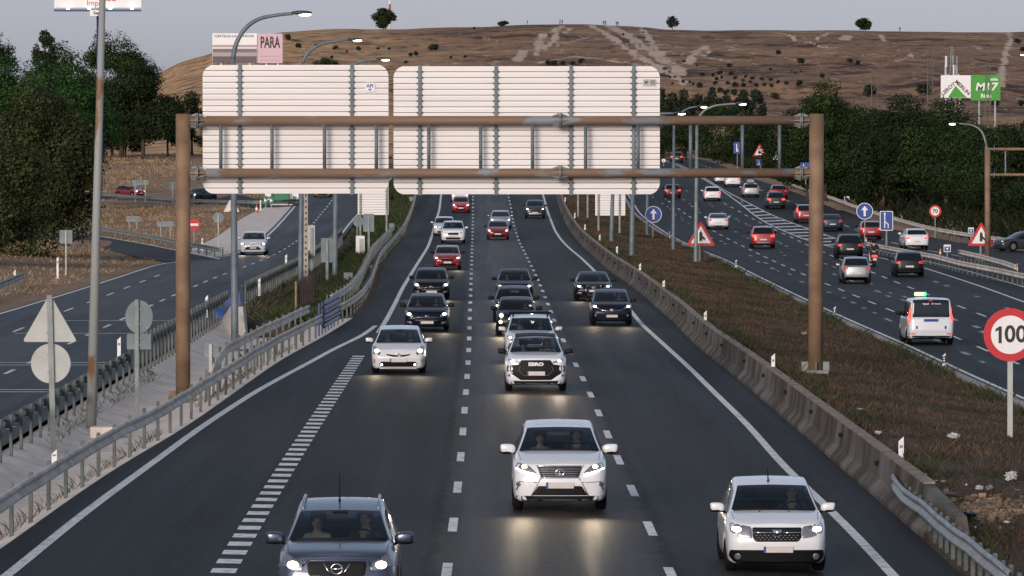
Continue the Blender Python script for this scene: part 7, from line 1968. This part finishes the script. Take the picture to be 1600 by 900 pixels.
def tree(label, px, Y, top, bottom, w, kind='dark', n=5000, leaf=.28, name='tree', gf=gbank, base=None, lob=12, seed=None, group=None, flat_=1.0, deep=None, cat='tree', droop=0.0, hollow=.35, extra=()):
    seed = seed or int(px * 7 + top * 3)
    g = random.Random(seed)
    f = at(px, 300, Y); f.z = float(gf(f.x, Y))
    s = Y / F; zt = at(px, top, Y).z - f.z; zb = max(at(px, bottom, Y).z - f.z, .2); W = w * s / 2; D = deep or W * .9
    cz, hz = (zt + zb) / 2, (zt - zb) / 2
    lobes = []
    for i in range(lob):
        a = g.uniform(0, 2 * PI); u = g.uniform(-.85, .80); k_ = math.sqrt(max(.05, 1 - u * u)); rr_ = math.sqrt(g.random()) * .72
        rad = g.uniform(.30, .48)
        lobes.append(((W * k_ * rr_ * math.cos(a), D * k_ * rr_ * math.sin(a), cz + hz * u * (.72 if flat_ >= 1 else .55)), (W * rad, D * rad, min(hz * .6, W * rad * (.85 * flat_)))))
    lobes.append(((0, 0, zt - hz * .34), (W * .42, D * .42, hz * .34)))
    for sx in (-1, 1): lobes.append(((sx * W * .62, 0, cz + g.uniform(-.2, .2) * hz), (W * .36, D * .36, hz * .42)))
    for ex, ey, er in extra:
        q = at(ex, ey, Y) - f; lobes.append(((q.x, 0, q.z), (er * s, er * s, er * s)))
    root = thing(name, label, cat, f, 0, group)
    put('crown', crown_mesh(lobes, int(n * 2.6), leaf * .66, seed, hollow, droop), LEAF[kind], root)
    put('trunk', trunk_mesh(max(zb * 1.3, zt * .45), max(.10, zt * .022), lobes, seed, .8), bark, root)
    return root
# left mass
tree('big olive-green tree on the dry bank at the left edge, overhanging the ramp', 52, 345, 112, 400, 225, 'olive', 20000, .30, lob=24, droop=1.0, extra=[(120, 225, 34), (138, 260, 28), (130, 290, 26), (142, 318, 20), (118, 265, 30), (20, 395, 36), (60, 385, 30)])
tree('lower olive-green tree cut by the left edge of the picture', -8, 320, 205, 425, 190, 'olive', 10000, .28, lob=16)
tree('dense dark tree on the slope above the upper ramp, right of the tall column', 224, 870, 96, 270, 146, 'dark', 11000, .55, lob=15, gf=gbank)
tree('bright green umbrella pine behind the olive trees, left of the column', 62, 520, 92, 270, 165, 'green', 7500, .36, lob=14, flat_=.6, name='pine_tree')
tree('bright green umbrella pine immediately left of the dark tree', 112, 540, 80, 300, 160, 'green', 7500, .38, lob=14, flat_=.6, name='pine_tree')
tree('umbrella pine peeping between the bright pines and the olive tree', 8, 560, 85, 210, 130, 'green', 5000, .38, lob=12, flat_=.6, name='pine_tree')
tree('olive-topped tree on the skyline just right of the tall column', 190, 880, 52, 266, 130, 'mid', 8000, .5, lob=13)
tree('rounded tree on the skyline touching the dark blue billboard mast', 160, 880, 50, 266, 100, 'mid', 6000, .5, lob=11)
tree('small conical dark tree sticking up above the pines', 70, 620, 45, 130, 42, 'dark', 1800, .36, lob=7)
tree('dark tree top at the upper left corner', -12, 600, 40, 150, 75, 'dark', 2500, .38, lob=8)
tree('tall dark green tree filling the gap behind the left pines', 92, 600, 68, 318, 130, 'dark', 9000, .46, lob=14)
tree('small dark tree right behind the rusty gantry column', 300, 900, 140, 262, 66, 'dark', 3000, .42, lob=7)
tree('dark bushy tree low on the slope, left of the dense dark tree', 196, 885, 165, 270, 80, 'dark', 6000, .5, lob=11)
tree('dark low tree beside the gantry column, right of the dense dark tree', 262, 880, 150, 268, 66, 'dark', 5000, .5, lob=9)
tree('tall dark tree filling the gap above the dark red ramp car', 175, 890, 120, 268, 90, 'dark', 7000, .5, lob=11)
# right mass
RT = [(1290, 560, 122, 300, 120, 'mid', 8000), (1238, 610, 168, 285, 110, 'dark', 5000), (1345, 580, 162, 330, 130, 'dark', 8000), (1412, 540, 142, 345, 160, 'dark', 11000), (1478, 515, 150, 352, 150, 'mid', 11000), (1545, 490, 196, 385, 160, 'mid', 10000),
      (1612, 470, 185, 392, 150, 'dark', 8000), (1188, 820, 178, 262, 70, 'dark', 3000), (1380, 530, 205, 352, 120, 'dark', 7000), (1325, 560, 215, 335, 110, 'dark', 6000), (1262, 560, 210, 300, 100, 'dark', 4500), (1510, 500, 225, 385, 120, 'dark', 7000), (1660, 455, 190, 395, 130, 'dark', 4000)]
RT += [(1450, 570, 170, 300, 120, 'dark', 6000), (1575, 530, 190, 320, 120, 'dark', 6000), (1310, 620, 150, 280, 90, 'dark', 5000), (1370, 560, 165, 300, 100, 'dark', 5000), (1265, 640, 148, 285, 90, 'mid', 5000)]
RL_ = ['tall mid-green tree with a pointed crown above the right gantry column', 'dark tree half hidden by the right end of the gantry', 'dark broad tree right of the gantry column', 'broad dark tree whose top touches the low lattice pylon', 'leafy mid-green tree below the slim brown pylon', 'bright-sided tree behind the far gantry column',
       'dark tree at the right edge of the picture', 'dark tree behind the red triangle signs at the far bend', 'low dark tree in front, above the blue lane sign', 'low dark tree above the teal saloon', 'low dark tree just behind the gantry column bracket', 'low dark tree behind the 70 sign', 'dark tree at the far right, mostly outside the picture', 'dark tree filling the gap below the slim brown pylon', 'dark tree behind the lamp that bends left at the far gantry',
       'slim dark tree crown between the gantry column and the low pylon', 'dark tree crown right below the low lattice pylon', 'leafy tree whose crown rises just left of the gantry column top']
for (px, Y, t_, b_, w, kd, n), lab in zip(RT, RL_):
    tree(lab, px, Y, t_, b_ + 14, w, kd, n, .30 + .0001 * Y, lob=15)
g_ = random.Random(5)
for i in range(13):
    Y = 330 + i * 25; x = float(RR(Y)) + 8.5 + g_.uniform(0, 2); px = 800 + x / Y * F
    s = F / Y; yb = 254 + (6.9 - float(gbank(x, Y))) * s
    tree('dark undergrowth bush behind the far crash barrier, %s from the right edge' % ordinal(i), px, Y, yb - 4.6 * s - g_.uniform(0, 2) * s, yb + 3, 8.5 * s, 'dark', 2600, .32, lob=8, name='bush', group='bushes behind the far crash barrier', cat='bush')
for px, Y, t_, b_, w, kd, lab in ((1128, 800, 156, 262, 120, 'mid', 'mid-green tree behind the lit lamps right of the wide sign'), (1072, 850, 172, 256, 90, 'dark', 'dark tree at the far bend under the lamp arm'), (1180, 860, 190, 262, 70, 'dark', 'dark small tree behind the blue posts of the gantry'), (1020, 860, 176, 256, 80, 'mid', 'tree beside the lower right corner of the wide sign'), (1225, 860, 190, 258, 60, 'dark', 'small dark tree behind the red board')):
    tree(lab, px, Y, t_, b_, w, kd, 3600, .45, lob=11)
for i, px in enumerate((1032, 1050, 1068, 1090, 1112, 1135, 1160, 1180)):
    tree('dark olive grove tree at the foot of the far hill, %s from the wide sign' % ordinal(i), px, 1000, 136 + (i * 7) % 12, 200, 38, 'hill', 1100, .55, lob=7, group='grove at the foot of the far hill')
_q = Ph(508, 116); tree('green shrub top showing just above the left overhead sign', 508, _q.y, 90, 112, 42, 'mid', 900, .6, gf=hill, lob=6, name='bush', cat='bush')
# bushes on the hill
BV = []
for i in range(5):
    gg = random.Random(i + 40); lob = [((gg.uniform(-.5, .5), gg.uniform(-.5, .5), .75 + gg.uniform(-.2, .25)), (.55, .55, .55)) for _ in range(6)]
    BV.append(crown_mesh(lob, 420, .30, i + 3, .3))
HB = [(456, 95, 25), (462, 96, 30), (479, 97, 22), (496, 98, 20), (509, 94, 25)]
Z3 = [(225, 385, 26), (255, 388, 30), (315, 390, 22), (383, 392, 20), (435, 376, 26), (1360, 405, 22), (1190, 462, 20), (1258, 465, 18), (1300, 450, 22), (1280, 488, 18), (1312, 480, 16), (1370, 455, 22), (1395, 482, 18), (1460, 475, 15), (1505, 485, 20), (1445, 499, 15), (1490, 508, 15), (1562, 490, 18), (1530, 527, 20), (1576, 526, 17), (1350, 514, 18),
      (1395, 522, 26), (1450, 527, 24), (1272, 516, 18), (1175, 526, 28), (1135, 520, 15), (1110, 510, 14), (1070, 505, 16), (1005, 520, 12), (1250, 555, 30), (1300, 558, 28), (1340, 572, 28), (1390, 572, 30), (1450, 578, 34), (1075, 380, 14), (1157, 407, 10), (820, 200, 9), (695, 212, 12), (1020, 478, 12), (985, 480, 12)]
Z4 = [(65, 322, 22), (215, 376, 34), (510, 374, 22), (558, 388, 22), (15, 428, 12), (20, 494, 18), (60, 508, 18), (120, 515, 22), (25, 530, 20), (45, 595, 34), (190, 515, 30), (1555, 252, 26), (1590, 302, 22), (640, 556, 60), (990, 548, 62), (150, 440, 8), (170, 450, 9), (205, 445, 9), (1430, 640, 40), (1575, 640, 30), (345, 470, 24)]
Z2 = [(205, 228, 28), (265, 280, 26), (375, 283, 18), (500, 294, 22), (640, 299, 22), (1105, 290, 38), (1365, 174, 12), (1000, 330, 22), (970, 338, 20), (760, 300, 14), (830, 302, 14), (570, 320, 12), (470, 355, 16), (1310, 350, 14), (1215, 355, 14), (940, 385, 16)]
allb = [(800 + a / 4, b / 4, r_ / 4) for a, b, r_ in Z3] + [(1200 + a / 4, b / 4, r_ / 4) for a, b, r_ in Z4] + [(400 + a / 4, b / 4, r_ / 4) for a, b, r_ in Z2]
allb.sort()
for i, (px, py, r_) in enumerate(allb):
    f = Ph(px, py + r_ * .8); s = f.y / F; k_ = r_ * s / 1.05
    o = put('hill_bush', BV[i % 5], LEAF['hill'], None, f); o.scale = (k_, k_, k_ * .92); o.rotation_euler = (0, 0, i * 1.3)
    band = 'upper slope' if py < 85 else ('middle slope' if py < 120 else 'lower slope')
    tag(o, 'dark round hill bush on the %s, %s from the left' % (band, ordinal(i) if i < 69 else 'last but %d' % (len(allb) - 1 - i)), 'bush', 'bushes on the far hill')
def ridge_tree(label, px, yb, top, w, kind, n, hollow=.3):
    tree(label, px, 2290, top, yb - (yb - top) * .12, w, kind, n, 1.0, gf=hill, lob=12, hollow=hollow)
ridge_tree('large round dark tree alone on the ridge beside the red and white mast', 600, 49, 12, 41, 'dark', 2600)
ridge_tree('sparse thin tree on the ridge between the pale slope and the right hill', 1051, 47, 24, 22, 'hill', 420, .1)
ridge_tree('round dark tree on the flat right part of the ridge', 1349, 50, 28, 25, 'dark', 1200)
ridge_tree('small low tree on the ridge left of the pale slope', 786, 43, 33, 18, 'hill', 500)

# grasses and weeds
def grass_mat(name, cs, scale=.25):
    m = bpy.data.materials.new(name); m.use_nodes = True
    nt = m.node_tree; L = nt.links; b = nt.nodes['Principled BSDF']
    tc = nd(nt, 'ShaderNodeTexCoord'); n1 = nd(nt, 'ShaderNodeTexNoise', Scale=scale, Detail=4.0, Roughness=.65); L.new(tc.outputs['Object'], n1.inputs['Vector'])
    ge = nd(nt, 'ShaderNodeNewGeometry'); a = nd(nt, 'ShaderNodeMath', operation='MULTIPLY_ADD'); L.new(ge.outputs['Random Per Island'], a.inputs[0]); a.inputs[1].default_value = .26; L.new(n1.outputs['Fac'], a.inputs[2])
    cr = nd(nt, 'ShaderNodeValToRGB'); L.new(a.outputs[0], cr.inputs['Fac']); e = cr.color_ramp.elements
    ps = np.linspace(.45, .85, len(cs)); e[0].position = ps[0]; e[0].color = (*cs[0], 1); e[1].position = ps[-1]; e[1].color = (*cs[-1], 1)
    for p_, c_ in zip(ps[1:-1], cs[1:-1]): e.new(p_).color = (*c_, 1)
    L.new(cr.outputs['Color'], b.inputs['Base Color']); b.inputs['Roughness'].default_value = .8; b.inputs['Specular IOR Level'].default_value = .1
    return m
def blades(name, X, Y, gf, h, w, mat, seed=1, lean=.5):
    g = np.random.default_rng(seed); n = len(X)
    Z = gf(X, Y) - .02; a = g.uniform(0, PI, n); ln = g.normal(0, lean, (n, 2)) * h[:, None]
    dx, dy = np.cos(a) * w / 2, np.sin(a) * w / 2
    V = np.stack([np.stack([X - dx, Y - dy, Z], 1), np.stack([X + dx, Y + dy, Z], 1), np.stack([X + ln[:, 0] * .5 + dx * .6, Y + ln[:, 1] * .5, Z + h * .6], 1), np.stack([X + ln[:, 0], Y + ln[:, 1], Z + h], 1)], 1).reshape(-1, 3)
    return tag(put(name, np_mesh(name, V, np.arange(4 * n).reshape(n, 4)), mat), kind='stuff')
g = np.random.default_rng(21)
dead = grass_mat('dead_median_weeds', [(.022, .032, .014), (.042, .042, .022), (.060, .042, .030), (.088, .056, .042), (.15, .105, .075), (.068, .053, .036)], .22)
N = 230000
Yv = 95 + (g.random(N) ** 1.35) * 470; t = g.random(N); a_, b_ = AR(Yv) + .5, KB(Yv) - .25
Xv = a_ + (b_ - a_) * t
keep = ~((Yv < 128) & (np.sin(Xv * 1.3) * np.sin(Yv * .7) > .1) & (g.random(N) < .8)); Xv, Yv, t = Xv[keep], Yv[keep], t[keep]
patch = .5 + .5 * np.sin(Xv * 1.1 + np.sin(Yv * .13) * 2) * np.sin(Yv * .21 + Xv * .4)
hh = (.05 + .13 * g.random(len(Xv)) ** 1.5) * (.5 + .9 * patch) + .12 * (np.abs(t - .5) > .43) * g.random(len(Xv))
ww = (.010 + .016 * g.random(len(Xv))) * (.6 + Yv / 260)
blades('median_grass', Xv, Yv, gmed, hh, ww, dead, 3)
# greener tufts along the kerb and the barrier
N = 16000; Yv = 95 + g.random(N) * 330; side = g.random(N) < .6
Xv = np.where(side, KB(Yv) - .25 - .7 * g.random(N) ** 2, AR(Yv) + .55 + .8 * g.random(N) ** 2); m_ = np.sin(Yv * .35) + np.sin(Yv * .13 + 1) > -.2
greenw = grass_mat('green_weeds', [(.018, .03, .014), (.03, .045, .018), (.05, .062, .024), (.075, .075, .03)], .4)
Xv, Yv = Xv[m_], Yv[m_]; blades('kerb_weeds', Xv, Yv, gmed, .12 + .33 * g.random(len(Xv)) ** 2, (.014 + .016 * g.random(len(Xv))) * (.6 + Yv / 260), greenw, 4)
# lush grass and scrub in the left median
def left_patch(name, n, Y0, Y1, t0, t1, h, w, mat, seed, thr=-2):
    gg = np.random.default_rng(seed); Yv = Y0 + (Y1 - Y0) * gg.random(n); a, b = LR(Yv) + .3, AL(Yv) - .55; tt = t0 + (t1 - t0) * gg.random(n); Xv = a + (b - a) * tt
    k_ = np.sin(Yv * .11 + seed) + np.sin(Xv * .8 + Yv * .07) > thr; Xv, Yv = Xv[k_], Yv[k_]
    blades(name, Xv, Yv, gleft, h[0] + (h[1] - h[0]) * gg.random(len(Xv)), (w[0] + (w[1] - w[0]) * gg.random(len(Xv))) * (.5 + Yv / 300), mat, seed)
lush = grass_mat('lush_green_grass', [(.020, .029, .012), (.031, .044, .018), (.048, .062, .026), (.075, .078, .038)], .3)
left_patch('lush_grass', 40000, P(510, 505, gleft).y, 420, .28, .95, (.25, .75), (.02, .045), lush, 5)
left_patch('lush_grass', 16000, 420, 660, .1, .97, (.3, .9), (.06, .12), lush, 6, -1.2)
scrub = grass_mat('brown_scrub', [(.030, .034, .018), (.055, .056, .03), (.085, .075, .046), (.12, .10, .065)], .5)
left_patch('brown_scrub', 16000, P(400, 505, gleft).y, P(470, 470, gleft).y + 40, .03, .62, (.2, .7), (.015, .035), scrub, 7, -1.0)
left_patch('dry_ditch_weeds', 1500, 85, 205, .84, 1.0, (.06, .28), (.008, .018), scrub, 8, -.4)
left_patch('dry_ditch_weeds', 1800, 85, 205, .0, .12, (.05, .2), (.01, .02), scrub, 9, -.6)
# golden dry grass on the left verges
goldg = grass_mat('golden_dry_grass', [(.10, .09, .045), (.19, .135, .08), (.32, .215, .13), (.42, .29, .18), (.34, .225, .14)], .09)
N = 150000; Yv = 260 + (g.random(N) ** .8) * 720; Xv = -(.010 + .088 * g.random(N)) * Yv - 4
ll = LL(Yv); ok = Xv < ll - 1.2 - 2.5 * (Yv > 375)
rl_y = np.array([p.y for p in ramp_lo]); 
def in_strip(A, B, X_, Y_, pad=.8):
    ax = np.array([q.x for q in A])[::-1]; ay = np.array([q.y for q in A])[::-1]; bx = np.array([q.x for q in B])[::-1]; by = np.array([q.y for q in B])[::-1]
    o1 = np.argsort(ax); o2 = np.argsort(bx)
    ya_ = np.interp(X_, ax[o1], ay[o1]); yb_ = np.interp(X_, bx[o2], by[o2])
    return (Y_ > np.minimum(ya_, yb_) - pad) & (Y_ < np.maximum(ya_, yb_) + pad) & (X_ > min(ax.min(), bx.min())) & (X_ < max(ax.max(), bx.max()))
ok &= ~in_strip(ramp_lo, ramp_hi, Xv, Yv) & ~in_strip(up_lo, up_hi, Xv, Yv)
Xv, Yv = Xv[ok], Yv[ok]
blades('golden_grass', Xv, Yv, gbank, (.12 + .40 * g.random(len(Xv)) ** 2) * (.8 + .3 * np.sin(Xv * .3)), (.03 + .045 * g.random(len(Xv))) * (.4 + Yv / 400), goldg, 10, .7)
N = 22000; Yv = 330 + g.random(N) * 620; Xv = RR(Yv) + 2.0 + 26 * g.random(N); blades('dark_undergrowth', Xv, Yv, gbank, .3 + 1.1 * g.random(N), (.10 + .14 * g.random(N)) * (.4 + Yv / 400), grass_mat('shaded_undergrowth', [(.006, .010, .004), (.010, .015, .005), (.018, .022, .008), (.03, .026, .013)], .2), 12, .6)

# ================================================================== LITTER
lit = {'white': pmat('white_plastic_bag', (.5, .51, .5), rough=.45, var=.2, scale=6), 'grey': pmat('grey_rag', (.22, .23, .24), rough=.8, var=.3), 'black': pmat('black_bin_bag', (.008, .009, .011), rough=.35, var=.3), 'paper': pmat('paper', (.60, .57, .52), rough=.8, var=.15), 'blue': pmat('blue_grey_sheet', (.16, .20, .27), rough=.5, var=.2), 'orange': pmat('orange_scrap', (.42, .16, .05), rough=.7, var=.2), 'card': pmat('cardboard', (.40, .30, .20), rough=.8, var=.2)}
def crumple(name, px, py, w, hfac, mat, label, seed, group='litter in the median', gf=None):
    q = P(px, py, gf or gmed); s = q.y / F; gg = random.Random(seed)
    bm = bmesh.new(); bmesh.ops.create_icosphere(bm, subdivisions=3, radius=1)
    R_ = w * s / 2
    ph = [gg.uniform(0, 6) for _ in range(6)]
    for v in bm.verts:
        c_ = v.co; k_ = 1 + .28 * math.sin(c_.x * 5 + ph[0]) * math.sin(c_.y * 6 + ph[1]) + .22 * math.sin(c_.z * 9 + ph[2] + c_.x * 4) + gg.uniform(-.07, .07)
        v.co = Vector((c_.x * k_ * R_, c_.y * k_ * R_, (c_.z * k_ + .75) * R_ * hfac))
    me = bpy.data.meshes.new(name); bm.to_mesh(me); bm.free()
    return tag(put(name, me, mat, None, q + Vector((0, 0, .10))), label, 'litter', group)
LT = [('plastic_bag', 1579, 752, 24, .8, 'white', 'largest crumpled white bag, upper right of the rubble beside the near concrete barrier'), ('plastic_bag', 1490, 687, 22, .6, 'white', 'white bag alone in the brown weeds below the 100 sign'), ('plastic_bag', 1372, 680, 14, .5, 'white', 'small white bag right behind the concrete barrier, below the gantry foot'),
      ('plastic_bag', 1530, 768, 15, .7, 'white', 'left one of two white bags lying side by side above the rubble'), ('plastic_bag', 1546, 768, 14, .7, 'grey', 'greyish bag, right one of two lying side by side above the rubble'), ('paper_scrap', 1478, 781, 11, .25, 'paper', 'flat white paper scrap at the left end of the rubble'), ('plastic_sheet', 1484, 776, 22, .2, 'blue', 'flat blue-grey sheet beside the flat paper scrap'),
      ('paper_scrap', 1573, 821, 13, .4, 'paper', 'cream paper scrap on the bare soil below the rubble'), ('food_carton', 1474, 757, 10, .5, 'card', 'pale brown carton left of the white bags'), ('bin_bag', 1513, 812, 30, .5, 'black', 'black bag lying between the rail and the rubble'), ('plastic_cup', 1524, 829, 5, .9, 'white', 'tiny white cup below the black bag'),
      ('paper_scrap', 1562, 777, 8, .3, 'orange', 'orange scrap just right of the two white bags'), ('plastic_cup', 1510, 762, 5, .9, 'white', 'tiny white cup left of the two white bags'), ('paper_scrap', 1344, 642, 12, .3, 'white', 'white scrap in the weeds right below the gantry column'), ('paper_scrap', 1257, 522, 11, .5, 'card', 'pale brown scrap left of the gantry column'), ('paper_scrap', 1463, 755, 6, .4, 'white', 'little white scrap nearest to the barrier top'),
      ('paper_scrap', 1590, 770, 10, .3, 'blue', 'bluish scrap at the right edge above the rubble'), ('plastic_bottle', 1448, 745, 5, .5, 'white', 'white bottle in the weeds behind the slanted marker post')]
for i, (nm, px, py, w, hf, mt, lab) in enumerate(LT): crumple(nm, px, py + 4, w * .78, hf * .85, lit[mt], lab, i + 1)
m = MB(); gg = random.Random(9)
for i in range(420):
    px = gg.gauss(1545, 34); py = gg.gauss(797, 9); q = P(px, py, gmed); r_ = gg.uniform(.02, .075)
    M_ = Matrix.Rotation(gg.uniform(0, 3), 3, 'Z') @ Matrix.Rotation(gg.uniform(0, 3), 3, 'X'); m.box((q.x, q.y, q.z + r_ * .3), (r_ * 2, r_ * 1.4, r_), M=M_)
rub = leaf_mat('rubble_fragments', (.09, .08, .07), (.20, .145, .10), (.34, .22, .13))
tag(m.build('rubble', rub), kind='stuff')
